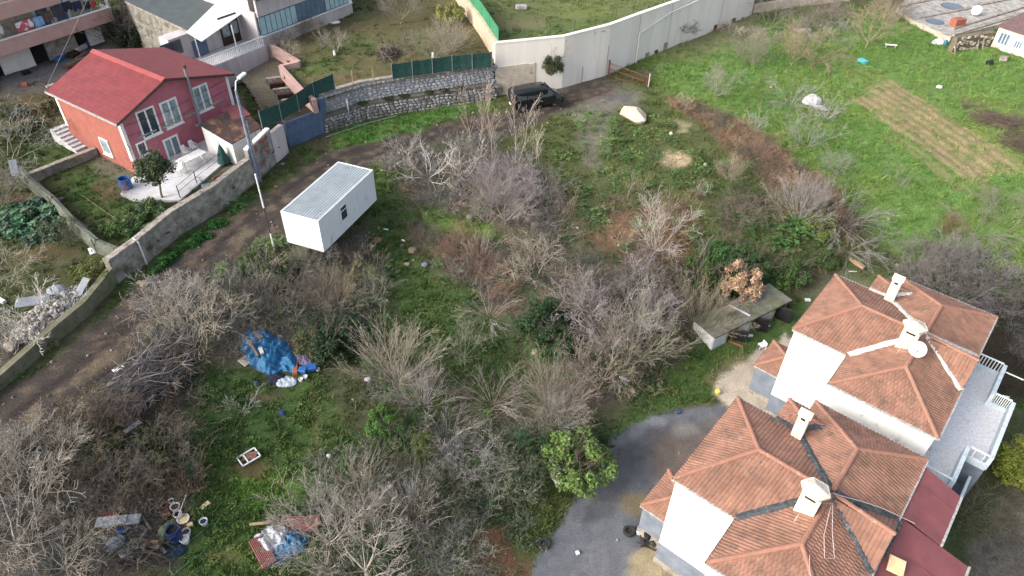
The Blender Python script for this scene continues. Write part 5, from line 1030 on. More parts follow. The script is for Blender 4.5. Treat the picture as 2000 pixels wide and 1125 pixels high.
# pipe on the wall
pf = Face(wwl[4], math.degrees(math.atan2(*(wwl[5] - wwl[4])[::-1]))); pp = thing('wall_pipe', 'white drainpipe rising up the pale wall then running along it', 'pipe', pf.pt(.0, 0, .12))
MB().tube([pf.pt(0, .0, .12), pf.pt(0, 3.1, .12)], .07, 8).build('downpipe', M['white_plastic'], pp); MB().tube([pf.pt(0, 3.1, .12), pf.pt(4.6, 4.1, .12), pf.pt(9.5, 4.65, .5)], .06, 8).build('sloping_pipe', M['white_plastic'], pp)
# green netting on the return and posts along the field edge
nf = thing('bright_green_net_fence', 'bright green netting on posts along the top of the pale wall corner', 'fence', (*wleft[1], WH))
for k in range(3):
    a, b = dle[k], dle[k + 1]
    a2 = a
    MB().prism([a, b, b + .02, a + .02], WH, WH + 1.25).build('netting', M['net_bright'], nf)
    for t in (0, .5): q = a * (1 - t) + b * t; MB().bar((*q, WH - .1), (*q, WH + 1.35), .06).build('post', M['net_bright'], nf)
for k, (px, py) in enumerate(((1024, 77), (1075, 70), (1122, 60), (1163, 52), (1202, 40), (1236, 28), (1266, 18))):
    q = P(px, py, WH - .2); tag(MB().bar(tuple(q), tuple(q + [0, 0, 1.05]), .05).build('fence_post', M['net']), ['leftmost thin green fence post on the raised field edge, nearest the green netting', 'second thin green post from the netting on the raised field edge', 'third thin green post from the netting, right of the ivy clump', 'middle thin green post above the rusty stanchion on the raised field edge', 'fifth thin green post from the netting on the raised field edge', 'sixth thin green post from the netting, above the wall pipe', 'rightmost thin green fence post on the raised field edge'][k], 'post', 'green fence posts on the raised field edge')
# ================================================================ GREEN NET FENCES
def net_fence(label, poly, zs, h, n_panels, gap=0.0, name='green_net_fence'):
    t = thing(name, label, 'fence', (*poly[0], zs[0])); L_ = [0]
    for a, b in zip(poly[:-1], poly[1:]): L_.append(L_[-1] + np.hypot(*(np.array(b) - np.array(a))))
    def at(s):
        for k in range(len(poly) - 1):
            if s <= L_[k + 1] + 1e-6: u = (s - L_[k]) / (L_[k + 1] - L_[k]); return np.array(poly[k]) * (1 - u) + np.array(poly[k + 1]) * u, zs[k] * (1 - u) + zs[k + 1] * u
    for k in range(n_panels):
        (a, za), (b, zb) = at(L_[-1] * k / n_panels), at(L_[-1] * (k + 1) / n_panels); d = (b - a) / np.hypot(*(b - a)); nn = np.array([-d[1], d[0]])
        mb = MB(); m_ = 5; i0 = 0
        for j in range(m_ + 1):
            u = j / m_; q = a * (1 - u) + b * u + nn * .05 * math.sin(u * math.pi) * rnd.uniform(.4, 1.2); zz = za * (1 - u) + zb * u
            mb.v += [(*q, zz + .03), (*(q + nn * .03), zz + h * .5), (*q, zz + h - .04 * math.sin(u * math.pi))]
        for j in range(m_):
            for r_i in range(2): i1 = j * 3 + r_i; mb.f.append((i1, i1 + 3, i1 + 4, i1 + 1))
        o = mb.build('net_panel', M['net'], t); sm = o.modifiers.new('s', 'SOLIDIFY'); sm.thickness = .012
    for k in range(n_panels + 1):
        a, za = at(min(L_[-1], L_[-1] * k / n_panels)); MB().bar((*a, za - .1), (*a, za + h + .08), .05).build('post', M['galv'], t)
    return t
net_fence('long dark green net fence on top of the stone wall in front of the lawn', [tuple(P(767, 155, 3.25)[:2]), tuple(P(880, 138, 3.25)[:2]), tuple(P(961, 130, 3.25)[:2])], [3.25, 3.25, 3.25], 1.35, 5)
net_fence('dark green net fence sagging down beside the blue gate and yard', [tuple(P(512, 248, 3.1)[:2]), tuple(P(560, 226, 3.)[:2]), tuple(P(614, 194, 3.)[:2]), tuple(P(655, 174, 3.28)[:2])], [2.95, 2.75, 3.0, 3.2], 1.45, 4)
for k, (px, py) in enumerate(((690, 165), (730, 160))):
    q = P(px, py, 3.25); tag(MB().bar(tuple(q), tuple(q + [0, 0, 1.3]), .06).build('fence_post', M['wood_new']), ['left tan fence post on the stone wall, nearer the gate', 'right tan fence post on the stone wall, nearer the long green net'][k], 'post', 'tan posts on the stone wall')
# pink kerbs and steps of the yard
def kerb(label, pts, h=.5, w_=.35, name='garden_kerb'):
    t = thing(name, label, 'low wall', tuple(pts[0]))
    for a, b in zip(pts[:-1], pts[1:]): MB().bar(Vector(a) + Vector((0, 0, h / 2 - .3)), Vector(b) + Vector((0, 0, h / 2 - .3)), w_, h + .6).build('kerb', M['pink_kerb'], t)
kerb('pink plastered kerb from the bungalow corner down into the lawn', [P(531, 96, 2.95), P(586, 130, 2.95)]); kerb('pink plastered kerb beside the dark steps of the yard', [P(586, 132, 2.9), P(550, 140, 2.8), P(590, 185, 2.9), P(617, 208, 2.9)], .6)
ys = thing('yard_steps', 'dark brown steps climbing from the yard beside the pink kerb', 'steps', P(555, 180, 1.6))
for k in range(6):
    q = P(533 + k * 8, 152 + k * 10.5, 2.3 - k * .12); MB().box((q[0], q[1], q[2] - .4), 1.35, .34, .44, R_(20)).build('step', M['wood_dark'] if k % 2 else M['coping'], ys)
# ================================================================ BUNGALOW
BF = Face(bung_p0, 55.6, -1)
bg = thing('pink_bungalow', 'pale pink bungalow with a long glazed veranda and white canopy', 'house', BF.pt(-5, 3, 0))
def fbox(F, a0, a1, z0, z1, o0, o1): return MB().hexa([F.pt(a0, z0, o0), F.pt(a1, z0, o0), F.pt(a1, z0, o1), F.pt(a0, z0, o1)], [F.pt(a0, z1, o0), F.pt(a1, z1, o0), F.pt(a1, z1, o1), F.pt(a0, z1, o1)])
fbox(BF, -11.6, 0, .5, 4.15, -.25, 0).build('base_wall', M['pale_pink'], bg); fbox(BF, -11.6, 0, 6.0, 7.6, -.25, 0).build('upper_wall', M['pale_pink'], bg); fbox(BF, -.35, 0, 4.15, 6.0, -.25, 0).build('corner_pier', M['white_wall'], bg)
fbox(BF, -.25, 0, .5, 7.6, -8, -.25).build('side_wall', M['pale_pink'], bg); fbox(BF, -11.5, -.3, 1.0, 7.5, -8, -1.2).build('house_body', M['pale_pink'], bg)
fbox(BF, -11.7, -.0, 4.16, 4.26, -.2, .1).build('window_sill', M['white_wall'], bg)
vw = fbox(BF, -11.55, -.36, 4.262, 5.99, -.14, -.06).build('veranda_glazing', M['glass_cyan'], bg)
gs = [-11.55, -10.9, -10.3, -9.7, -9.1, -8.5, -7.9, -7.2, -6.5, -5.95, -5.35, -4.75, -4.15, -3.5, -2.9, -2.3, -1.7, -1.1, -.5]
for k, (a0, a1) in enumerate(zip(gs[:-1], gs[1:])):
    dk = 7 <= k < 13; fbox(BF, a0 + .035, a1 - .035, 4.34, 5.9, -.055, -.035).build('pane', M['glass_grey'] if dk else M['glass_cyan'], vw)
    fbox(BF, a0 - .03, a0 + .03, 4.27, 5.98, -.06, -.015).build('mullion', M['gate_blue'], vw)
for z0 in (4.265, 5.9): fbox(BF, -11.5, -.38, z0, z0 + .07, -.06, -.01).build('glazing_rail', M['gate_blue'], vw)
# recessed entrance with double wooden door, terrace, railing, canopy
BL = -11.6
fbox(BF, BL - 7.7, BL, 1.0, 5.7, -4, -2.6).build('entrance_wall', M['pale_pink'], bg)
fbox(BF, BL - .2, BL, 3.4, 6.4, -2.6, -.25).build('reveal_wall', M['pale_pink'], bg)
dr_ = fbox(BF, BL - 2.5, BL - .5, 3.5, 6.1, -2.6, -2.5).build('entrance_door', M['wood_dark'], bg)
for a0 in (BL - 2.35, BL - 1.4): fbox(BF, a0, a0 + .75, 4.3, 5.4, -2.5, -2.48).build('pane', M['curtain'], dr_); fbox(BF, a0, a0 + .75, 5.55, 6.0, -2.5, -2.48).build('pane', M['curtain'], dr_)
fbox(BF, BL - 8.6, BL - 6.6, 4.3, 5.5, -2.6, -2.52).build('window', M['glass_dark'], bg); fbox(BF, BL - 5.6, BL - 4.3, 3.6, 4.9, -2.6, -2.3).build('air_unit', M['gate_blue'], bg)
fbox(BF, BL - 9.5, BL, .5, 3.45, -2.6, .3).build('terrace_block', M['pale_pink'], bg); fbox(BF, BL - 9.5, BL - .05, 3.452, 3.5, -2.5, .28).build('terrace_floor', M['patio'], bg)
rl_ = fbox(BF, BL - 9.5, BL - .1, 4.3, 4.36, .1, .18).build('terrace_railing', M['white_metal'], bg)
for k in range(48): fbox(BF, BL - 9.4 + k * .196, BL - 9.4 + k * .196 + .045, 3.5, 4.3, .12, .16).build('baluster', M['white_metal'], rl_)
cz = [P(364, 62, 5.95), P(394, 80, 5.95), P(503, 4, 5.95), P(440, -12, 5.95)]
MB().hexa([tuple(q - [0, 0, .08]) for q in cz], [tuple(q) for q in cz]).build('canopy', M['white_metal'], bg)
q = P(465, 105, 3.4); MB().tube([tuple(q), (q[0], q[1], 6.0)], .06, 8).build('canopy_post', M['white_metal'], bg); q = P(392, 116, 3.4); MB().tube([tuple(q), (q[0], q[1], 5.9)], .05, 8).build('canopy_post', M['white_metal'], bg)
gr_ = [P(225, -30, 5.85), P(245, 4, 5.85), P(366, 61, 5.85), P(445, -10, 5.85), P(520, -40, 5.85), P(520, -90, 5.85)]
MB().hexa([tuple(q - [0, 0, .1]) for q in gr_], [tuple(q) for q in gr_]).build('roof', M['grey_roof'], bg)
MB().hexa([(*q[:2], .8) for q in [q * .97 + gr_[3] * .03 for q in gr_]], [(*(q * .97 + gr_[3] * .03)[:2], 5.6) for q in gr_]).build('outbuilding_wall', M['old_wall'], bg)
MB().bar(tuple(gr_[1]), tuple(gr_[2]), .12).build('gutter', M['coping'], bg)
ru = [P(560, -8, 7.65), P(700, -50, 7.65), P(600, -110, 8.6), P(470, -40, 8.2)]
MB().hexa([tuple(BF.pt(-11.8, 7.55, .4)), tuple(BF.pt(.4, 7.55, .4)), tuple(BF.pt(.4, 9, -8)), tuple(BF.pt(-11.8, 9, -8))], [tuple(BF.pt(-11.8, 7.65, .4)), tuple(BF.pt(.4, 7.65, .4)), tuple(BF.pt(.4, 9.1, -8)), tuple(BF.pt(-11.8, 9.1, -8))]).build('roof', M['grey_roof'], bg)
tag(MB().box(P(655, 45, 3.1), .9, .4, .12, .5).build('white_rag', M['cloth']), 'white cloth lying against the base of the pink bungalow', 'cloth').color = (1, 1, 1, 1)
# ================================================================ APARTMENT BLOCK
ab = P(205, 82, 1.0)[:2]; AF = Face(ab, 56.3, -1)
ap = thing('apartment_block', 'run-down apartment block with salmon balconies and a white ground floor', 'building', AF.pt(-6, 1, 0))
AL = -16.0
fbox(AF, AL, 0, .5, 9.5, -8, -.25).build('building_core', M['pale_pink'], ap)
cuts = [(-11.2, -10.0, 1.0, 3.2), (-7.1, -5.7, 1.0, 3.1), (-2.7, -1.5, 1.3, 3.1)]
# ground floor wall pieces between openings
x = AL
for a0, a1, z0, z1 in cuts:
    fbox(AF, x, a0, .5, 3.5, -.25, 0).build('ground_floor_wall', M['white_wall'] if x != -5.7 else M['concrete'], ap); fbox(AF, a0, a1, z1, 3.5, -.25, 0).build('lintel', M['white_wall'], ap); fbox(AF, a0 + .01, a1 - .01, z0 - .2, z1, -.249, -.2).build('doorway', M['dark'], ap); x = a1
fbox(AF, x, 0, .5, 3.5, -.25, 0).build('ground_floor_wall', M['white_wall'], ap)
fbox(AF, AL, .9, 3.5, 3.7, -.24, 1.5).build('balcony_slab', M['pale_pink'], ap)
pr_ = fbox(AF, AL, .9, 3.3, 4.55, 1.5, 1.62).build('balcony_parapet', M['balcony'], ap); fbox(AF, AL, .95, 4.552, 4.64, 1.46, 1.68).build('parapet_coping', M['white_wall'], pr_); fbox(AF, .82, .94, 3.4, 4.55, -.2, 1.498).build('balcony_side', M['white_wall'], ap)
fbox(AF, AL, -3.4, 6.4, 6.6, -.24, 1.5).build('balcony_slab', M['pale_pink'], ap); pr2 = fbox(AF, AL, -3.4, 6.2, 7.5, 1.5, 1.62).build('balcony_parapet', M['balcony'], ap); fbox(AF, .7, .9, 4.6, 7.6, 1.4, 1.6).build('balcony_column', M['white_wall'], ap)
fbox(AF, -14, -.3, 3.75, 9.4, -.245, -.15).build('upper_wall', M['concrete_tan'], ap)
for a0, a1, mt_ in ((-13.4, -12.3, M['glass_grey']), (-11.8, -10.8, M['dark']), (-10.2, -9.2, M['dark']), (-5.3, -4.2, M['glass_grey']), (-3.6, -2.5, M['glass_grey'])):
    wd = fbox(AF, a0 - .3, a1 + .3, 3.75, 6.15, -.15, -.11).build('window', M['white_wall'], ap); fbox(AF, a0, a1, 3.8, 6.0, -.11, -.095).build('pane', mt_, wd)
LD = [(-9.6, .6, .9, (.85, .83, .85), 'crumpled white sheet on the balcony line, leftmost of the washing', 'sheet'), (-7.9, 1.5, 1.0, (.75, .4, .45), 'red and white checked cloth hanging on the balcony line', 'cloth'), (-6.3, .9, 1.0, (.3, .5, .8), 'pale blue cloth hanging next to the checked one', 'cloth'), (-5.3, .8, 1.1, (.16, .1, .09), 'dark brown blanket on the balcony washing line', 'blanket'),
      (-4.4, 1.0, 1.2, (.07, .075, .09), 'charcoal coat hanging in the middle of the washing', 'coat'), (-3.3, .9, .9, (.03, .035, .06), 'nearly black trousers drying on the balcony', 'trousers'), (-2.4, .9, .9, (.03, .04, .09), 'navy clothes hanging near the balcony corner', 'clothes'), (-1.3, .6, .8, (.04, .03, .06), 'dark purple top at the right end of the washing line', 'clothes'), (-.6, .5, .6, (.55, .05, .08), 'bright red cloth at the balcony corner', 'cloth')]
ck = mat('checked_cloth', A(236, 232, 236, .8), A(214, 90, 104, .75), rough=.9, scale=1.2, bump=.1, vec_scale=(2.2, 2.2, 1.4), cut=(.49, .52))
for k, (a0, w_, h_, col, lb, ct_) in enumerate(LD):
    mb = MB(); n2 = 6; zt = 5.75 - .3 * math.sin(k); 
    for j in range(n2 + 1):
        u = j / n2; oo = 1.15 + .05 * math.sin(j * 2.1 + k); mb.v += [tuple(AF.pt(a0 + w_ * u, zt, oo)), tuple(AF.pt(a0 + w_ * u + .02, zt - h_ * .5, oo + .04)), tuple(AF.pt(a0 + w_ * u, zt - h_ * (.9 + .15 * math.sin(j * 1.7 + k)), oo + .03 * math.sin(j)))]
    for j in range(n2):
        for r_i in range(2): i1 = j * 3 + r_i; mb.f.append((i1, i1 + 3, i1 + 4, i1 + 1))
    o = mb.build('hanging_' + ct_, ck if k == 1 else M['cloth']); sm = o.modifiers.new('s', 'SOLIDIFY'); sm.thickness = .03; tag(o, lb, ct_); o.color = (*col, 1)
tag(MB().tube([AF.pt(-13, 5.78, 1.15), AF.pt(-6, 5.62, 1.15), AF.pt(.8, 5.8, 1.15)], .012, 4).build('washing_line', M['wire']), 'thin washing line strung along the salmon balcony', 'line')
# ================================================================ OUTHOUSE BY THE UPPER VILLA
so_ = P(1340 + 400 / 7.03, 560 + 680 / 7.03, -2.5)[:2]; SF = Face(so_, 32.3, -1); sh_ = thing('long_outhouse', 'low white outhouse with a flat mossy concrete roof and open doorways', 'shed', SF.pt(3, -3.8, -1.2))
zt = -2.62; zb_ = -4.4
MB().hexa([tuple(SF.pt(*a)) for a in ((-.1, zt, .12), (7.1, zt, .12), (7.1, zt, -2.0), (-.1, zt, -2.0))], [tuple(SF.pt(*a)) for a in ((-.1, zt + .14, .12), (7.1, zt + .14, .12), (7.1, zt + .14, -2.0), (-.1, zt + .14, -2.0))]).build('roof_slab', M['shed_roof'], sh_)
for a0, a1, m_ in ((0, 1.15, M['parapet']), (2.2, 3.35, M['parapet']), (4.4, 5.6, M['pale_pink'])): fbox(SF, a0, a1, zb_, zt - .002, -.12, 0).build('front_wall', m_, sh_)
fbox(SF, 0.0, .12, zb_, zt - .002, -1.82, -.12).build('side_wall', M['white_wall'], sh_); fbox(SF, 0, 7, zb_, zt - .002, -1.95, -1.83).build('rear_wall', M['white_wall'], sh_); fbox(SF, 6.9, 7, zb_, zt - .002, -1.82, -.1).build('side_wall', M['coping'], sh_)
for a0 in (1.17, 2.18, 3.37, 4.3, 5.62): fbox(SF, a0, a0 + .06, zb_, zt - .004, -1.6, .05).build('partition', M['coping'], sh_)
for a0, rz in ((1.9, .9), (3.9, .7), (6.1, 1.0)):
    h0 = SF.pt(a0, 0, 0); d_ = Vector((math.cos(R_(32) - rz), math.sin(R_(32) - rz), 0)); dd = MB(); 
    dd.bar(h0 + Vector((0, 0, -3.35)), h0 + d_ * .9 + Vector((0, 0, -3.35)), .05, 1.2); dd.build('open_door', M['dark'], sh_)
    for zz in (-3.92, -2.75): MB().bar(h0 + Vector((0, 0, zz)), h0 + d_ * .92 + Vector((0, 0, zz)), .07).build('door_frame_bar', M['rubber'], sh_)
tag(MB().bar(SF.pt(2.9, zt + .2, -1.7), SF.pt(3.35, zt + .2, -.2), .09, .08).build('white_batten', M['white_metal']), 'white batten lying across the mossy outhouse roof', 'batten')
# ================================================================ TOP RIGHT RUINS AND CREAM HOUSE
sl0 = [P(1752, 14, 1.0), P(1785, 38, 1.0), P(1858, 72, 1.0), P(2050, 22, 1.0), P(2050, -70, 1.0), P(1820, -50, 1.0)]
fs = thing('flat_roof_ruin', 'low flat grey concrete roofs with rubble edges in the far corner', 'building', tuple(sl0[2] - [0, 0, 1.0]))
MB().hexa([(*q[:2], -.5) for q in sl0], [(*q[:2], .85) for q in sl0]).build('wall', M['concrete_tan'], fs); MB().hexa([(*q[:2], .86) for q in sl0], [tuple(q) for q in sl0]).build('roof_slab', M['concrete'], fs)
for a, b, w_ in (((1790, 36), (1905, 14), .35), (((1755, 12)), (1850, -8), .5), ((1860, 68), (2000, 26), .5), ((1900, 12), (1990, -6), .4), ((1862, 56), (2000, 14), .25)):
    MB().bar(tuple(P(*a, 1.06)), tuple(P(*b, 1.06)), w_, .16).build('roof_kerb', M['coping'], fs)
MB().box(P(1868, 50, 1.02), 1.3, .9, .8, .3).build('roof_hatch', M['brick_red'], fs)
MB().lathe(tuple(P(1826, 42, 1.003)), [(1.0, 0), (.95, .02), (.2, .025)], 16).build('puddle', M['glass_dark'], fs); MB().lathe(tuple(P(1860, 12, 1.003)), [(1.3, 0), (1.2, .02), (.2, .025)], 16).build('puddle', M['glass_dark'], fs)
RWF = Face(P(1858, 105, .2), 20, -1)
rwl = thing('rubble_wall', 'broken brown rubble wall leaning against the flat concrete roofs', 'wall', RWF.pt(2, 0, 0)); fbox(RWF, 0, 5.2, -.4, 1.9, -.6, 0).build('wall_core', mat('brown_rubble', A(150, 134, 108), A(112, 100, 82), rough=.95, scale=4, bump=.5), rwl)
for k in range(46):
    a = rnd.uniform(0, 5.0); z = rnd.uniform(0, 1.8); s = rnd.uniform(.2, .45); MB().box(tuple(RWF.pt(a, z, .06)), s, .2, s * .6, R_(20) + rnd.uniform(-.2, .2)).build('stone', M['concrete_tan'] if k % 3 else M['coping'], rwl, bevel=.03)
for a, b in ((3.2, 3.7), (3.9, 4.1), (.1, .35)): MB().bar(tuple(RWF.pt(a, -.1, .5)), tuple(RWF.pt(a - .2, 1.4, .1)), .28, .1).build('leaning_slab', M['coping'], rwl)
CF_ = Face(P(1932, 97, 0), -56.7, -1); ch_ = thing('cream_cottage', 'cream-walled cottage with brown roof and white-barred windows in the far corner', 'house', CF_.pt(2, 0, -2))
fbox(CF_, 0, 7, -.4, 2.5, -5, 0).build('wall', M['cream'], ch_)
MB().hexa([tuple(CF_.pt(*p)) for p in ((-.2, 2.52, .3), (7.2, 2.52, .3), (7.2, 3.6, -2.8), (.5, 3.6, -2.8))], [tuple(CF_.pt(*p)) for p in ((-.2, 2.62, .3), (7.2, 2.62, .3), (7.2, 3.7, -2.8), (.5, 3.7, -2.8))]).build('roof', M['brown_tile'], ch_)
MB().hexa([tuple(CF_.pt(*p)) for p in ((-.2, 2.52, -5.3), (.5, 3.6, -2.81), (7.2, 3.6, -2.81), (7.2, 2.52, -5.3))], [tuple(CF_.pt(*p)) for p in ((-.2, 2.62, -5.3), (.5, 3.7, -2.81), (7.2, 3.7, -2.81), (7.2, 2.62, -5.3))]).build('roof', M['brown_tile'], ch_)
window_rect(CF_, .4, 1.5, .9, 2.1, ch_, .06, M['glass_grey'], 3, M['white_wall']); window_rect(CF_, 2.1, 2.9, 1.0, 1.8, ch_, .06, M['glass_grey'], 3, M['white_wall'])
dish('roof_dish', tuple(P(1904, 30, 1.0)), .55, R_(215), R_(30), 'large white satellite dish standing on the flat concrete roof')
tag(MB().tube([tuple(P(1904, 30, 1.0)), tuple(P(1904, 30, 1.0) + [0, 0, 1.0])], .04).build('dish_mast', M['galv']), 'thin mast under the dish on the flat concrete roof', 'mast')
# background retaining strip at the top
bwx = [P(1470, 28, .3)[:2], P(1560, 12, .4)[:2], P(1660, 2, .4)[:2]]; tb = thing('far_garden_wall', 'low tan wall at the top edge behind the brush', 'wall', (*bwx[0], .2))
for a, b in zip(bwx[:-1], bwx[1:]): d = (b - a) / np.hypot(*(b - a)); n2 = np.array([-d[1], d[0]]); MB().prism([a, b, b + n2 * .3, a + n2 * .3], -.2, 1.4).build('wall', M['concrete_tan'], tb)
# ================================================================ TREES AND SHRUBS
BARK = mat('bark_and_twigs', (1, 1, 1), (.68, .66, .64), rough=.9, scale=3, bump=.1, tint=True, spec=.15)
LEAF = mat('leaf_tinted', (1, 1, 1), (.6, .66, .55), rough=.75, scale=1.2, bump=0, tint=True, spec=.25, island=.35)
LEAFD = mat('dry_leaf', A(212, 176, 138, .78), A(176, 138, 104, .7), rough=.85, scale=2, bump=0, island=.25)
def skeleton(seed, stems, L, tilt, base_sp, kids, r0, wob=.25, grav=.1, seglen=.28, ratio=.55, kid_ang=.6, taper=.75, trunk=0.0, start=.25, zdroop=0.0, minr=.0065):
    """branching skeleton: list of (p, q, rp, rq, level)"""
    r = np.random.RandomState(seed); S_ = []
    def grow(p, d, length, rad, lv):
        n = max(2, int(length / (seglen * (1 if lv == 0 else .8)))); st = length / n; pts = []
        for k in range(n):
            d = d + r.randn(3) * wob * (.6 if lv == 0 else 1.0) * math.sqrt(st); d[2] += (grav if lv < 2 else grav * .5 - zdroop) * st; d = d / np.linalg.norm(d)
            q = p + d * st; ra = rad * (1 - taper * k / n); rb = rad * (1 - taper * (k + 1) / n); S_.append((p, q, max(ra, minr), max(rb, minr), lv)); pts.append((q, d.copy(), rb, (k + 1) / n)); p = q
        if lv < len(kids):
            nk = kids[lv]; nk = nk if isinstance(nk, int) else r.randint(nk[0], nk[1] + 1)
            for j in range(nk):
                f = start + (1 - start) * (j + r.rand()) / nk; q, dd, rr_, _ = pts[min(n - 1, int(f * n))]; ax = r.randn(3); ax -= ax @ dd * dd; ax /= np.linalg.norm(ax) + 1e-9
                an = kid_ang * r.uniform(.6, 1.3); nd = dd * math.cos(an) + ax * math.sin(an); grow(q, nd / np.linalg.norm(nd), length * ratio * r.uniform(.65, 1.2) * (1.15 - .5 * f), max(rr_ * .62, minr), lv + 1)
    if trunk:
        grow_n = 3; p = np.zeros(3)
        for k in range(grow_n): q = p + np.array([r.randn() * .06, r.randn() * .06, trunk / grow_n]); S_.append((p, q, r0 * (1.35 - k * .1), r0 * (1.25 - k * .1), -1)); p = q
        top = p
    for i in range(stems):
        a = 2 * math.pi * (i + r.rand() * .8) / stems; t = tilt[0] + (tilt[1] - tilt[0]) * r.rand() ** .7; d = np.array([math.cos(a) * math.sin(t), math.sin(a) * math.sin(t), math.cos(t)])
        p = top.copy() if trunk else np.array([math.cos(a), math.sin(a), 0]) * base_sp * r.rand() - np.array([0, 0, .08]); grow(p, d, L * r.uniform(.75, 1.12), r0 * r.uniform(.6, 1), 0)
    return S_
def skin_mesh(name, segs, material, sides=3):
    p = np.array([s[0] for s in segs]); q = np.array([s[1] for s in segs]); rp = np.array([s[2] for s in segs])[:, None]; rq = np.array([s[3] for s in segs])[:, None]; d = q - p; d /= np.linalg.norm(d, axis=1)[:, None] + 1e-9
    u = np.where(np.abs(d[:, 2:3]) < .9, np.array([[0, 0, 1.]]), np.array([[1., 0, 0]])); x = np.cross(d, u); x /= np.linalg.norm(x, axis=1)[:, None]; y = np.cross(x, d); V_ = []
    for c, rr_ in ((p, rp), (q, rq)):
        for j in range(sides): a = 2 * math.pi * j / sides; V_.append(c + (x * math.cos(a) + y * math.sin(a)) * rr_)
    V_ = np.stack(V_, 1).reshape(-1, 3); n = len(segs); b = (np.arange(n) * 2 * sides)[:, None]; F_ = np.concatenate([b + np.array([[j, (j + 1) % sides, sides + (j + 1) % sides, sides + j]]) for j in range(sides)], 0)
    me = bpy.data.meshes.new(name); me.vertices.add(len(V_)); me.vertices.foreach_set('co', V_.astype(np.float32).ravel()); me.loops.add(F_.size); me.loops.foreach_set('vertex_index', F_.astype(np.int32).ravel())
    me.polygons.add(len(F_)); me.polygons.foreach_set('loop_start', np.arange(0, F_.size, 4, dtype=np.int32)); me.polygons.foreach_set('use_smooth', np.ones(len(F_), bool)); me.update(calc_edges=True); me.materials.append(material); return me
def leaf_mesh(name, centers, rad, n, size, seed, material, droop=.3, up=.5):
    r = np.random.RandomState(seed); c = np.array([k[:3] for k in centers]); R_s = np.array([k[3] for k in centers]); w_ = R_s ** 2; i = r.choice(len(c), n, p=w_ / w_.sum())
    v = r.randn(n, 3); v /= np.linalg.norm(v, axis=1)[:, None]; rr_ = R_s[i] * (.55 + .5 * r.rand(n)) * (.8 + .4 * fbm(v[:, 0] * 3 + i, v[:, 1] * 3 + v[:, 2] * 2, 2)); p = c[i] + v * rr_[:, None]; p[:, 2] = np.maximum(p[:, 2], .05)
    nrm_ = v * .6 + r.randn(n, 3) * .5; nrm_[:, 2] += up; nrm_ /= np.linalg.norm(nrm_, axis=1)[:, None]; t = np.cross(nrm_, r.randn(n, 3)); t /= np.linalg.norm(t, axis=1)[:, None]; b = np.cross(nrm_, t); s = (size * (.6 + .8 * r.rand(n)))[:, None]
    V_ = np.stack([p - t * s, p - b * s * .5 + nrm_ * s * .12, p + t * s, p + b * s * .5 + nrm_ * s * .12], 1).reshape(-1, 3); F_ = np.arange(4 * n).reshape(n, 4)
    me = bpy.data.meshes.new(name); me.vertices.add(4 * n); me.vertices.foreach_set('co', V_.astype(np.float32).ravel()); me.loops.add(F_.size); me.loops.foreach_set('vertex_index', F_.astype(np.int32).ravel()); me.polygons.add(n); me.polygons.foreach_set('loop_start', np.arange(0, F_.size, 4, dtype=np.int32)); me.update(calc_edges=True); me.materials.append(material); return me
KIND = {}
def bare(kind, seed, **k):
    segs = skeleton(seed, **k); lo = [s for s in segs if s[4] <= 0]; hi = [s for s in segs if s[4] > 0]
    KIND[kind] = [('limbs', skin_mesh(kind + '_limbs', lo, BARK, 5), None), ('twigs', skin_mesh(kind + '_twigs', hi, BARK, 3), None)]
# unit: about 3 m tall prototypes
MTW = mat('twig_tinted', (1, 1, 1), (.7, .7, .68), rough=.9, scale=3, bump=0, attr=('tint', 'INSTANCER'), spec=.1)
def skel_proto(seed, **k):
    me = skin_mesh('t', skeleton(seed, **k), MTW, 3); v = [tuple(q.co) for q in me.vertices]; f = [tuple(p.vertices) for p in me.polygons]; bpy.data.meshes.remove(me); return v, f, MTW
TP = [skel_proto(91, stems=9, L=.95, tilt=(.1, 1.1), base_sp=.25, kids=[6, 3], r0=.011, wob=.5, grav=.1, kid_ang=.7, ratio=.5, minr=.0055), skel_proto(92, stems=12, L=1.1, tilt=(.05, .8), base_sp=.2, kids=[5, 2], r0=.011, wob=.25, grav=.1, kid_ang=.5, ratio=.42, minr=.0055),
      skel_proto(93, stems=10, L=1.0, tilt=(.6, 1.4), base_sp=.3, kids=[6, 3], r0=.01, wob=.6, grav=-.1, kid_ang=.7, ratio=.5, minr=.0055)]
scrub('thicket', .9, 1.2, TP, [(p_, tuple(min(255, c__ * 1.2) for c__ in c_), s_, d_ * {4: .35, 6: .8, 7: .5, 8: .12, 12: .4, 3: .7}.get(k_, 1)) for k_, (p_, c_, s_, d_) in enumerate(SCRUBZ)], 'low bare twiggy thicket filling the gaps between the shrubs', 'thicket', seed=31)
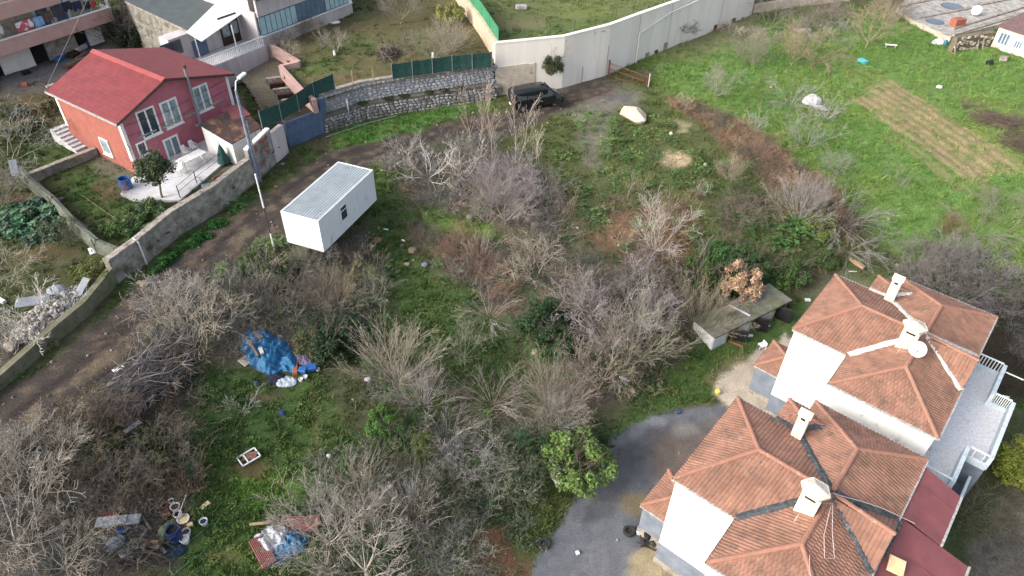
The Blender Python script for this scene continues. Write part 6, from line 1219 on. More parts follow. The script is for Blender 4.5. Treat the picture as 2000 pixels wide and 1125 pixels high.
for i in range(2):
    bare('fan%d' % i, 10 + i, stems=44, L=3.0, tilt=(.02, 1.12), base_sp=.3, kids=[10, 4], r0=.016, minr=.0055, wob=.16, grav=.12, kid_ang=.42, ratio=.36, start=.3)
    bare('open%d' % i, 20 + i, stems=7, L=2.5, tilt=(.35, 1.15), base_sp=.1, kids=[8, 6, 3], r0=.034, wob=.34, grav=.3, kid_ang=.62, ratio=.58, trunk=.45, taper=.8)
    bare('dome%d' % i, 30 + i, stems=16, L=2.3, tilt=(.2, 1.25), base_sp=.5, kids=[8, 6, 3], r0=.018, wob=.4, grav=.1, kid_ang=.75, ratio=.5, start=.2)
    bare('sapling%d' % i, 40 + i, stems=2, L=4.2, tilt=(.02, .2), base_sp=.2, kids=[18, 4], r0=.028, wob=.14, grav=.12, kid_ang=.5, ratio=.34, start=.25)
    bare('fig%d' % i, 50 + i, stems=8, L=2.4, tilt=(.6, 1.3), base_sp=.25, kids=[7, 5], r0=.042, wob=.5, grav=.34, kid_ang=.7, ratio=.48, taper=.7, minr=.009)
    bare('wild%d' % i, 60 + i, stems=11, L=2.8, tilt=(.15, 1.15), base_sp=.6, kids=[7, 6, 2], r0=.02, wob=.5, grav=.02, kid_ang=.7, ratio=.5)
    bare("arching%d" % i, 70 + i, stems=26, L=2.6, tilt=(.5, 1.2), base_sp=.3, kids=[7, 4], r0=.02, wob=.22, grav=-.28, kid_ang=.4, ratio=.45)
def pile_segs(seed, n=170, L=2.6, W_=1.6, H_=.7):
    r = np.random.RandomState(seed); S_ = []
    for k in range(n):
        a = r.randn() * .55; d = np.array([math.cos(a), math.sin(a), r.randn() * .2]); p = np.array([(r.rand() - .5) * L * 1.2, (r.rand() - .5) * W_ * 1.4, 0]); p[2] = H_ * max(.03, 1 - (p[1] / W_) ** 2 * 1.6 - (p[0] / L) ** 2) * r.rand(); ln = L * r.uniform(.35, .9); rad = r.uniform(.012, .034); q = p - d * ln / 2; m_ = 4
        for j in range(m_): d2 = d + r.randn(3) * .12; q2 = q + d2 * ln / m_; q2[2] = max(q2[2], .02); S_.append((q, q2, rad * (1 - .18 * j), rad * (1 - .18 * (j + 1)), 1)); q = q2
        if k % 2 == 0:
            for j in range(3): d3 = d + r.randn(3) * .5; S_.append((q, q + d3 * .35, rad * .5, .005, 1))
    return S_
KIND['pile'] = [('branches', skin_mesh('pile_branches', pile_segs(5), BARK, 4), None)]
KIND['pile1'] = [('branches', skin_mesh('pile_branches', pile_segs(9, 110, 1.6, 1.0, .5), BARK, 4), None)]
def blobs(seed, n, R, H, rb, z0=0.0):
    r = np.random.RandomState(seed); out = []
    for k in range(n):
        a = r.rand() * 6.28; d = R * r.rand() ** .5; z = z0 + (H - z0) * (.25 + .75 * r.rand()) * (1 - .45 * (d / R) ** 2); out.append((d * math.cos(a), d * math.sin(a), z, rb * r.uniform(.6, 1.25)))
    return out
def leafy(kind, seed, n, size, bl, stems=5, L=2.2, tilt=(.1, .8), material=None, trunk=.6, r0=.05):
    segs = skeleton(seed, stems=stems, L=L, tilt=tilt, base_sp=.1, kids=[5, 3], r0=r0, wob=.35, grav=.08, trunk=trunk)
    KIND[kind] = [('trunk', skin_mesh(kind + '_trunk', segs, BARK, 4), (.14, .12, .1, 1)), ('crown', leaf_mesh(kind + '_crown', bl, None, n, size, seed, material or LEAF), None)]
leafy('bush0', 81, 5200, .075, blobs(1, 26, 1.25, 2.2, .42)); leafy('bush1', 82, 5200, .075, blobs(2, 30, 1.4, 1.9, .38)); leafy('citrus', 83, 5200, .085, blobs(3, 60, 1.75, 2.9, .34, .5), stems=9, L=2.2)
leafy('round', 84, 5200, .07, blobs(4, 22, .95, 3.0, .42, 1.5), trunk=1.5); leafy('conifer', 85, 8000, .06, blobs(6, 44, 1.15, 3.1, .34), trunk=1.0); leafy('dry', 86, 4200, .075, blobs(7, 44, 1.35, 3.0, .28, .6), material=LEAFD, stems=6)
leafy('sparse', 87, 1500, .06, blobs(8, 26, 1.5, 2.3, .35), stems=12, L=2.2, trunk=0, tilt=(.2, 1.1), r0=.03); leafy('cabbage', 88, 420, .16, [(0, 0, .12, .26), (.1, .1, .1, .2)], stems=3, L=.3, trunk=0, r0=.02)
leafy('creeper', 89, 3000, .07, blobs(9, 30, 1.6, .9, .3), stems=5, L=.9, trunk=0, tilt=(.5, 1.3), r0=.02)
def plant(name, kind, px, py, s, col, label, cat='shrub', group=None, f=None, sz=None, rz=None, lean=(0, 0), dz=0.0, pos=None):
    loc = pos if pos is not None else G(px, py, f); root = thing(name, label, cat, (loc[0], loc[1], loc[2] - .03 + dz), group); root.rotation_euler = (lean[0], lean[1], rnd.uniform(0, 6.28) if rz is None else rz); root.scale = (s, s, sz or s)
    for pn, me, c in KIND[kind]:
        o = bpy.data.objects.new(pn, me); COL.objects.link(o); o.parent = root; o.color = c or (*col, 1)
    return root
GY = A(182, 178, 174, .72); LI = A(176, 166, 168, .7); TN = A(190, 180, 160, .7); WH_ = A(222, 218, 208, .8); BR = A(146, 134, 124, .66); DK = A(138, 132, 130, .6); RD = A(168, 134, 112, .66); GG = A(170, 172, 148, .68)
# (name, kind, base px, base py, scale, colour, label, category)
T_ = [
 ('bare_shrub', 'fan0', 778, 742, 1.22, TN, 'large pale tan broom-shaped bare shrub in the middle of the lower slope, the fullest one', 'shrub'),
 ('bare_shrub', 'fan1', 825, 790, .8, GY, 'small grey bare shrub at the right foot of the big tan broom-shaped shrub'),
 ('bare_tree', 'wild0', 405, 668, 1.35, TN, 'wide greyish bare thicket beside the road above the blue tarpaulin heap', 'tree'),
 ('bare_tree', 'dome0', 345, 610, 1.05, GY, 'grey bare thicket at the road edge left of the striped pole', 'tree'),
 ('bare_shrub', 'dome1', 465, 610, 1.0, DK, 'dark twiggy thicket between the striped pole and the blue tarpaulin heap'),
 ('bare_shrub', 'wild1', 560, 600, 1.0, BR, 'brown bare thicket below the left end of the white cabin'),
 ('bare_shrub', 'dome0', 620, 570, .85, DK, 'dark brown twiggy shrub below the middle of the white cabin'),
 ('bare_shrub', 'fan0', 660, 600, .85, A(196, 178, 146, .62), 'straw-coloured bare shrub right under the front corner of the cabin'),
 ('bare_shrub', 'open1', 725, 600, .75, GG, 'pale grey-green leafless shrub below the cabin stilts'),
 ('bare_shrub', 'wild0', 640, 520, .6, TN, 'small straw-coloured shrub touching the front corner of the cabin'),
 ('bare_tree', 'open0', 36, 1078, 1.65, A(188, 178, 164, .62), 'big spreading bare tree in the bottom left corner of the garden', 'tree'),
 ('bare_tree', 'wild1', 20, 1000, 1.5, GY, 'tangled grey bare tree at the left edge above the big corner tree', 'tree'),
 ('bare_tree', 'open1', 140, 1130, 1.15, A(180, 170, 156, .6), 'bare tree at the bottom edge left of the junk heap', 'tree'),
 ('bare_shrub', 'dome1', 110, 900, 1.0, TN, 'brownish bare shrub between the dirt road and the corner tree'),
 ('bare_shrub', 'dome0', 230, 960, .9, BR, 'low brown twiggy shrub above the long white board of the junk heap'),
 ('bare_tree', 'open1', 640, 1066, 1.22, A(196, 188, 174, .64), 'pale bare tree spreading over the maroon sheet and blue tarpaulin at the bottom', 'tree'),
 ('bare_tree', 'open0', 722, 1125, 1.4, A(192, 184, 172, .62), 'pale bare tree at the bottom edge right of the white and blue tarpaulin', 'tree'),
 ('bare_shrub', 'fan1', 710, 975, .8, TN, 'thin tan shrub with upright stems above the two pale bottom trees'),
 ('bare_shrub', 'fan0', 805, 1010, .75, GY, 'grey upright shrub right of the two pale bottom trees'),
 ('bare_shrub', 'wild0', 870, 1080, .8, DK, 'dark bare tangle at the bottom edge left of the reddish soil'),
 ('bare_shrub', 'dome1', 905, 915, .85, GY, 'grey bare tangle left of the bright green citrus tree'),
 ('bare_shrub', 'wild1', 955, 985, .75, GG, 'grey-green thorny tangle below left of the citrus tree'),
 ('bare_shrub', 'arching0', 960, 790, .95, A(190, 178, 172, .62), 'pale grey shrub with arching drooping stems on the lower slope'),
 ('bare_shrub', 'arching1', 870, 860, .8, GY, 'small arching grey shrub beside the pine-like bush'),
 ('bare_shrub', 'fan1', 1075, 800, 1.1, A(180, 170, 156, .6), 'grey fan-shaped shrub just above the bright green citrus tree'),
 ('bare_shrub', 'fan0', 1095, 830, .7, GY, 'small pale shrub touching the top of the citrus tree'),
 ('bare_shrub', 'open0', 905, 700, .65, GG, 'slender grey-green leafless shrub right of the big tan broom'),
 ('bare_shrub', 'arching0', 955, 620, .8, A(196, 186, 178, .64), 'whitish weeping shrub at the centre of the slope'),
 ('bare_shrub', 'wild0', 1045, 540, 1.1, TN, 'tan branching shrub in the brown bramble at the centre'),
 ('bare_shrub', 'dome1', 1040, 500, .8, BR, 'reddish brown twiggy shrub above the tan branching one'),
 ('bare_shrub', 'dome0', 900, 500, .9, RD, 'low reddish bramble mound left of the centre'),
 ('bare_shrub', 'dome1', 830, 470, .6, BR, 'small dark bramble mound right of the cabin'),
 ('bare_shrub', 'wild1', 970, 560, .75, RD, 'brown bramble right of the white rag'),
 ('bare_tree', 'fig0', 835, 345, 1.15, WH_, 'whitish fig tree with curling branches right of the cabin', 'tree'),
 ('bare_tree', 'fig1', 905, 345, 1.1, WH_, 'whitish fig tree with tangled branches nearer the van', 'tree'),
 ('bare_tree', 'fig0', 795, 300, .8, A(190, 188, 180, .62), 'small whitish fig tree at the road edge', 'tree'),
 ('sapling', 'sapling0', 925, 305, 1.55, A(196, 176, 158, .64), 'pinkish slender bare sapling left of the van', 'sapling'),
 ('sapling', 'sapling1', 962, 310, 1.6, A(198, 180, 162, .64), 'tall slender bare sapling at the rear of the van', 'sapling'),
 ('sapling', 'sapling0', 1008, 322, 1.5, A(214, 202, 188, .66), 'pale forked sapling standing in front of the van', 'sapling'),
 ('sapling', 'sapling1', 1055, 330, 1.2, A(208, 200, 182, .66), 'leaning pale sapling in front of the van bonnet', 'sapling'),
 ('bare_tree', 'dome0', 1000, 400, 1.35, LI, 'large lilac-grey thicket below the van', 'tree'),
 ('bare_tree', 'fan1', 960, 400, 1.2, LI, 'lilac-grey upright thicket right of the fig trees', 'tree'),
 ('bare_tree', 'dome1', 1060, 390, 1.0, A(164, 152, 150, .58), 'purplish-grey thicket at the right end of the thicket below the van', 'tree'),
 ('bare_tree', 'open0', 985, 440, 1.1, A(188, 178, 170, .6), 'grey branching tree leaning out of the lower edge of the lilac thicket', 'tree'),
 ('bare_shrub', 'wild0', 935, 350, .9, BR, 'brown brush between the fig trees and the lilac thicket'),
 ('bare_tree', 'dome1', 1190, 650, 1.75, LI, 'largest lilac-grey bare tree in the middle of the valley', 'tree'),
 ('bare_tree', 'dome0', 1250, 590, 1.35, A(162, 152, 152, .6), 'lilac-grey bare tree on the right of the valley group', 'tree'),
 ('bare_tree', 'fan1', 1240, 700, 1.3, GG, 'greenish-grey upright tree at the lower right of the valley group', 'tree'),
 ('bare_tree', 'open1', 1170, 760, 1.25, A(176, 164, 146, .6), 'bare tree with a visible leaning trunk at the bottom of the valley group', 'tree'),
 ('bare_tree', 'wild1', 1140, 600, 1.1, BR, 'brown bare tree on the left of the valley group', 'tree'),
 ('bare_tree', 'open0', 1275, 500, 1.2, A(208, 202, 190, .64), 'pale whitish tree standing above the valley group', 'tree'),
 ('sapling', 'sapling1', 1295, 470, .95, A(180, 166, 146, .6), 'thin tan sapling right of the pale whitish tree', 'sapling'),
 ('sapling', 'sapling0', 1115, 425, .6, A(180, 158, 142, .6), 'short bare sapling in the reddish litter', 'sapling'),
 ('sapling', 'sapling1', 1225, 395, .6, A(186, 174, 156, .6), 'short thin sapling below the bare sandy patch', 'sapling'),
 ('sapling', 'fig1', 1370, 380, .45, A(204, 200, 188, .64), 'tiny whitish sapling on the green slope below the boulder', 'sapling'),
 ('sapling', 'fan0', 1425, 350, .6, A(196, 180, 158, .62), 'small pale upright shrub at the edge of the brown bank', 'shrub'),
 ('bare_tree', 'fan0', 1362, 640, 1.1, A(176, 164, 140, .62), 'tan and grey leafy-tipped tree overhanging the outhouse', 'tree'),
 ('bare_tree', 'wild0', 1330, 630, .95, BR, 'brown bare tree left of the outhouse', 'tree'),
 ('sapling', 'sapling0', 1362, 560, .9, A(190, 182, 170, .6), 'thin pale sapling behind the outhouse trees', 'sapling'),
 ('bare_tree', 'dome0', 1850, 585, 1.65, A(158, 150, 152, .6), 'large lilac-grey bare tree behind the upper villa roof', 'tree'),
 ('bare_tree', 'wild0', 1790, 545, 1.2, A(166, 154, 152, .6), 'grey bare tree at the left of the one behind the upper villa', 'tree'),
 ('bare_tree', 'dome1', 1920, 600, 1.2, A(150, 142, 142, .58), 'dark lilac bare tree at the right behind the upper villa', 'tree'),
 ('bare_tree', 'fan1', 1560, 430, 1.1, GY, 'grey bare tree in the hedge band right of centre', 'tree'),
 ('bare_tree', 'arching0', 1640, 440, 1.3, A(178, 172, 166, .62), 'silvery arching tree at the right end of the hedge band', 'tree'),
 ('bare_tree', 'arching1', 1655, 490, 1.0, A(172, 168, 164, .62), 'silvery drooping shrub above the upper villa corner', 'tree'),
 ('bare_shrub', 'wild1', 1500, 420, 1.0, BR, 'brown brush at the foot of the brown bank'),
 ('bare_shrub', 'dome0', 1440, 440, .9, BR, 'brown twiggy mound left of the grey tree in the hedge band'),
 ('bare_shrub', 'dome1', 1590, 390, .7, RD, 'tan brush on the lower end of the brown bank'),
 ('bare_shrub', 'wild0', 1520, 340, .6, RD, 'reddish brush in the middle of the brown bank'),
 ('bare_shrub', 'fan1', 1478, 310, .6, A(184, 150, 126, .62), 'pinkish brush on the upper part of the brown bank'),
 ('bare_tree', 'fig1', 1470, 255, .7, A(200, 192, 184, .64), 'small whitish leaning tree beside the brown bank', 'tree'),
 ('bare_tree', 'open0', 1395, 195, .9, A(184, 180, 164, .6), 'grey bare tree on the green field beyond the rusty gate', 'tree'),
 ('bare_tree', 'arching0', 1545, 205, 1.1, A(190, 192, 186, .62), 'silvery weeping tree left of the white bundle', 'tree'),
 ('bare_tree', 'fig0', 1612, 232, 1.0, A(192, 190, 184, .62), 'silvery tree arching over the white bundle', 'tree'),
 ('bare_tree', 'fig1', 1575, 285, 1.1, A(180, 182, 176, .6), 'low silvery sprawling tree below the white bundle', 'tree'),
 ('bare_tree', 'open1', 1625, 345, .7, A(172, 176, 168, .6), 'crooked silvery tree at the edge of the field', 'tree'),
 ('bare_tree', 'fig0', 1755, 362, .55, A(168, 164, 152, .6), 'small pruned tree with two crooked arms in the right-hand field', 'tree'),
 ('bare_tree', 'open0', 1545, 128, 1.2, A(192, 172, 140, .62), 'wide tan-twigged tree at the top of the field', 'tree'),
 ('bare_tree', 'arching1', 1590, 118, 1.2, A(188, 166, 136, .62), 'tan tree with sprawling stems beside the wide tan-twigged tree', 'tree'),
 ('bare_tree', 'open1', 1690, 95, 1.45, A(196, 178, 150, .62), 'tall tan bare tree by the flat concrete roofs', 'tree'),
 ('bare_tree', 'sapling1', 1700, 60, 1.2, A(190, 172, 146, .6), 'upright tan tree behind the tall tan bare tree', 'tree'),
 ('bare_tree', 'fan0', 1465, 125, 1.0, A(178, 172, 156, .6), 'grey upright bare tree near the end of the pale wall', 'tree'),
 ('bare_tree', 'wild1', 1500, 50, 1.1, A(180, 170, 158, .6), 'grey brush at the far end of the pale wall', 'tree'),
 ('bare_tree', 'dome0', 1620, 40, 1.1, A(172, 158, 148, .58), 'grey-brown brush along the low tan wall at the top', 'tree'),
 ('bare_tree', 'wild0', 1560, 60, 1.0, BR, 'brown brush beside the pale slab at the top', 'tree'),
 ('bare_tree', 'fan1', 1740, 40, 1.0, A(176, 160, 140, .6), 'tan brush at the left end of the flat concrete roofs', 'tree'),
 ('bare_tree', 'arching0', 1900, 460, 1.1, A(170, 168, 150, .58), 'faint sprawling bare tree in the lower right-hand field', 'tree'),
 ('bare_tree', 'wild1', 1960, 440, 1.1, A(172, 166, 150, .58), 'sprawling bare tree at the right edge of the field', 'tree'),
 ('bare_shrub', 'fan0', 1850, 455, .5, A(176, 140, 112, .6), 'small rusty-stemmed shrub in the lower right-hand field'),
 ('bare_shrub', 'wild0', 1890, 1005, .8, A(150, 142, 124, .55), 'thin bare shrub against the maroon roof edge'),
 ('fallen_branches', 'fig0', 478, 800, .5, A(196, 196, 184, .62), 'small pale branch lying curled on the grass below the blue heap', 'branch'),
 ('bare_shrub', 'dome0', 215, 820, .8, BR, 'brown twiggy shrub at the left end of the dark brush pile'),
 ('bare_shrub', 'wild1', 180, 880, .85, A(140, 122, 100, .58), 'brown shrub with a few dead leaves beside the road'),
 ('bare_shrub', 'dome1', 330, 900, .8, BR, 'low brown bramble below the silver foil sheet'),
 ('bare_shrub', 'fan1', 590, 520, .5, GG, 'short grey-green brush under the end wall of the cabin'),
 ('evergreen_bush', 'bush0', 650, 690, 1.05, A(58, 82, 52, .6), 'dark green bush right of the blue tarpaulin heap', 'bush'),
 ('evergreen_bush', 'bush1', 606, 682, .75, A(104, 112, 66, .6), 'olive green bush touching the blue tarpaulin heap', 'bush'),
 ('evergreen_bush', 'bush0', 752, 838, .75, A(84, 132, 40, .65), 'bright green rounded bush below the big tan broom', 'bush'),
 ('evergreen_bush', 'bush1', 795, 862, .65, A(62, 96, 42, .6), 'darker green bush right of the bright green one', 'bush'),
 ('evergreen_bush', 'conifer', 832, 890, .65, A(102, 118, 62, .6), 'olive pine-like bush right of the bright and dark green pair', 'bush'),
 ('evergreen_bush', 'bush1', 1060, 650, 1.25, A(54, 86, 48, .6), 'large dark ivy-green bush left of the valley trees', 'bush'),
 ('evergreen_bush', 'bush0', 1095, 690, .8, A(66, 102, 50, .6), 'dark green bush at the lower side of the large ivy-green one', 'bush'),
 ('evergreen_bush', 'round', 1395, 540, 1.0, A(70, 116, 50, .62), 'tall fresh green evergreen left of the peach-leaved tree', 'bush'),
 ('evergreen_bush', 'bush0', 1360, 545, 1.1, A(96, 122, 52, .62), 'yellow-green evergreen below left of the tall one', 'bush'),
 ('evergreen_bush', 'bush1', 1430, 560, 1.1, A(64, 104, 48, .6), 'dark green evergreen behind the peach-leaved tree', 'bush'),
 ('evergreen_bush', 'bush0', 1480, 540, .9, A(80, 112, 56, .6), 'green bush right of the peach-leaved tree', 'bush'),
 ('evergreen_bush', 'bush1', 1545, 550, .9, A(88, 118, 58, .6), 'soft green bush between the peach-leaved tree and the upper villa', 'bush'),
 ('evergreen_bush', 'bush0', 1595, 455, .85, A(124, 142, 62, .62), 'yellowish green bush in the hedge band', 'bush'),
 ('evergreen_bush', 'sparse', 1450, 400, .9, A(78, 104, 56, .6), 'loose green bush at the top of the hedge band', 'bush'),
 ('evergreen_bush', 'bush1', 1610, 520, .7, A(84, 112, 52, .6), 'green bush just above the corner of the upper villa roof', 'bush'),
 ('dry_leaf_tree', 'dry', 1440, 588, 1.1, A(150, 130, 110), 'tree covered in peach-coloured dead leaves behind the outhouse', 'tree'),
 ('citrus_tree', 'citrus', 1128, 935, 1.12, A(112, 142, 62, .62), 'bright green citrus tree beside the gravel driveway', 'tree'),
 ('conifer', 'conifer', 1960, 930, 1.05, A(150, 160, 40, .7), 'yellow-green conifer beside the paved roof terrace of the upper villa', 'tree'),
 ('creeping_plant', 'creeper', 500, 515, .9, A(96, 116, 58, .6), 'green weedy mound at the foot of the striped pole', 'plant'),
 ('creeping_plant', 'creeper', 560, 545, .9, A(68, 88, 46, .6), 'darker green mound under the left end of the cabin', 'plant'),
 ('creeping_plant', 'creeper', 310, 872, .9, A(74, 80, 44, .6), 'dark olive mound below the dark brush pile', 'plant'),
 ('creeping_plant', 'creeper', 230, 905, .9, A(90, 92, 50, .6), 'olive-brown mound between the road and the bramble', 'plant'),
 ('leafy_shrub', 'sparse', 1010, 950, 1.0, A(76, 94, 56, .6), 'loose dark green shrub left of the gravel driveway edge', 'shrub'),
 ('leafy_shrub', 'sparse', 1330, 560, .9, A(92, 96, 62, .58), 'sparse olive shrub right of the valley trees', 'shrub'),
 ('leafy_shrub', 'sparse', 1210, 730, 1.1, A(126, 120, 84, .6), 'tan-leaved loose shrub at the edge of the driveway meadow', 'shrub'),
 ('leafy_shrub', 'sparse', 1300, 690, .9, A(128, 116, 84, .6), 'small tan-leaved shrub left of the outhouse side wall', 'shrub'),
 ('leafy_shrub', 'sparse', 700, 560, .9, A(150, 150, 104, .6), 'yellowish loose shrub below the cabin', 'shrub'),
 ('leafy_shrub', 'sparse', 870, 990, 1.0, A(84, 90, 60, .56), 'dull green loose shrub in the bottom thicket', 'shrub'),
 ('garden_plant', 'cabbage', 375, 920, 1.6, A(70, 118, 88, .62), 'bluish-green leafy plant beside the bramble on the lawn', 'plant'),
 ('garden_plant', 'cabbage', 361, 902, 1.2, A(64, 108, 84, .62), 'smaller bluish-green leafy plant just above its larger neighbour', 'plant'),
 ('creeping_plant', 'creeper', 1470, 598, .8, A(110, 124, 60, .6), 'yellow-green moss clump on the middle of the outhouse roof', 'plant'),
 ('bare_shrub', 'wild1', 1412, 622, .7, TN, 'tan twiggy shrub resting on the outhouse roof'),
 ('bare_shrub', 'dome0', 690, 492, .5, DK, 'dark brush among the stones behind the cabin stilts'),
 ('bare_shrub', 'dome1', 655, 510, .5, BR, 'brown brush just below the cabin stilts'),
 ('bare_shrub', 'dome1', 600, 505, .45, BR, 'small brown shrub under the cabin floor'),
]
for t in T_:
    n_, kd, px, py, s, col, lb = t[:7]; ct = t[7] if len(t) > 7 else 'shrub'
    plant(n_, kd, px, py, s, col, lb, ct, {'bare_tree': 'bare trees on the slope', 'bare_shrub': 'bare shrubs on the slope', 'evergreen_bush': 'green bushes on the slope', 'sapling': 'bare saplings'}.get(n_), lean=(-.35, 0) if lb.startswith('leaning') else (0, 0))
# brush piles
plant('brush_pile', 'pile', 290, 742, 1.3, A(158, 152, 152, .66), 'big dark pile of cut branches beside the dirt road', 'brush pile', rz=.95, sz=2.6)
plant('brush_pile', 'pile', 240, 775, 1.0, A(156, 148, 142, .62), 'lower tail of cut branches at the left end of the dark pile', 'brush pile', rz=.7)
plant('brush_pile', 'pile', 1945, 238, 1.1, A(134, 118, 106, .55), 'long low pile of cut branches in the right-hand field', 'brush pile', rz=-.75)
plant('brush_pile', 'pile1', 265, 1078, 1.2, A(110, 104, 100, .5), 'bundle of thin dark sticks below the junk heap', 'sticks', rz=.2)
plant('brush_pile', 'pile', 1985, 285, .9, A(128, 112, 100, .55), 'smaller pile of branches at the right edge of the field', 'brush pile', rz=-.7)
# ---- walled gardens
G2 = lambda f: (lambda x, y: f(x, y))
LT = [('bare_tree', 'fig0', 70, 640, 1.1, WH_, 'whitish bare fig tree over the rubble in the left garden', 'tree'), ('bare_tree', 'fig1', 20, 690, .9, A(190, 190, 184, .6), 'whitish bare fig tree at the left edge beside the rubble', 'tree'),
 ('bare_shrub', 'wild0', 0, 560, 1.1, TN, 'tan bare shrub at the left edge of the left garden', 'shrub'), ('bare_tree', 'wild1', 10, 310, 1.4, GY, 'grey bare tree at the left edge beside the garden beds', 'tree'), ('bare_tree', 'dome1', 0, 400, 1.2, A(170, 162, 150, .6), 'grey twiggy tree at the left edge above the leafy bed', 'tree'),
 ('patio_tree', 'round', 318, 390, 1.2, A(76, 96, 56, .6), 'dark green round-crowned tree in front of the pink house', 'tree'), ('garden_bush', 'creeper', 60, 260, 1.0, A(84, 104, 60, .58), 'green leafy bed below the apartment block', 'bush'), ('garden_bush', 'creeper', 110, 215, .9, A(112, 98, 60, .58), 'brownish leafy bed left of the pink house roof', 'bush'), ('garden_bush', 'creeper', 30, 225, .9, A(72, 100, 62, .58), 'darker green bed at the left below the apartment block', 'bush'),
 ('garden_bush', 'creeper', 290, 415, .9, A(100, 124, 62, .6), 'yellow-green plants along the foot of the patio', 'bush'), ('garden_bush', 'creeper', 240, 450, .9, A(88, 124, 56, .6), 'green plants beside the road wall below the patio', 'bush'), ('garden_bush', 'creeper', 180, 540, .9, A(128, 134, 60, .6), 'yellowish weeds beside the low corner of the road wall', 'bush'),
 ('garden_bush', 'sparse', 130, 470, .8, A(110, 122, 88, .58), 'grey-green shrub right of the blue-green leafy bed', 'bush'), ('bare_shrub', 'dome0', 225, 388, .6, RD, 'small reddish bare shrub left of the blue barrel', 'shrub'), ('bare_tree', 'open0', 370, 118, 1.3, GY, 'grey bare tree behind the pink house roof', 'tree'), ('bare_tree', 'fan1', 345, 95, 1.4, A(148, 138, 134, .55), 'dark upright bare tree behind the pink house ridge', 'tree'),
 ('bare_tree', 'wild0', 255, 85, 1.5, A(150, 140, 134, .55), 'bare tree between the apartment block and the pink house', 'tree'), ('bare_tree', 'dome1', 300, 75, 1.4, A(128, 118, 112, .52), 'dark bare thicket left of the grey outbuilding roof', 'tree'), ('evergreen_bush', 'bush0', 240, 60, 1.2, A(44, 70, 54, .55), 'dark green hedge bush beside the apartment corner', 'bush'), ('evergreen_bush', 'bush1', 265, 95, 1.2, A(48, 66, 46, .55), 'dark bush behind the pink house roof', 'bush'), ('evergreen_bush', 'bush1', 330, 108, 1.0, A(72, 84, 62, .55), 'dull green bush behind the pink house ridge', 'bush'),
 ('bare_shrub', 'wild1', 415, 130, .9, TN, 'bare bush between the pink house and the bungalow terrace', 'shrub')]
for t in LT: plant(t[0], *t[1:8], f=lgf)
rr = random.Random(6)
for k in range(34):
    a = rr.uniform(0, 6.28); d = rr.random() ** .5; plant('leafy_vegetable', 'cabbage', 62 + 62 * d * math.cos(a), 438 + 42 * d * math.sin(a), rr.uniform(1.1, 1.9), A(96 + rr.randint(-10, 10), 142 + rr.randint(-14, 10), 104, .62), 'blue-green leafy vegetable in the crowded bed of the left garden', 'plant', 'vegetables in the left garden bed', f=lgf)
for k in range(14): plant('leafy_vegetable', 'cabbage', 285 + rr.uniform(-40, 45), 432 + rr.uniform(-24, 20), rr.uniform(.8, 1.3), A(110, 140, 108, .6), 'grey-green leafy vegetable beside the road wall below the patio', 'plant', 'vegetables beside the road wall', f=lgf)
for k in range(16): t_ = rr.random(); plant('wall_weed', 'cabbage', 300 + 130 * t_ + rr.uniform(-8, 8), 536 - 100 * t_ + rr.uniform(-8, 8), rr.uniform(.8, 1.4), A(60, 122, 42, .65), 'bright green weed at the foot of the road wall', 'plant', 'weeds at the foot of the road wall')
BT = [('bare_tree', 'open0', 782, 48, 1.1, A(176, 168, 158, .6), 'grey bare orchard tree near the top edge of the lawn', 'tree'), ('bare_tree', 'open1', 654, 108, .75, A(190, 182, 170, .6), 'small orchard tree with a white-painted trunk near the bungalow', 'tree'), ('bare_tree', 'wild1', 846, 112, .9, A(176, 170, 156, .58), 'orchard tree with a white-painted trunk near the green fence', 'tree'),
 ('bare_tree', 'fan0', 880, 100, .9, TN, 'tan bare brush beside the beige return wall', 'tree'), ('leafy_shrub', 'citrus', 880, 48, .8, A(172, 172, 80, .7), 'yellow-green shrub against the beige return wall', 'shrub'), ('bare_shrub', 'wild0', 570, 118, .6, TN, 'thin bare shrub on the pink kerb', 'shrub'), ('bare_shrub', 'dome0', 610, 70, .7, A(160, 150, 120, .56), 'scrubby growth along the bungalow wall', 'shrub'), ('bare_shrub', 'dome1', 560, 92, .6, A(140, 134, 104, .56), 'scrubby growth at the bungalow corner', 'shrub')]
for t in BT: plant(t[0], *t[1:8], f=bg_f)
for (px, py) in ((654, 108), (846, 112)):
    q = G(px, py, bg_f); tag(MB().tube([q, q + Vector((0, 0, .45))], [.13, .1], 7).build('trunk_paint', M['white_wall']), 'white painted lower trunk of the orchard tree near the %s' % ('bungalow' if px < 700 else 'green fence'), 'tree trunk')
plant('brush_pile', 'pile1', 760, 108, 1.3, A(150, 138, 130, .56), 'heap of cut twigs on the lawn behind the stone wall', 'brush pile', f=bg_f, sz=1.7)
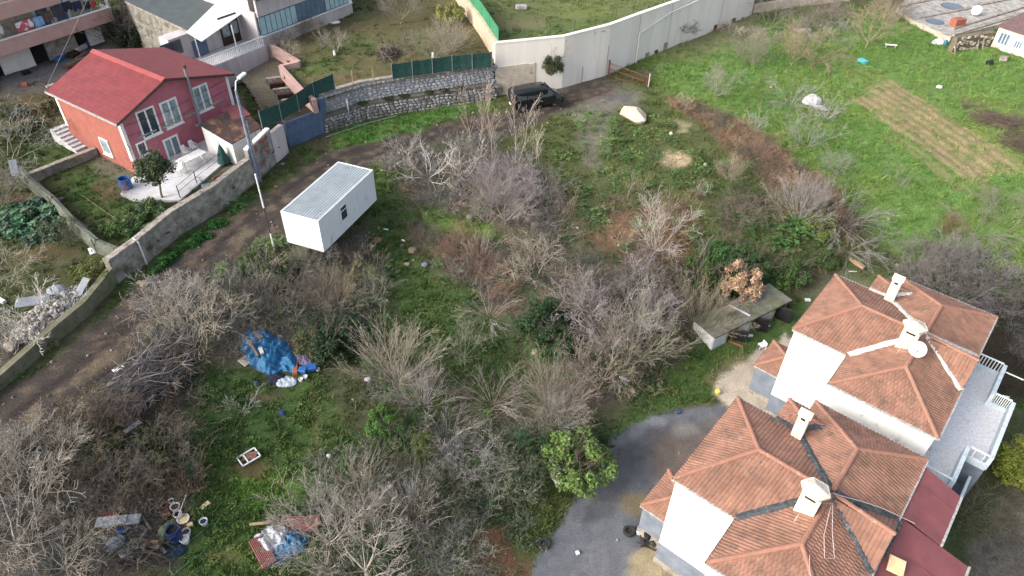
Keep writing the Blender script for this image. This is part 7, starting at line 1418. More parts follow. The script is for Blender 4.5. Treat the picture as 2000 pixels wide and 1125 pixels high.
# plants rooted in the pale wall
wq = WFACE = Face(wwl[1], math.degrees(math.atan2(*(wwl[2] - wwl[1])[::-1]))); s_, z_ = wq.at(1080, 118)
plant('wall_ivy', 'bush0', 0, 0, .8, A(66, 82, 40, .58), 'dark green bush growing out of the pale wall above the van', 'bush', pos=wq.pt(s_, z_ - .9, .3))
wf2 = Face(wwl[5], math.degrees(math.atan2(*(wwl[6] - wwl[5])[::-1]))); s_, z_ = wf2.at(1340, 52); plant('wall_plant', 'dome1', 0, 0, .5, A(96, 84, 80, .5), 'dead twiggy plant hanging on the pale wall near its far end', 'shrub', pos=wf2.pt(s_, z_ - .6, .1))
for px, py in ((710, 215), (760, 205), (790, 203), (840, 196), (870, 190), (900, 178)):
    k = max(0, min(3, sum(px > project(*q, 1.5)[0] for q in swl) - 1)); F_ = Face(swl[k], math.degrees(math.atan2(*(swl[k + 1] - swl[k])[::-1]))); s_, z_ = F_.at(px, py)
    plant('ledge_weed', 'creeper', 0, 0, .3, A(72, 92, 48, .56), 'low weed on the ledge between the two tiers of the stone wall', 'plant', 'weeds on the stone wall ledge', pos=F_.pt(s_, 1.45, -.2))
# ================================================================ VAN
def van():
    r0 = P(1019, 219, 0); f0 = P(1087, 207, 0); dx = (f0 - r0)[:2]; dx = dx / np.hypot(*dx); dy = np.array([-dx[1], dx[0]]); wb = 3.2
    o2 = (r0 + f0)[:2] / 2 + dy * .86
    zg = GZ(*o2) + .02
    Q = lambda x, y, z: Vector((o2[0] + dx[0] * x + dy[0] * y, o2[1] + dx[1] * x + dy[1] * y, zg + z))
    t = thing('black_van', 'black passenger van parked against the pale wall with its front door open', 'van', Q(0, 0, 0))
    # stations: x, sill z, belt z, roof z, half width low, half width belt, half width roof
    stn = [(-2.48, .5, 1.0, 1.35, .74, .8, .66), (-2.42, .32, 1.08, 1.72, .86, .9, .72), (-2.1, .28, 1.1, 1.86, .92, .94, .76), (-.6, .26, 1.1, 1.9, .94, .96, .78), (.7, .26, 1.1, 1.88, .94, .96, .77), (1.15, .26, 1.08, 1.72, .94, .95, .74),
           (1.75, .27, 1.04, 1.16, .94, .93, .76), (2.2, .3, .88, .96, .9, .88, .7), (2.42, .34, .72, .78, .82, .8, .62), (2.5, .42, .58, .62, .7, .68, .5)]
    mb = MB(); ring = []
    for x, zs, zb, zr, wl_, wb_, wr in stn:
        i = len(mb.v); pts = [(-wl_, zs), (-wl_ - .02, (zs + zb) / 2), (-wb_, zb), (-wr - .05, zr - .1), (-wr + .08, zr), (0, zr + .035), (wr - .08, zr), (wr + .05, zr - .1), (wb_, zb), (wl_ + .02, (zs + zb) / 2), (wl_, zs)]
        mb.v += [tuple(Q(x, y, z)) for y, z in pts]; ring.append(list(range(i, i + 11)))
    for a, b in zip(ring[:-1], ring[1:]):
        for k in range(10): mb.f.append((a[k], b[k], b[k + 1], a[k + 1]))
        mb.f.append((a[10], b[10], b[0], a[0]))
    mb.f.append(tuple(ring[0])); mb.f.append(tuple(reversed(ring[-1])))
    body = mb.build('body', M['black'], t, smooth=True); e_ = body.modifiers.new('e', 'EDGE_SPLIT'); e_.split_angle = R_(38)
    def side(x0, x1, z0, z1, sy, lean=.1, name='side_window', m_='car_glass', x0t=None, x1t=None):
        y0 = .97; y1 = .97 - lean; x0t = x0 if x0t is None else x0t; x1t = x1 if x1t is None else x1t
        return MB().hexa([Q(x0, sy * (y0 - .06), z0), Q(x1, sy * (y0 - .06), z0), Q(x1t, sy * (y1 - .06), z1), Q(x0t, sy * (y1 - .06), z1)], [Q(x0, sy * (y0 + .004), z0), Q(x1, sy * (y0 + .004), z0), Q(x1t, sy * (y1 + .004), z1), Q(x0t, sy * (y1 + .004), z1)]).build(name, M[m_], t)
    for sy in (-1, 1):
        side(-2.2, -1.25, 1.16, 1.66, sy, .15); side(-1.18, -.05, 1.16, 1.68, sy, .15); side(.02, 1.5, 1.14, 1.66, sy, .16, x1t=.98)
        for x in (-1.6, 1.6):
            c = Q(x, sy * .8, .33); ax = tuple(Q(0, sy, 0) - Q(0, 0, 0)); MB().lathe(c, [(.2, -.02), (.31, -.01), (.335, .03), (.335, .13), (.31, .165), (.2, .17)], 20, ax).build('tyre', M['rubber'], t)
            rm = MB().lathe(Vector(c) + Vector(ax) * .17, [(.21, -.03), (.2, .0), (.06, .012)], 16, ax).build('rim', M['alloy'], t)
            for k in range(5):
                a = k * 1.257; u = Vector((dx[0], dx[1], 0)) * math.cos(a) + Vector((0, 0, 1)) * math.sin(a); MB().bar(Vector(c) + Vector(ax) * .19, Vector(c) + Vector(ax) * .185 + u * .19, .045).build('spoke', M['alloy'], rm)
        MB().hexa([Q(2.2, sy * .5, .62), Q(2.44, sy * .45, .62), Q(2.3, sy * .84, .62), Q(2.12, sy * .88, .62)], [Q(2.16, sy * .5, .84), Q(2.38, sy * .45, .8), Q(2.24, sy * .85, .84), Q(2.05, sy * .885, .86)]).build('headlight', M['alloy'], t)
        MB().box(Q(1.35, sy * 1.06, 1.1), .12, .2, .16, math.atan2(dx[1], dx[0])).build('wing_mirror', M['black'], t)
        MB().box(Q(-2.46, sy * .78, .95), .08, .14, .42, math.atan2(dx[1], dx[0])).build('tail_light', M['brick_red'], t)
    MB().hexa([Q(1.12, -.72, 1.74), Q(1.12, .72, 1.74), Q(1.7, .84, 1.14), Q(1.7, -.84, 1.14)], [Q(1.15, -.72, 1.775), Q(1.15, .72, 1.775), Q(1.74, .84, 1.17), Q(1.74, -.84, 1.17)]).build('windscreen', M['car_glass'], t)
    MB().hexa([Q(-2.46, -.6, 1.15), Q(-2.46, .6, 1.15), Q(-2.4, .55, 1.66), Q(-2.4, -.55, 1.66)], [Q(-2.53, -.6, 1.15), Q(-2.53, .6, 1.15), Q(-2.46, .55, 1.66), Q(-2.46, -.55, 1.66)]).build('rear_window', M['car_glass'], t)
    MB().box(Q(-2.54, 0, .55), .03, .5, .12, math.atan2(dx[1], dx[0])).build('number_plate', M['white_metal'], t)
    # opened front door on the near side
    h = (1.42, -.96); d = MB().hexa([Q(h[0], h[1], .35), Q(h[0] + .28, h[1] - .92, .35), Q(h[0] + .34, h[1] - .9, .35), Q(h[0] + .06, h[1], .35)], [Q(h[0], h[1], 1.08), Q(h[0] + .28, h[1] - .92, 1.08), Q(h[0] + .34, h[1] - .9, 1.08), Q(h[0] + .06, h[1], 1.08)]).build('front_door', M['black'], t)
    MB().hexa([Q(h[0] + .01, h[1] - .1, 1.09), Q(h[0] + .28, h[1] - .88, 1.09), Q(h[0] + .31, h[1] - .88, 1.09), Q(h[0] + .04, h[1] - .1, 1.09)], [Q(h[0] - .05, h[1] - .3, 1.6), Q(h[0] + .2, h[1] - .85, 1.6), Q(h[0] + .23, h[1] - .85, 1.6), Q(h[0] - .02, h[1] - .3, 1.6)]).build('door_window', M['car_glass'], d)
    MB().hexa([Q(.45, -.965, .4), Q(1.36, -.965, .4), Q(1.36, -.97, 1.06), Q(.45, -.97, 1.06)], [Q(.45, -.975, .4), Q(1.36, -.975, .4), Q(1.36, -.98, 1.06), Q(.45, -.98, 1.06)]).build('door_opening', M['dark'], t)
van()
# ================================================================ POLES, GATE, PIPES
lp = P(506, 356, 0); LT_ = thing('lamp_post', 'tall pale street lamp post leaning past the roadside wall', 'lamp post', (lp[0], lp[1], -.1))
tp = P(468, 176, 7.6); bm = Vector((lp[0], lp[1], -.2))
MB().tube([bm, Vector((lp[0], lp[1], 7.6))], [.17, .1], 8).build('post', M['pole_conc'], LT_); MB().tube([Vector((lp[0] + .22, lp[1], 0)), Vector((lp[0] + .2, lp[1], 5.2))], .05, 6).build('conduit', M['galv'], LT_)
MB().tube([Vector((lp[0], lp[1], 7.6)), Vector((lp[0] + .05, lp[1] + .2, 8.1)), Vector((lp[0] + .3, lp[1] + .6, 8.3))], .05, 6).build('arm', M['white_metal'], LT_)
MB().bar((lp[0] + .2, lp[1] + .45, 8.25), (lp[0] + .5, lp[1] + 1.1, 8.35), .28, .14).build('lamp_head', M['white_metal'], LT_)
sp = P(536, 488, -.35); sq = thing('striped_pole', 'thin black and white striped pole beside the left end of the cabin', 'pole', tuple(sp)); zt_ = 5.7; nb = 5
for a, b, w_ in ((0, .24, 1), (.24, .58, 0), (.58, 1.0, 1)): MB().tube([(sp[0], sp[1], -.4 + (zt_ + .4) * a), (sp[0], sp[1], -.4 + (zt_ + .4) * b)], .055 if w_ else .05, 8).build('white_band' if w_ else 'dark_band', M['white_metal'] if w_ else M['wire'], sq)
g0_, g1_ = P(1188, 150, 0), P(1262, 176, 0); rg = thing('rusty_gate', 'rusty barred gate leaning across the track below the pale wall', 'gate', tuple((g0_ + g1_) / 2))
for q in (g0_, g1_): MB().bar((q[0], q[1], -.2), (q[0], q[1], 1.7), .16).build('gate_post', M['rust'], rg)
MB().bar((g1_[0] + .12, g1_[1], -.1), (g1_[0] + .12, g1_[1], 1.65), .12).build('white_post', M['white_metal'], rg)
for z in (.2, .85, 1.4): MB().bar((g0_[0], g0_[1], z), (g1_[0], g1_[1], z - .05), .05, .06).build('gate_rail', M['rust'], rg)
for k in range(1, 26): q = g0_ + (g1_ - g0_) * k / 26; MB().bar((q[0], q[1], .2), (q[0], q[1], 1.36), .022).build('gate_bar', M['rust'], rg)
pq = P(684, 241, .1); tag(MB().tube([(pq[0], pq[1], 0), (pq[0], pq[1], 2.3)], .07, 8).build('white_pipe', M['white_plastic']), 'white upright plastic pipe standing in front of the stone wall', 'pipe')
tag(MB().tube([tuple(P(566 + 70, 268, .1)), tuple(P(720, 240, .1)), tuple(P(775, 226, .1))], .05, 6).build('ground_pipe', M['galv']), 'long grey pipe lying along the foot of the stone wall', 'pipe')
WF_ = Face(wl[5], math.degrees(math.atan2(*(wl[6] - wl[5])[::-1]))); WN = Vector((WF_.n[0], WF_.n[1], 0)); s_, z_ = WF_.at(285, 515); wo = -.1 if (Vector((P(500, 600, 0))) - Vector((*wl[5], 0))).dot(WN) < 0 else .1
tag(MB().tube([WF_.pt(s_, .02, wo), WF_.pt(s_, 2.0, wo), WF_.pt(s_, 2.25, -wo * 3)], .06, 8).build('drain_pipe', M['white_plastic']), 'white drain pipe coming over the roadside wall near its low corner', 'pipe')
tag(MB().tube([Vector(P(176, -12, 9.5)), HP(-.05, HDP, 5.55)], .02, 4).build('overhead_cable', M['wire_pale']), 'pale cable slung from the apartment block to the pink house roof', 'cable')
# ================================================================ SMALL THINGS
def drum(px, py, r, h, m_, name, label, cat='barrel', f=None, top='dark', dz=0, white=False):
    g = G(px, py, f); g = Vector((g.x, g.y, g.z + dz)); t = thing(name, label, cat, tuple(g))
    MB().lathe(g, [(r * .9, 0), (r, h * .06), (r * 1.0, h * .3), (r * 1.04, h * .34), (r, h * .38), (r, h * .66), (r * 1.04, h * .7), (r, h * .74), (r * .98, h), (r * .86, h), (r * .84, h * .78)] if h > .5 else [(r * .82, 0), (r, h * .9), (r * 1.06, h * .92), (r * 1.06, h), (r * .93, h), (r * .86, h * .6)], 18).build('body', M[m_], t, smooth=False)
    MB().lathe(g + Vector((0, 0, h * (.8 if h > .5 else .64))), [(r * .9, 0), (r * .9, .01)], 18).build('contents', M[top], t); return t
drum(250, 372, .42, 1.05, 'blue_plastic', 'blue_barrel', 'bright blue open barrel beside the patio of the pink house', f=lgf)
drum(345, 1052, .33, .85, 'blue_dark', 'blue_barrel', 'deep blue barrel in the middle of the junk heap')
for px, py, r, h, tp_, lb in ((363, 1058, .22, .3, 'white_plastic', 'white bucket in front of the deep blue barrel'), (366, 1044, .2, .3, 'rust', 'white bucket with brown contents right of the deep blue barrel'), (400, 1024, .19, .32, 'blue_dark', 'white bucket standing apart on the grass by the green hose'), (360, 1018, .28, .24, 'foam', 'white tub holding a yellow thing above the deep blue barrel')):
    drum(px, py, r, h, 'white_plastic', 'bucket', lb, 'bucket', top=tp_)
def slab(px, py, L, W_, H_, ang, m_, name, label, cat, f=None, dz=0.0, tilt=0.0, col=None, group=None):
    g = G(px, py, f); mb = MB().box((0, 0, 0), L, W_, H_, 0.0); o = mb.build(name, M[m_] if isinstance(m_, str) else m_, origin=(0, 0, 0), bevel=min(L, W_, H_) * .12); o.location = (g.x, g.y, g.z + .02 + dz); o.rotation_euler = (tilt, tilt * .4, ang)
    tag(o, label, cat, group)
    if col: o.color = (*col, 1)
    return o
def heap(px, py, rx, ry, h, ang, m_, name, label, cat, seed=1, f=None, fold=1.0, col=None, dz=0.0, poly=None):
    g = G(px, py, f); n = 46; mb = MB(); r = np.random.RandomState(seed); off_ = r.rand(2) * 50; ca, sa = math.cos(ang), math.sin(ang); idx = {}
    ff = f or (lambda x, y: terr(x, y))
    Ug, Vg = np.meshgrid(np.linspace(-1, 1, n + 1), np.linspace(-1, 1, n + 1), indexing='ij'); RR = np.hypot(Ug, Vg); ED = .78 + .32 * fbm(np.arctan2(Vg, Ug) * 1.4 + off_[0], off_[1] + 0 * Ug, 3)
    xg = Ug * rx; yg = Vg * ry; XG = g.x + xg * ca - yg * sa; YG = g.y + xg * sa + yg * ca; TT = RR / ED; BS = np.maximum(0, 1 - TT ** 2.2)
    RG = np.abs(fbm(xg * 1.1 + yg * .8 + off_[0], yg * .5 + off_[1], 4) - .5) * 2; R2 = np.abs(fbm(xg * 3 + off_[1], yg * 2.2 + xg + off_[0], 3) - .5) * 2
    ZG = h * BS ** .7 * (.75 + .6 * fbm(xg * 1.3 + off_[1], yg * 1.3, 3) - .8 * RG * fold) - h * .3 * R2 * fold * (BS > .05) + h * .16 * fold * (np.abs(((xg * 1.7 + yg * .6 + fbm(xg * 1.5, yg * 1.5 + off_[1], 3) * 3) % 1) - .5) * 2 - .5) * (BS > .05) + .03; ZT = ff(XG, YG)
    for i in range(n + 1):
        for j in range(n + 1):
            if RR[i, j] <= ED[i, j]: idx[(i, j)] = len(mb.v); mb.v.append((XG[i, j], YG[i, j], ZT[i, j] + max(ZG[i, j], .02) + dz))
    for i in range(n):
        for j in range(n):
            k = [(i, j), (i + 1, j), (i + 1, j + 1), (i, j + 1)]
            if all(q in idx for q in k): mb.f.append(tuple(idx[q] for q in k))
            elif sum(q in idx for q in k) == 3: mb.f.append(tuple(idx[q] for q in k if q in idx))
    o = mb.build(name, M[m_], smooth=True); sm = o.modifiers.new('s', 'SOLIDIFY'); sm.thickness = .02; sm.offset = -1; tag(o, label, cat)
    if col: o.color = (*col, 1)
    return o
def rock(px, py, s, m_, name, label, cat='rock', seed=1, f=None, col=None, sc=(1, 1, .7), sub=3, ang=0, sink=.25, group=None):
    g = G(px, py, f); bm = bmesh.new(); bmesh.ops.create_icosphere(bm, subdivisions=sub, radius=1); r = random.Random(seed); pl = []
    for k in range(9): a = Vector((r.gauss(0, 1), r.gauss(0, 1), r.gauss(0, 1))).normalized(); pl.append((a, r.uniform(.62, .85)))
    for v in bm.verts:
        p = v.co.copy()
        for a, d in pl:
            e = p.dot(a) - d
            if e > 0: p -= a * e
        n_ = float(fbm(p.x * 2.2 + seed, p.y * 2.2 + p.z * 1.7, 3)) - .5; v.co = Vector((p.x * sc[0], p.y * sc[1], p.z * sc[2])) * s * (1 + n_ * .25)
    me = bpy.data.meshes.new(name); bm.to_mesh(me); bm.free(); me.materials.append(M[m_]); o = bpy.data.objects.new(name, me); COL.objects.link(o); o.location = (g.x, g.y, g.z + s * sc[2] * (1 - sink) - s * sc[2] * .3); o.rotation_euler = (r.uniform(-.15, .15), r.uniform(-.15, .15), ang); tag(o, label, cat, group)
    if col: o.color = (*col, 1)
    return o
rock(1236, 234, 1.35, 'boulder', 'boulder', 'huge pale cream boulder on the green mound below the rusty gate', 'boulder', 12, sc=(1.12, .72, .55), ang=R_(-48), sub=4, sink=.1)
rock(24, 678, .42, 'rubble', 'stone', 'pale squarish stone in the bare soil at the left edge', 'stone', 3, f=lgf, col=A(190, 178, 166))
for k, (px, py, s, c, lb) in enumerate(((808, 492, .42, (176, 150, 132), 'pinkish-brown stone on the green strip right of the cabin'), (795, 518, .24, (196, 184, 172), 'small pale stone left of the blue-grey one'), (830, 518, .28, (150, 166, 190), 'blue-grey stone on the green strip'), (700, 470, .45, (120, 120, 122), 'dark grey stone under the cabin'), (738, 472, .35, (176, 136, 104), 'orange-brown stone behind the cabin stilts'), (716, 488, .4, (140, 124, 116), 'brown-grey stone below the cabin stilts'),
     (1045, 440, .32, (180, 170, 160), 'pale stone below the lilac thicket'), (918, 425, .3, (160, 160, 168), 'grey stone on the bright green strip'), (1275, 445, .3, (206, 190, 166), 'pale stone in the reddish litter'), (1190, 434, .26, (200, 176, 150), 'tan stone at the top of the reddish litter'), (272, 553, .2, (206, 196, 180), 'small pale stone at the road edge'), (282, 556, .28, (200, 170, 128), 'flat tan stone at the road edge'), (1045, 690, .3, (190, 166, 146), 'pinkish stone in front of the ivy-green bush'), (1430, 640, .25, (206, 200, 190), 'pale stone on the meadow by the outhouse'))):
    rock(px, py, s, 'rubble', 'stone', lb, 'stone', 20 + k, col=A(*c), sub=2)
# ---- blue tarpaulin heap
heap(520, 688, 2.0, 1.45, .75, R_(-50), 'tarp', 'blue_tarpaulin', 'big crumpled blue tarpaulin draped over a heap beside the road thicket', 'tarpaulin', 4, fold=1.5)
heap(566, 712, .6, .75, .5, .4, 'tarp', 'blue_tarpaulin', 'smaller blue tarpaulin lump at the right of the big one', 'tarpaulin', 9, fold=1.2)
heap(600, 703, .8, .6, .35, .3, 'cloth', 'cloth_heap', 'lilac and grey clothes heap right of the blue tarpaulin', 'clothes', 12, col=A(150, 138, 176))
heap(587, 693, .4, .35, .4, .3, 'cloth', 'cloth_heap', 'crumpled white cloth on top of the lilac heap', 'clothes', 13, col=A(220, 214, 220))
heap(560, 747, .7, .5, .3, .2, 'cloth', 'white_sack', 'white plastic sack in front of the blue tarpaulin', 'sack', 15, col=A(214, 226, 240, .8)); heap(540, 742, .6, .45, .25, .6, 'cloth', 'dark_sack', 'dark navy sack left of the white sack', 'sack', 16, col=A(52, 54, 84))
slab(578, 722, .3, 1.0, .25, R_(10), 'brick_red', 'orange_box', 'orange-brown box between the tarpaulin and the clothes', 'box'); slab(608, 722, .7, .45, .3, R_(15), 'blue_plastic', 'blue_crate', 'bright blue crate right of the orange box', 'crate'); slab(592, 727, .5, .4, .3, R_(-8), 'blue_plastic', 'blue_crate', 'smaller blue crate touching the orange box', 'crate')
for px, py, lb in ((588, 744, 'small white bucket nearest the white sack'), (597, 739, 'small white bucket right of its twin'), (621, 724, 'small pale bucket at the far right of the clothes heap')): drum(px, py, .13, .2, 'white_plastic', 'bucket', lb, 'bucket', top='white_plastic')
slab(483, 704, .9, .6, .1, R_(60), 'concrete_tan', 'board', 'pinkish stained board at the left edge of the blue tarpaulin', 'board', tilt=.3)
slab(497, 690, 1.9, .16, .08, R_(-55), 'wood', 'plank', 'grey plank weighing down the blue tarpaulin', 'plank', dz=.55, tilt=.1); slab(515, 700, .55, .22, .15, R_(-60), 'concrete_tan', 'brick_block', 'pale block on top of the blue tarpaulin', 'block', dz=.55); slab(506, 666, .9, .25, .12, R_(-35), 'wood', 'plank', 'short grey plank at the top of the blue tarpaulin', 'plank', dz=.45)
heap(551, 807, .18, .16, .2, 0, 'cloth', 'blue_rag', 'small deep blue rag on the lawn', 'rag', 17, col=A(60, 80, 170)); heap(502, 750, .2, .18, .2, 0, 'cloth', 'blue_rag', 'small dull blue rag below the tarpaulin', 'rag', 18, col=A(90, 110, 160)); heap(719, 743, .25, .2, .2, 0, 'cloth', 'white_bag', 'white plastic bag left of the small grey shrub', 'bag', 19, col=A(220, 215, 230, .8))
# ---- picture frame thing
fr = G(487, 896); ft = thing('metal_rack', 'white metal frame with broken brown wood on the lower lawn', 'frame', tuple(fr))
for a, b in (((-.5, -.35), (.5, -.35)), ((.5, -.35), (.5, .35)), ((.5, .35), (-.5, .35)), ((-.5, .35), (-.5, -.35)), ((-.17, -.35), (-.17, .35))):
    c_, s2 = math.cos(.75), math.sin(.75); pa, pb = [Vector((fr.x + (x * c_ - y * s2) * 1.0, fr.y + (x * s2 + y * c_) * 1.0, fr.z + .16)) for x, y in (a, b)]; MB().bar(pa, pb, .07, .07).build('frame_bar', M['white_metal'], ft)
for k in range(4): MB().bar((fr.x - .35, fr.y - .2 + k * .12, fr.z + .1), (fr.x + .4, fr.y - .05 + k * .13, fr.z + .2), .1, .03).build('wood_strip', M['brick_red'] if k % 2 else M['wood'], ft)
# ---- junk heap, bottom left
slab(237, 1026, 2.0, .5, .12, R_(8), 'galv', 'long_board', 'long blue-grey board with silver foil at the top of the junk heap', 'board', dz=.35, tilt=.05); slab(230, 1027, 1.1, .44, .02, R_(8), 'foil', 'foil_sheet', 'crumpled silver foil lying on the long board', 'foil', dz=.48)
slab(213, 1013, .7, .3, .25, R_(20), 'cloth', 'red_cushion', 'dull red cushion behind the long board', 'cushion', col=A(150, 60, 64)); slab(241, 1040, .5, .3, .2, .2, 'blue_dark', 'blue_crate', 'blue crate under the long board', 'crate')
heap(326, 1040, .38, .75, .5, R_(-15), 'cloth', 'green_sack', 'long pale green sack beside the deep blue barrel', 'sack', 22, col=A(128, 152, 104)); heap(340, 1076, .6, .4, .2, .2, 'cloth', 'teal_sheet', 'dark teal plastic sheet under the buckets', 'sheet', 23, col=A(34, 72, 96)); heap(228, 1063, .55, .45, .3, .6, 'cloth', 'grey_sheet', 'pale grey plastic sheet at the left of the junk heap', 'sheet', 24, col=A(150, 162, 180))
for k, (px, py, L_, w_, an, m_, lb) in enumerate(((302, 1058, 2.1, .14, -38, 'wood', 'long grey plank lying diagonally through the junk heap'), (287, 1062, 1.2, .22, -6, 'wood_new', 'orange-brown plank below the long board'), (297, 1072, .9, .2, -8, 'wood', 'short brown plank under the orange-brown one'), (300, 1045, 1.5, .1, -28, 'wood', 'thin grey plank above the diagonal one'), (312, 1028, 1.2, .14, 55, 'wood_dark', 'dark plank left of the green sack'), (330, 1003, .9, .14, 40, 'wood_dark', 'dark plank at the top of the junk heap'), (285, 1020, 1.4, .12, -45, 'wood', 'thin plank leaning behind the long board'), (322, 1010, .6, .12, 10, 'brick_red', 'short reddish plank beside the white pots'), (270, 1085, 1.3, .1, 4, 'wood', 'thin pale plank at the bottom of the junk heap'))):
    slab(px, py, L_, w_, .07, R_(an), m_, 'plank', lb, 'plank', dz=.12 + .05 * (k % 3), tilt=.04)
slab(290, 1079, .5, .16, .1, .1, mat('yellow_tin', A(190, 170, 50)), 'yellow_tin', 'small yellow tin below the planks', 'tin'); slab(252, 1078, .8, .45, .05, R_(40), 'foil', 'glass_sheet', 'reflective sheet at the lower left of the junk heap', 'sheet', dz=.1, tilt=.2)
for k, (px, py, s, lb) in enumerate(((338, 985, .14, 'upright white bottle at the top of the junk heap'), (345, 996, .22, 'white pot at the top of the junk heap'), (350, 1010, .2, 'pale lilac pot beside the white pole'), (324, 993, .17, 'brown clay pot at the top left of the junk heap'))): drum(px, py, s, .35, 'white_plastic' if k < 3 else 'brick_red', 'pot', lb, 'pot')
q1, q2 = G(347, 1022), G(371, 982); tag(MB().tube([q1 + Vector((0, 0, .2)), q2 + Vector((0, 0, .7))], .025, 6).build('white_pole', M['white_plastic']), 'thin white pole sticking out of the junk heap', 'pole')
slab(401, 988, .5, .25, .06, R_(55), 'foam', 'cream_block', 'cream block lying on the lawn above the lone bucket', 'block'); slab(372, 1027, .28, .2, .15, .4, 'foam', 'cream_block', 'cream block against the white tub', 'block')
hp = [G(x, y) + Vector((0, 0, .06)) for x, y in ((372, 1058), (385, 1048), (400, 1036), (410, 1026), (418, 1022), (422, 1035), (416, 1055), (402, 1072), (393, 1085), (380, 1092), (358, 1108), (340, 1125), (332, 1115), (333, 1100), (345, 1086))]
tag(MB().tube(hp, .022, 5).build('garden_hose', mat('green_hose', A(70, 160, 120), rough=.5, bump=0)), 'thin green hose looping over the lawn beside the junk heap', 'hose')
slab(265, 846, .28, .9, .05, R_(-35), 'foil', 'foil_strip', 'shiny silver foil strip on the dark bramble', 'foil', dz=.5); heap(200, 817, .3, .25, .25, 0, 'cloth', 'blue_rag', 'pale blue rag in the bramble below the dirt road', 'rag', 28, col=A(130, 160, 180))
slab(235, 728, .6, .3, .05, R_(50), 'white_metal', 'white_sheet', 'small white panel at the top end of the dark brush pile', 'panel', dz=.3)
# ---- bottom tarpaulins
heap(537, 1056, .85, .95, .75, .2, 'cloth', 'white_tarpaulin', 'crumpled white plastic sheet on the bottom heap', 'tarpaulin', 31, col=A(214, 220, 232, .8), fold=1.4); heap(570, 1062, .9, .75, .6, .5, 'tarp', 'blue_tarpaulin', 'blue tarpaulin lying right of the white sheet on the bottom heap', 'tarpaulin', 33, fold=1.5); heap(548, 1088, .65, .4, .3, .3, 'tarp', 'blue_tarpaulin', 'lower blue tarpaulin flap on the bottom heap', 'tarpaulin', 34, fold=1.2); heap(592, 1072, .22, .2, .2, 0, 'tarp', 'blue_tarpaulin', 'tiny blue scrap right of the bottom heap', 'tarpaulin', 35)
def corr_sheet(px, py, L_, W_, an, label, n=9, dz=.25, tilt=0.0):
    g = G(px, py); t = thing('corrugated_sheet', label, 'roof sheet', (g.x, g.y, g.z)); ca, sa = math.cos(an), math.sin(an)
    F3 = lambda x, y, z: (g.x + x * ca - y * sa, g.y + x * sa + y * ca, g.z + dz + z + tilt * y)
    for k in range(n):
        y0 = -W_ / 2 + k * W_ / n; y1 = y0 + W_ / n - .004; MB().hexa([F3(-L_ / 2, y0, 0), F3(L_ / 2, y0, 0), F3(L_ / 2, y1, 0), F3(-L_ / 2, y1, 0)], [F3(-L_ / 2, y0, .015), F3(L_ / 2, y0, .015), F3(L_ / 2, y1 - W_ / n * .3, .06), F3(-L_ / 2, y1 - W_ / n * .3, .06)]).build('sheet_rib', M['red_sheet'] if k % 3 else M['wood'] if k == 6 else M['red_sheet'], t)
corr_sheet(587, 1028, 1.9, .85, R_(2), 'maroon corrugated sheet at the upper right of the bottom heap'); corr_sheet(515, 1082, 1.75, .7, R_(-52), 'maroon corrugated sheet at the lower left of the bottom heap')
slab(513, 1030, 1.1, .12, .1, R_(8), 'wood_new', 'plank', 'yellowish plank at the top of the bottom heap', 'plank', dz=.3); heap(515, 1107, .12, .12, .12, 0, 'tinted', 'orange_lump', 'small orange lump under the lower left maroon sheet', 'lump', 36, col=A(220, 150, 60)); heap(507, 1050, .25, .2, .3, 0, 'cloth', 'white_bag', 'white plastic scrap left of the crumpled white sheet', 'bag', 37, col=A(226, 226, 230, .8))
rock(643, 893, .16, 'white_plastic', 'white_ball', 'small white ball on the grass above the bottom trees', 'ball', 2, sc=(1, 1, 1), sub=3); slab(708, 931, .35, .14, .06, -.7, 'white_plastic', 'white_scrap', 'small white scrap among the lower branches', 'scrap', dz=.2)
# ---- middle scraps
heap(905, 531, .25, .14, .12, -.3, 'cloth', 'white_rag', 'white rag lying in the brown bramble', 'rag', 41, col=A(240, 240, 244, .8)); slab(788, 471, .3, .12, .08, -.7, 'white_plastic', 'white_scrap', 'white scrap beside the dark bramble mound', 'scrap'); slab(802, 452, .14, .14, .14, 0, 'cloth', 'red_scrap', 'tiny red scrap in the dark bramble mound', 'scrap', col=A(200, 50, 60)); slab(754, 449, .35, .12, .06, -.2, 'white_plastic', 'white_scrap', 'thin white scrap right of the cabin stilts', 'scrap')
slab(966, 634, .3, .14, .06, .2, 'white_plastic', 'white_scrap', 'white scrap below the whitish weeping shrub', 'scrap'); slab(1219, 744, .5, .55, .08, R_(30), 'white_metal', 'white_board', 'white square board at the edge of the driveway meadow', 'board', dz=.15, tilt=.2)
slab(540, 366, .3, .14, .1, .2, 'tinted', 'orange_scrap', 'tiny orange scrap on the verge left of the cabin', 'scrap', col=A(230, 130, 70)); slab(553, 322, .3, .2, .12, .8, 'tinted', 'blue_scrap', 'pale blue scrap on the verge below the peeling wall', 'scrap', col=A(170, 190, 220)); heap(762, 332, .25, .2, .2, 0, 'tinted', 'orange_lump', 'orange-brown lump at the edge of the fig trees', 'lump', 42, col=A(190, 130, 96))
ct = G(1098, 930); tag(MB().box((ct.x - .4, ct.y + .3, ct.z), .12, 1.1, .9, .5).build('white_sheet', M['white_metal'], bevel=.01), 'white panel half hidden behind the citrus tree', 'panel'); slab(1085, 940, .25, .8, .3, R_(25), 'white_metal', 'white_box', 'narrow white box at the left foot of the citrus tree', 'box')
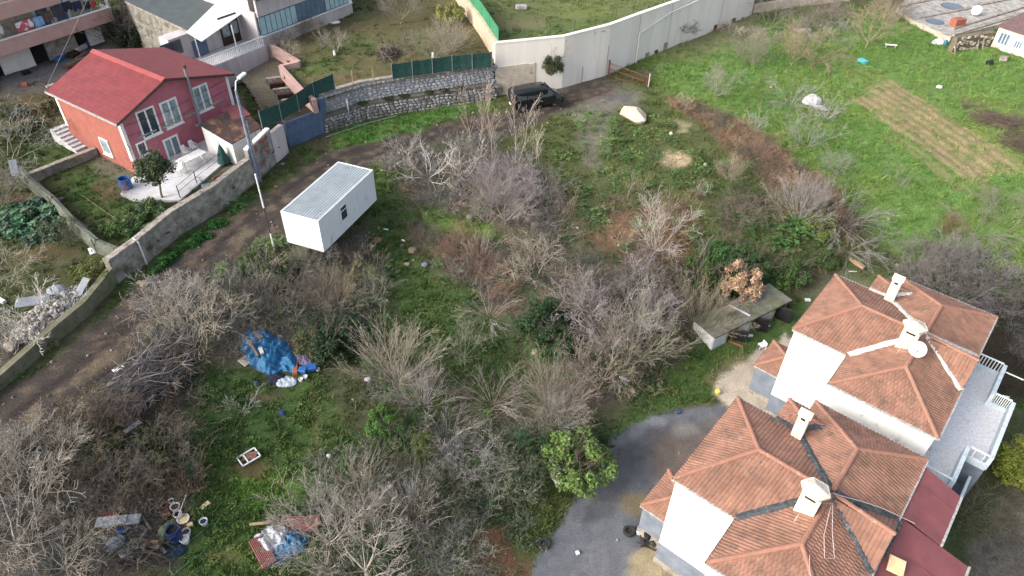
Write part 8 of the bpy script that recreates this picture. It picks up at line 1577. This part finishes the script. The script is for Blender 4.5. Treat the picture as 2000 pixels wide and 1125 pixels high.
# ---- driveway
def tyre(px, py, label, r=.32):
    g = G(px, py); o = MB().lathe(g + Vector((0, 0, .02)), [(r * .58, 0), (r * .92, .0), (r, .05), (r, .16), (r * .92, .21), (r * .58, .2), (r * .6, .1)], 20).build('tyre', M['rubber']); return tag(o, label, 'tyre')
tyre(1063, 1065, 'black tyre lying at the grass edge of the gravel driveway'); tyre(1228, 1040, 'black tyre lying near the porch of the nearer villa')
slab(1128, 1081, .18, .2, .12, .3, 'white_plastic', 'white_scrap', 'small white scrap on the gravel driveway', 'scrap'); slab(1324, 806, .3, .3, .15, .3, 'tinted', 'blue_crate', 'small grey-blue box on the soil above the driveway', 'box', col=A(80, 110, 150)); slab(1401, 768, .24, .3, .25, .3, mat('yellow_plastic', A(226, 214, 30, .8)), 'yellow_canister', 'bright yellow canister by the concrete yard', 'canister')
heap(1494, 767, .3, .5, .5, 0, 'tinted', 'black_bag', 'black bag leaning against the white wall of the upper villa', 'bag', 44, col=A(40, 40, 44))
g = G(1262, 1060); t = thing('black_handcart', 'black wheeled contraption beside the porch of the nearer villa', 'handcart', tuple(g))
for k, (a, b) in enumerate((((-.3, -.3, .1), (.3, .4, .9)), ((.3, .4, .9), (.5, .1, .9)), ((-.3, .3, .1), (.4, .6, .8)), ((-.4, -.4, .3), (.3, -.1, .35)), ((-.5, 0, .05), (.4, -.5, .1)))): MB().tube([g + Vector(a), g + Vector(b)], .04, 6).build('frame_tube', M['rubber'], t)
for a in (-.25, .3): MB().lathe(g + Vector((a, -.1, .25)), [(.12, -.04), (.25, -.03), (.25, .03), (.12, .04)], 12, (1, .3, 0)).build('wheel', M['rubber'], t)
MB().box(g + Vector((.15, .2, .35)), .5, .4, .35, .5).build('box', M['dark'], t)
g = G(1246, 1042); 
for k, d in enumerate(((0, 0), (.22, -.1))): tag(MB().lathe(g + Vector((d[0], d[1], 0)), [(.1, 0), (.11, .2), (.06, .28), (.03, .3)], 10).build('white_bottle', M['white_plastic']), ('left' if k == 0 else 'right') + ' one of two small white bottles beside the porch', 'bottle')
# outhouse yard
wc = G(1487, 680); t = thing('white_chair', 'overturned white plastic chair on the grass behind the porch roof', 'chair', tuple(wc)); MB().box(wc + Vector((0, 0, .3)), .42, .42, .05, .4).build('seat', M['white_plastic'], t); MB().box(wc + Vector((.2, .1, .1)), .06, .42, .4, .4).build('backrest', M['white_plastic'], t)
for dx_, dy_ in ((-.18, -.18), (.18, -.18), (.18, .18), (-.18, .18)): MB().bar(wc + Vector((dx_, dy_, 0)), wc + Vector((dx_ * 1.1, dy_ * 1.1, .3)), .04).build('leg', M['white_plastic'], t)
slab(1462, 657, .55, .2, .1, .1, 'white_plastic', 'white_board', 'white board in front of the outhouse door', 'board'); slab(1499, 637, .3, .2, .08, .2, 'white_plastic', 'white_scrap', 'white scrap on the grass before the second outhouse door', 'scrap'); slab(1577, 587, .4, .25, .1, -.1, 'white_plastic', 'white_scrap', 'white scrap by the far end of the outhouse', 'scrap'); slab(1435, 672, 1.0, .15, .05, -.6, 'brick_red', 'plank', 'reddish plank on the grass before the first outhouse door', 'plank')
slab(1672, 517, .3, 1.3, .25, R_(35), 'wood_new', 'cut_log', 'pale cut log lying above the upper villa corner', 'log'); slab(1665, 531, .6, .08, .05, 0, 'white_plastic', 'white_strip', 'thin white strip on the grass behind the upper villa corner', 'strip')
# ---- right field
heap(1584, 202, .95, .75, 1.0, .3, 'cloth', 'white_bundle', 'big white wrapped bundle under the silvery trees in the field', 'bundle', 51, col=A(236, 234, 236, .85), fold=.5); heap(1600, 212, .8, .35, .3, -.4, 'cloth', 'white_bundle', 'white cloth spread at the lower right of the wrapped bundle', 'cloth', 52, col=A(220, 216, 222, .8))
slab(1684, 123, .6, .95, .35, R_(25), mat('turquoise_plastic', A(70, 190, 200, .75), rough=.5), 'turquoise_tub', 'turquoise tub at the top of the ploughed strips', 'tub'); heap(1832, 84, .9, .6, .4, .2, 'cloth', 'white_heap', 'white sheeting dumped against the flat concrete roofs', 'sheeting', 53, col=A(236, 232, 236, .85)); heap(1846, 87, .35, .3, .5, .2, 'tarp', 'turquoise_bag', 'turquoise bag on the right of the white sheeting', 'bag', 54)
rock(1834, 172, .28, 'white_plastic', 'white_tub', 'white round tub alone in the middle of the field', 'tub', 8, sc=(1, 1, .8)); heap(1506, 172, .2, .18, .2, 0, 'tinted', 'yellow_scrap', 'pale yellow scrap left of the silvery weeping tree', 'scrap', 55, col=A(220, 200, 140)); slab(1566, 63, 1.8, .8, .35, R_(12), 'concrete', 'concrete_slab', 'pale concrete slab among the brush at the top', 'slab'); slab(1018, 18, 1.1, .6, .4, .2, 'concrete', 'stone_block', 'grey block lying on the raised field', 'block', f=fd_f)
rock(1310, 262, .2, 'rubble', 'stone', 'small white stone on the green mound right of the boulder', 'stone', 61, col=A(235, 230, 225, .8), sub=2); rock(1378, 322, .18, 'rubble', 'stone', 'small white stone near the tiny whitish sapling', 'stone', 62, col=A(230, 226, 220, .8), sub=2)
tag(MB().bar(G(1925, 125) + Vector((0, 0, .1)), G(1937, 128) + Vector((0, 0, .4)), .5, .3).build('dark_machine', M['dark']), 'dark object on the grass in front of the cream cottage', 'machine'); tag(MB().bar(G(1952, 117) + Vector((0, 0, .2)), G(1966, 120) + Vector((0, 0, .3)), .6, .4).build('grey_heap', M['coping']), 'grey lump beside the wall of the cream cottage', 'lump')
bn = G(1738, 95); t = thing('garden_bench', 'white metal bench in the grass below the flat concrete roofs', 'bench', tuple(bn)); MB().box(bn + Vector((0, 0, .4)), 1.2, .35, .04, -.2).build('seat', M['white_metal'], t); 
for dx_ in (-.5, .5): MB().bar(bn + Vector((dx_, 0, 0)), bn + Vector((dx_, 0, .4)), .05).build('leg', M['white_metal'], t)
# ---- apartment junk
JK = ((118, 118, 1.0, .5, .35, .4, 'blue_plastic', 'blue plastic tub in the junk before the apartment block', 'tub'), (135, 97, .8, .8, .7, .8, 'dark', 'dark broken appliance in the junk', 'appliance'), (172, 88, .7, .6, .5, .2, 'blue_plastic', 'blue bucket by the apartment doorway', 'bucket'), (160, 112, 1.9, .3, .25, .5, 'wood', 'grey timber beam in the junk', 'beam'), (150, 124, 2.0, .3, .3, .3, 'wood', 'second timber beam nearer the lawn', 'beam'), (120, 112, 1.2, .35, .2, .9, 'white_plastic', 'white board leaning in the junk', 'board'), (160, 98, 1.5, .3, .4, .4, 'white_plastic', 'white trough against the apartment wall', 'trough'), (193, 105, 1.2, .8, .1, .6, 'white_metal', 'white sheet metal lying at the end of the junk', 'sheet'), (145, 110, 1.0, .8, .4, .2, 'wood_dark', 'brown crate in the middle of the junk', 'crate'), (175, 120, .9, .5, .3, 1.0, 'concrete', 'grey concrete block in the junk', 'block'), (138, 132, .9, .5, .25, .1, 'rust', 'rusty rack in the junk nearest the lawn', 'rack'), (52, 145, .7, .5, .3, .1, 'dark', 'dark bag beside the leftmost doorway', 'bag'))
for px, py, L_, w_, h_, an, m_, lb, ct_ in JK: slab(px, py, L_, w_, h_, R_(56) + an, m_, 'junk_' + ct_.replace(' ', '_'), lb, ct_, f=lgf, tilt=.08)
slab(100, 170, .8, .4, .2, .9, 'concrete', 'white_block', 'pale block at the left corner of the pink house roof', 'block', f=lgf); slab(50, 168, .5, .4, .3, .2, 'brick_red', 'red_pot', 'reddish pot on the strip before the apartment block', 'pot', f=lgf)
# ---- left garden
lw = [P(58, 352, 1.2), P(190, 300, 1.2)]; t = thing('garden_divider_wall', 'low mossy concrete wall running from the steps across the left garden', 'wall', tuple(lw[0] - [0, 0, .4])); d = (lw[1] - lw[0]); 
MB().bar(tuple(lw[0]), tuple(lw[1]), .35, .9).build('wall', M['old_wall'], t); MB().bar(tuple(lw[0] + [0, 0, .5]), tuple(lw[1] + [0, 0, .5]), .42, .1).build('coping', M['coping'], t)
fp = [(28, 335), (60, 372), (105, 410), (150, 460), (190, 495), (232, 512)]; nf2 = thing('sagging_net_fence', 'sagging grey-green netting fence crossing the left garden', 'fence', tuple(G(28, 335, lgf)))
fq = [G(a, b, lgf) for a, b in fp]
for a, b in zip(fq[:-1], fq[1:]):
    dd = (b - a).normalized(); sdv = Vector((-dd.y, dd.x, 0)); mb = MB(); m_ = 4
    for j in range(m_ + 1):
        u = j / m_; q = a.lerp(b, u); mb.v += [tuple(q), tuple(q + Vector((0, 0, .55)) + sdv * .05 * math.sin(j * 2)), tuple(q + Vector((0, 0, .95 + .06 * math.sin(j * 1.9))) + sdv * .2), tuple(q + Vector((0, 0, .9)) + sdv * .45)]
    for j in range(m_):
        for r_i in range(3): i1 = j * 4 + r_i; mb.f.append((i1, i1 + 4, i1 + 5, i1 + 1))
    o = mb.build('netting', mat('grey_green_net', A(120, 126, 112), A(90, 98, 84), rough=.9, scale=5, bump=.3), nf2); sm = o.modifiers.new('s', 'SOLIDIFY'); sm.thickness = .02
for q in fq: MB().bar(q, q + Vector((0, 0, 1.15)), .07).build('post', M['wood'], nf2)
slab(38, 350, .5, 1.7, .08, R_(32), 'galv', 'curved_sheet', 'pale curved metal panel at the top of the sagging fence', 'panel', f=lgf, dz=.9, tilt=.3); slab(183, 490, .55, .8, .06, R_(35), 'white_metal', 'white_sheet', 'white panel lying on the grass beside the sagging fence', 'panel', f=lgf)
slab(160, 440, 1.6, .25, .12, R_(-38), 'wood', 'plank', 'old grey plank beside the sagging fence', 'plank', f=lgf); rock(120, 392, .3, 'rubble', 'stone', 'greyish stone right of the sagging fence', 'stone', 71, f=lgf, col=A(140, 130, 124), sub=2); tag(MB().tube([G(160, 382, lgf) + Vector((0, 0, .08)), G(240, 440, lgf) + Vector((0, 0, .15))], .025, 5).build('long_stick', M['wood']), 'long thin stick lying on the lawn of the left garden', 'stick')
heap(233, 492, .22, .2, .3, 0, 'net_bright', 'green_bag', 'bright green net bag at the corner of the roadside wall', 'bag', 72, f=lgf)
# rubble pile: countless chips plus the big pieces
rr = np.random.RandomState(9); n = 2600; cx, cy = 108, 612; gpos = G(cx, cy, lgf); a_ = rr.rand(n) * 6.28; d_ = rr.rand(n) ** .5; uu = np.array([math.cos(R_(62)), math.sin(R_(62))]); vv = np.array([-uu[1], uu[0]])
X_ = gpos.x + uu[0] * np.cos(a_) * d_ * 2.7 + vv[0] * np.sin(a_) * d_ * 1.25; Y_ = gpos.y + uu[1] * np.cos(a_) * d_ * 2.7 + vv[1] * np.sin(a_) * d_ * 1.25; Z_ = lg_f(X_, Y_) + .7 * (1 - d_ ** 2) * (.5 + rr.rand(n) * .5)
gcol = rr.rand(n, 1); stuff('rubble_chips', np.stack([X_, Y_, Z_], -1), gcol * np.array(A(214, 208, 200, .75)) + (1 - gcol) * np.array(A(130, 120, 112)), 1.1 + rr.rand(n) ** 2 * 2.6, rr.randint(0, 3, n), [p_stone(1), p_stone(2), p_stone(3)], 'grey heap of building rubble against the low mossy wall', 'rubble')
slab(72, 602, 1.8, .75, .06, R_(20), 'galv', 'metal_sheet', 'blue-grey panel lying on the left of the rubble heap', 'panel', f=lgf, dz=.55, tilt=.15); slab(163, 580, .45, 1.7, .06, R_(-12), 'galv', 'metal_sheet', 'blue-grey panel standing at the right end of the rubble heap', 'panel', f=lgf, dz=.5, tilt=.5); heap(118, 580, .6, .45, .4, .2, 'cloth', 'pale_sack', 'pale grey sack on top of the rubble heap', 'sack', 73, f=lgf, dz=.5, col=A(190, 198, 206)); slab(5, 590, .6, .25, .2, -.5, 'white_plastic', 'white_box', 'white box at the left edge above the rubble', 'box', f=lgf)
tag(MB().bar(G(85, 672, lgf) + Vector((0, 0, .15)), G(118, 634, lgf) + Vector((0, 0, .55)), .1, .12).build('dark_beam', M['wood_dark']), 'dark beam between the rubble heap and the low mossy wall', 'beam')
# ---- patio furniture
pz = 1.25
def PT(px, py, z=pz): return Vector(P(px, py, z))
tb_ = PT(378, 322); t = thing('patio_table', 'white rectangular plastic table on the patio of the pink house', 'table', tuple(tb_)); MB().box(tb_ + Vector((0, 0, .7)), 2.2, .95, .05, R_(57)).build('table_top', M['white_plastic'], t, bevel=.01)
for sx in (-.9, .9):
    for sy in (-.35, .35): c_, s2 = math.cos(R_(57)), math.sin(R_(57)); o_ = Vector((sx * c_ - sy * s2, sx * s2 + sy * c_, 0)); MB().bar(tb_ + o_, tb_ + o_ + Vector((0, 0, .7)), .06).build('leg', M['white_plastic'], t)
def chair(px, py, an, label):
    b = PT(px, py); t = thing('patio_chair', label, 'chair', tuple(b), 'white chairs around the patio table'); c_, s2 = math.cos(an), math.sin(an); F = lambda x, y, z: b + Vector((x * c_ - y * s2, x * s2 + y * c_, z))
    MB().box(F(0, 0, .42), .46, .44, .04, an).build('seat', M['white_plastic'], t, bevel=.01); MB().hexa([F(-.21, .2, .46), F(.21, .2, .46), F(.21, .24, .46), F(-.21, .24, .46)], [F(-.17, .3, .88), F(.17, .3, .88), F(.17, .34, .88), F(-.17, .34, .88)]).build('backrest', M['white_plastic'], t)
    for x in (-.2, .2):
        for y in (-.19, .19): MB().bar(F(x, y, 0), F(x * .95, y * .95, .42), .04).build('leg', M['white_plastic'], t)
        MB().bar(F(x * 1.1, -.15, .64), F(x * 1.1, .24, .66), .04).build('armrest', M['white_plastic'], t)
chair(366, 306, R_(57), 'white plastic chair behind the patio table, nearest the low window'); chair(381, 296, R_(57), 'white plastic chair behind the patio table, nearest the annex'); chair(402, 318, R_(150), 'white plastic chair at the annex end of the patio table'); chair(352, 340, R_(-20), 'white plastic chair at the near end of the patio table')
um = PT(438, 318); t = thing('folded_parasol', 'dark green folded cloth hanging at the corner of the patio railing', 'parasol', tuple(um)); MB().lathe(um + Vector((0, 0, .1)), [(.5, 0), (.38, .5), (.2, 1.1), (.04, 1.5)], 9).build('cloth', M['net'], t); MB().tube([um, um + Vector((0, 0, 1.8))], .03).build('pole', M['galv'], t)
rl = [PT(352, 386), PT(385, 358), PT(432, 322)]; t = thing('patio_railing', 'thin dark wire railing along the edge of the patio', 'railing', tuple(rl[0]))
for a, b in zip(rl[:-1], rl[1:]):
    for z in (.5, .95): MB().tube([a + Vector((0, 0, z)), b + Vector((0, 0, z))], .018, 5).build('rail', M['wire'], t)
for a in rl: MB().bar(a, a + Vector((0, 0, 1.0)), .05).build('post', M['wire'], t)
slab(405, 372, .6, .5, .35, .5, 'foil', 'scrap_metal', 'shiny scrap metal in the gap between patio and roadside wall', 'scrap', f=lgf, dz=.1); slab(392, 382, .5, .35, .2, 1.1, 'white_plastic', 'white_basin', 'white basin in the gap between patio and roadside wall', 'basin', f=lgf, dz=.1); slab(425, 352, .6, .3, .25, .8, 'rust', 'rusty_box', 'rusty box by the foot of the folded parasol', 'box', f=lgf, dz=.1)
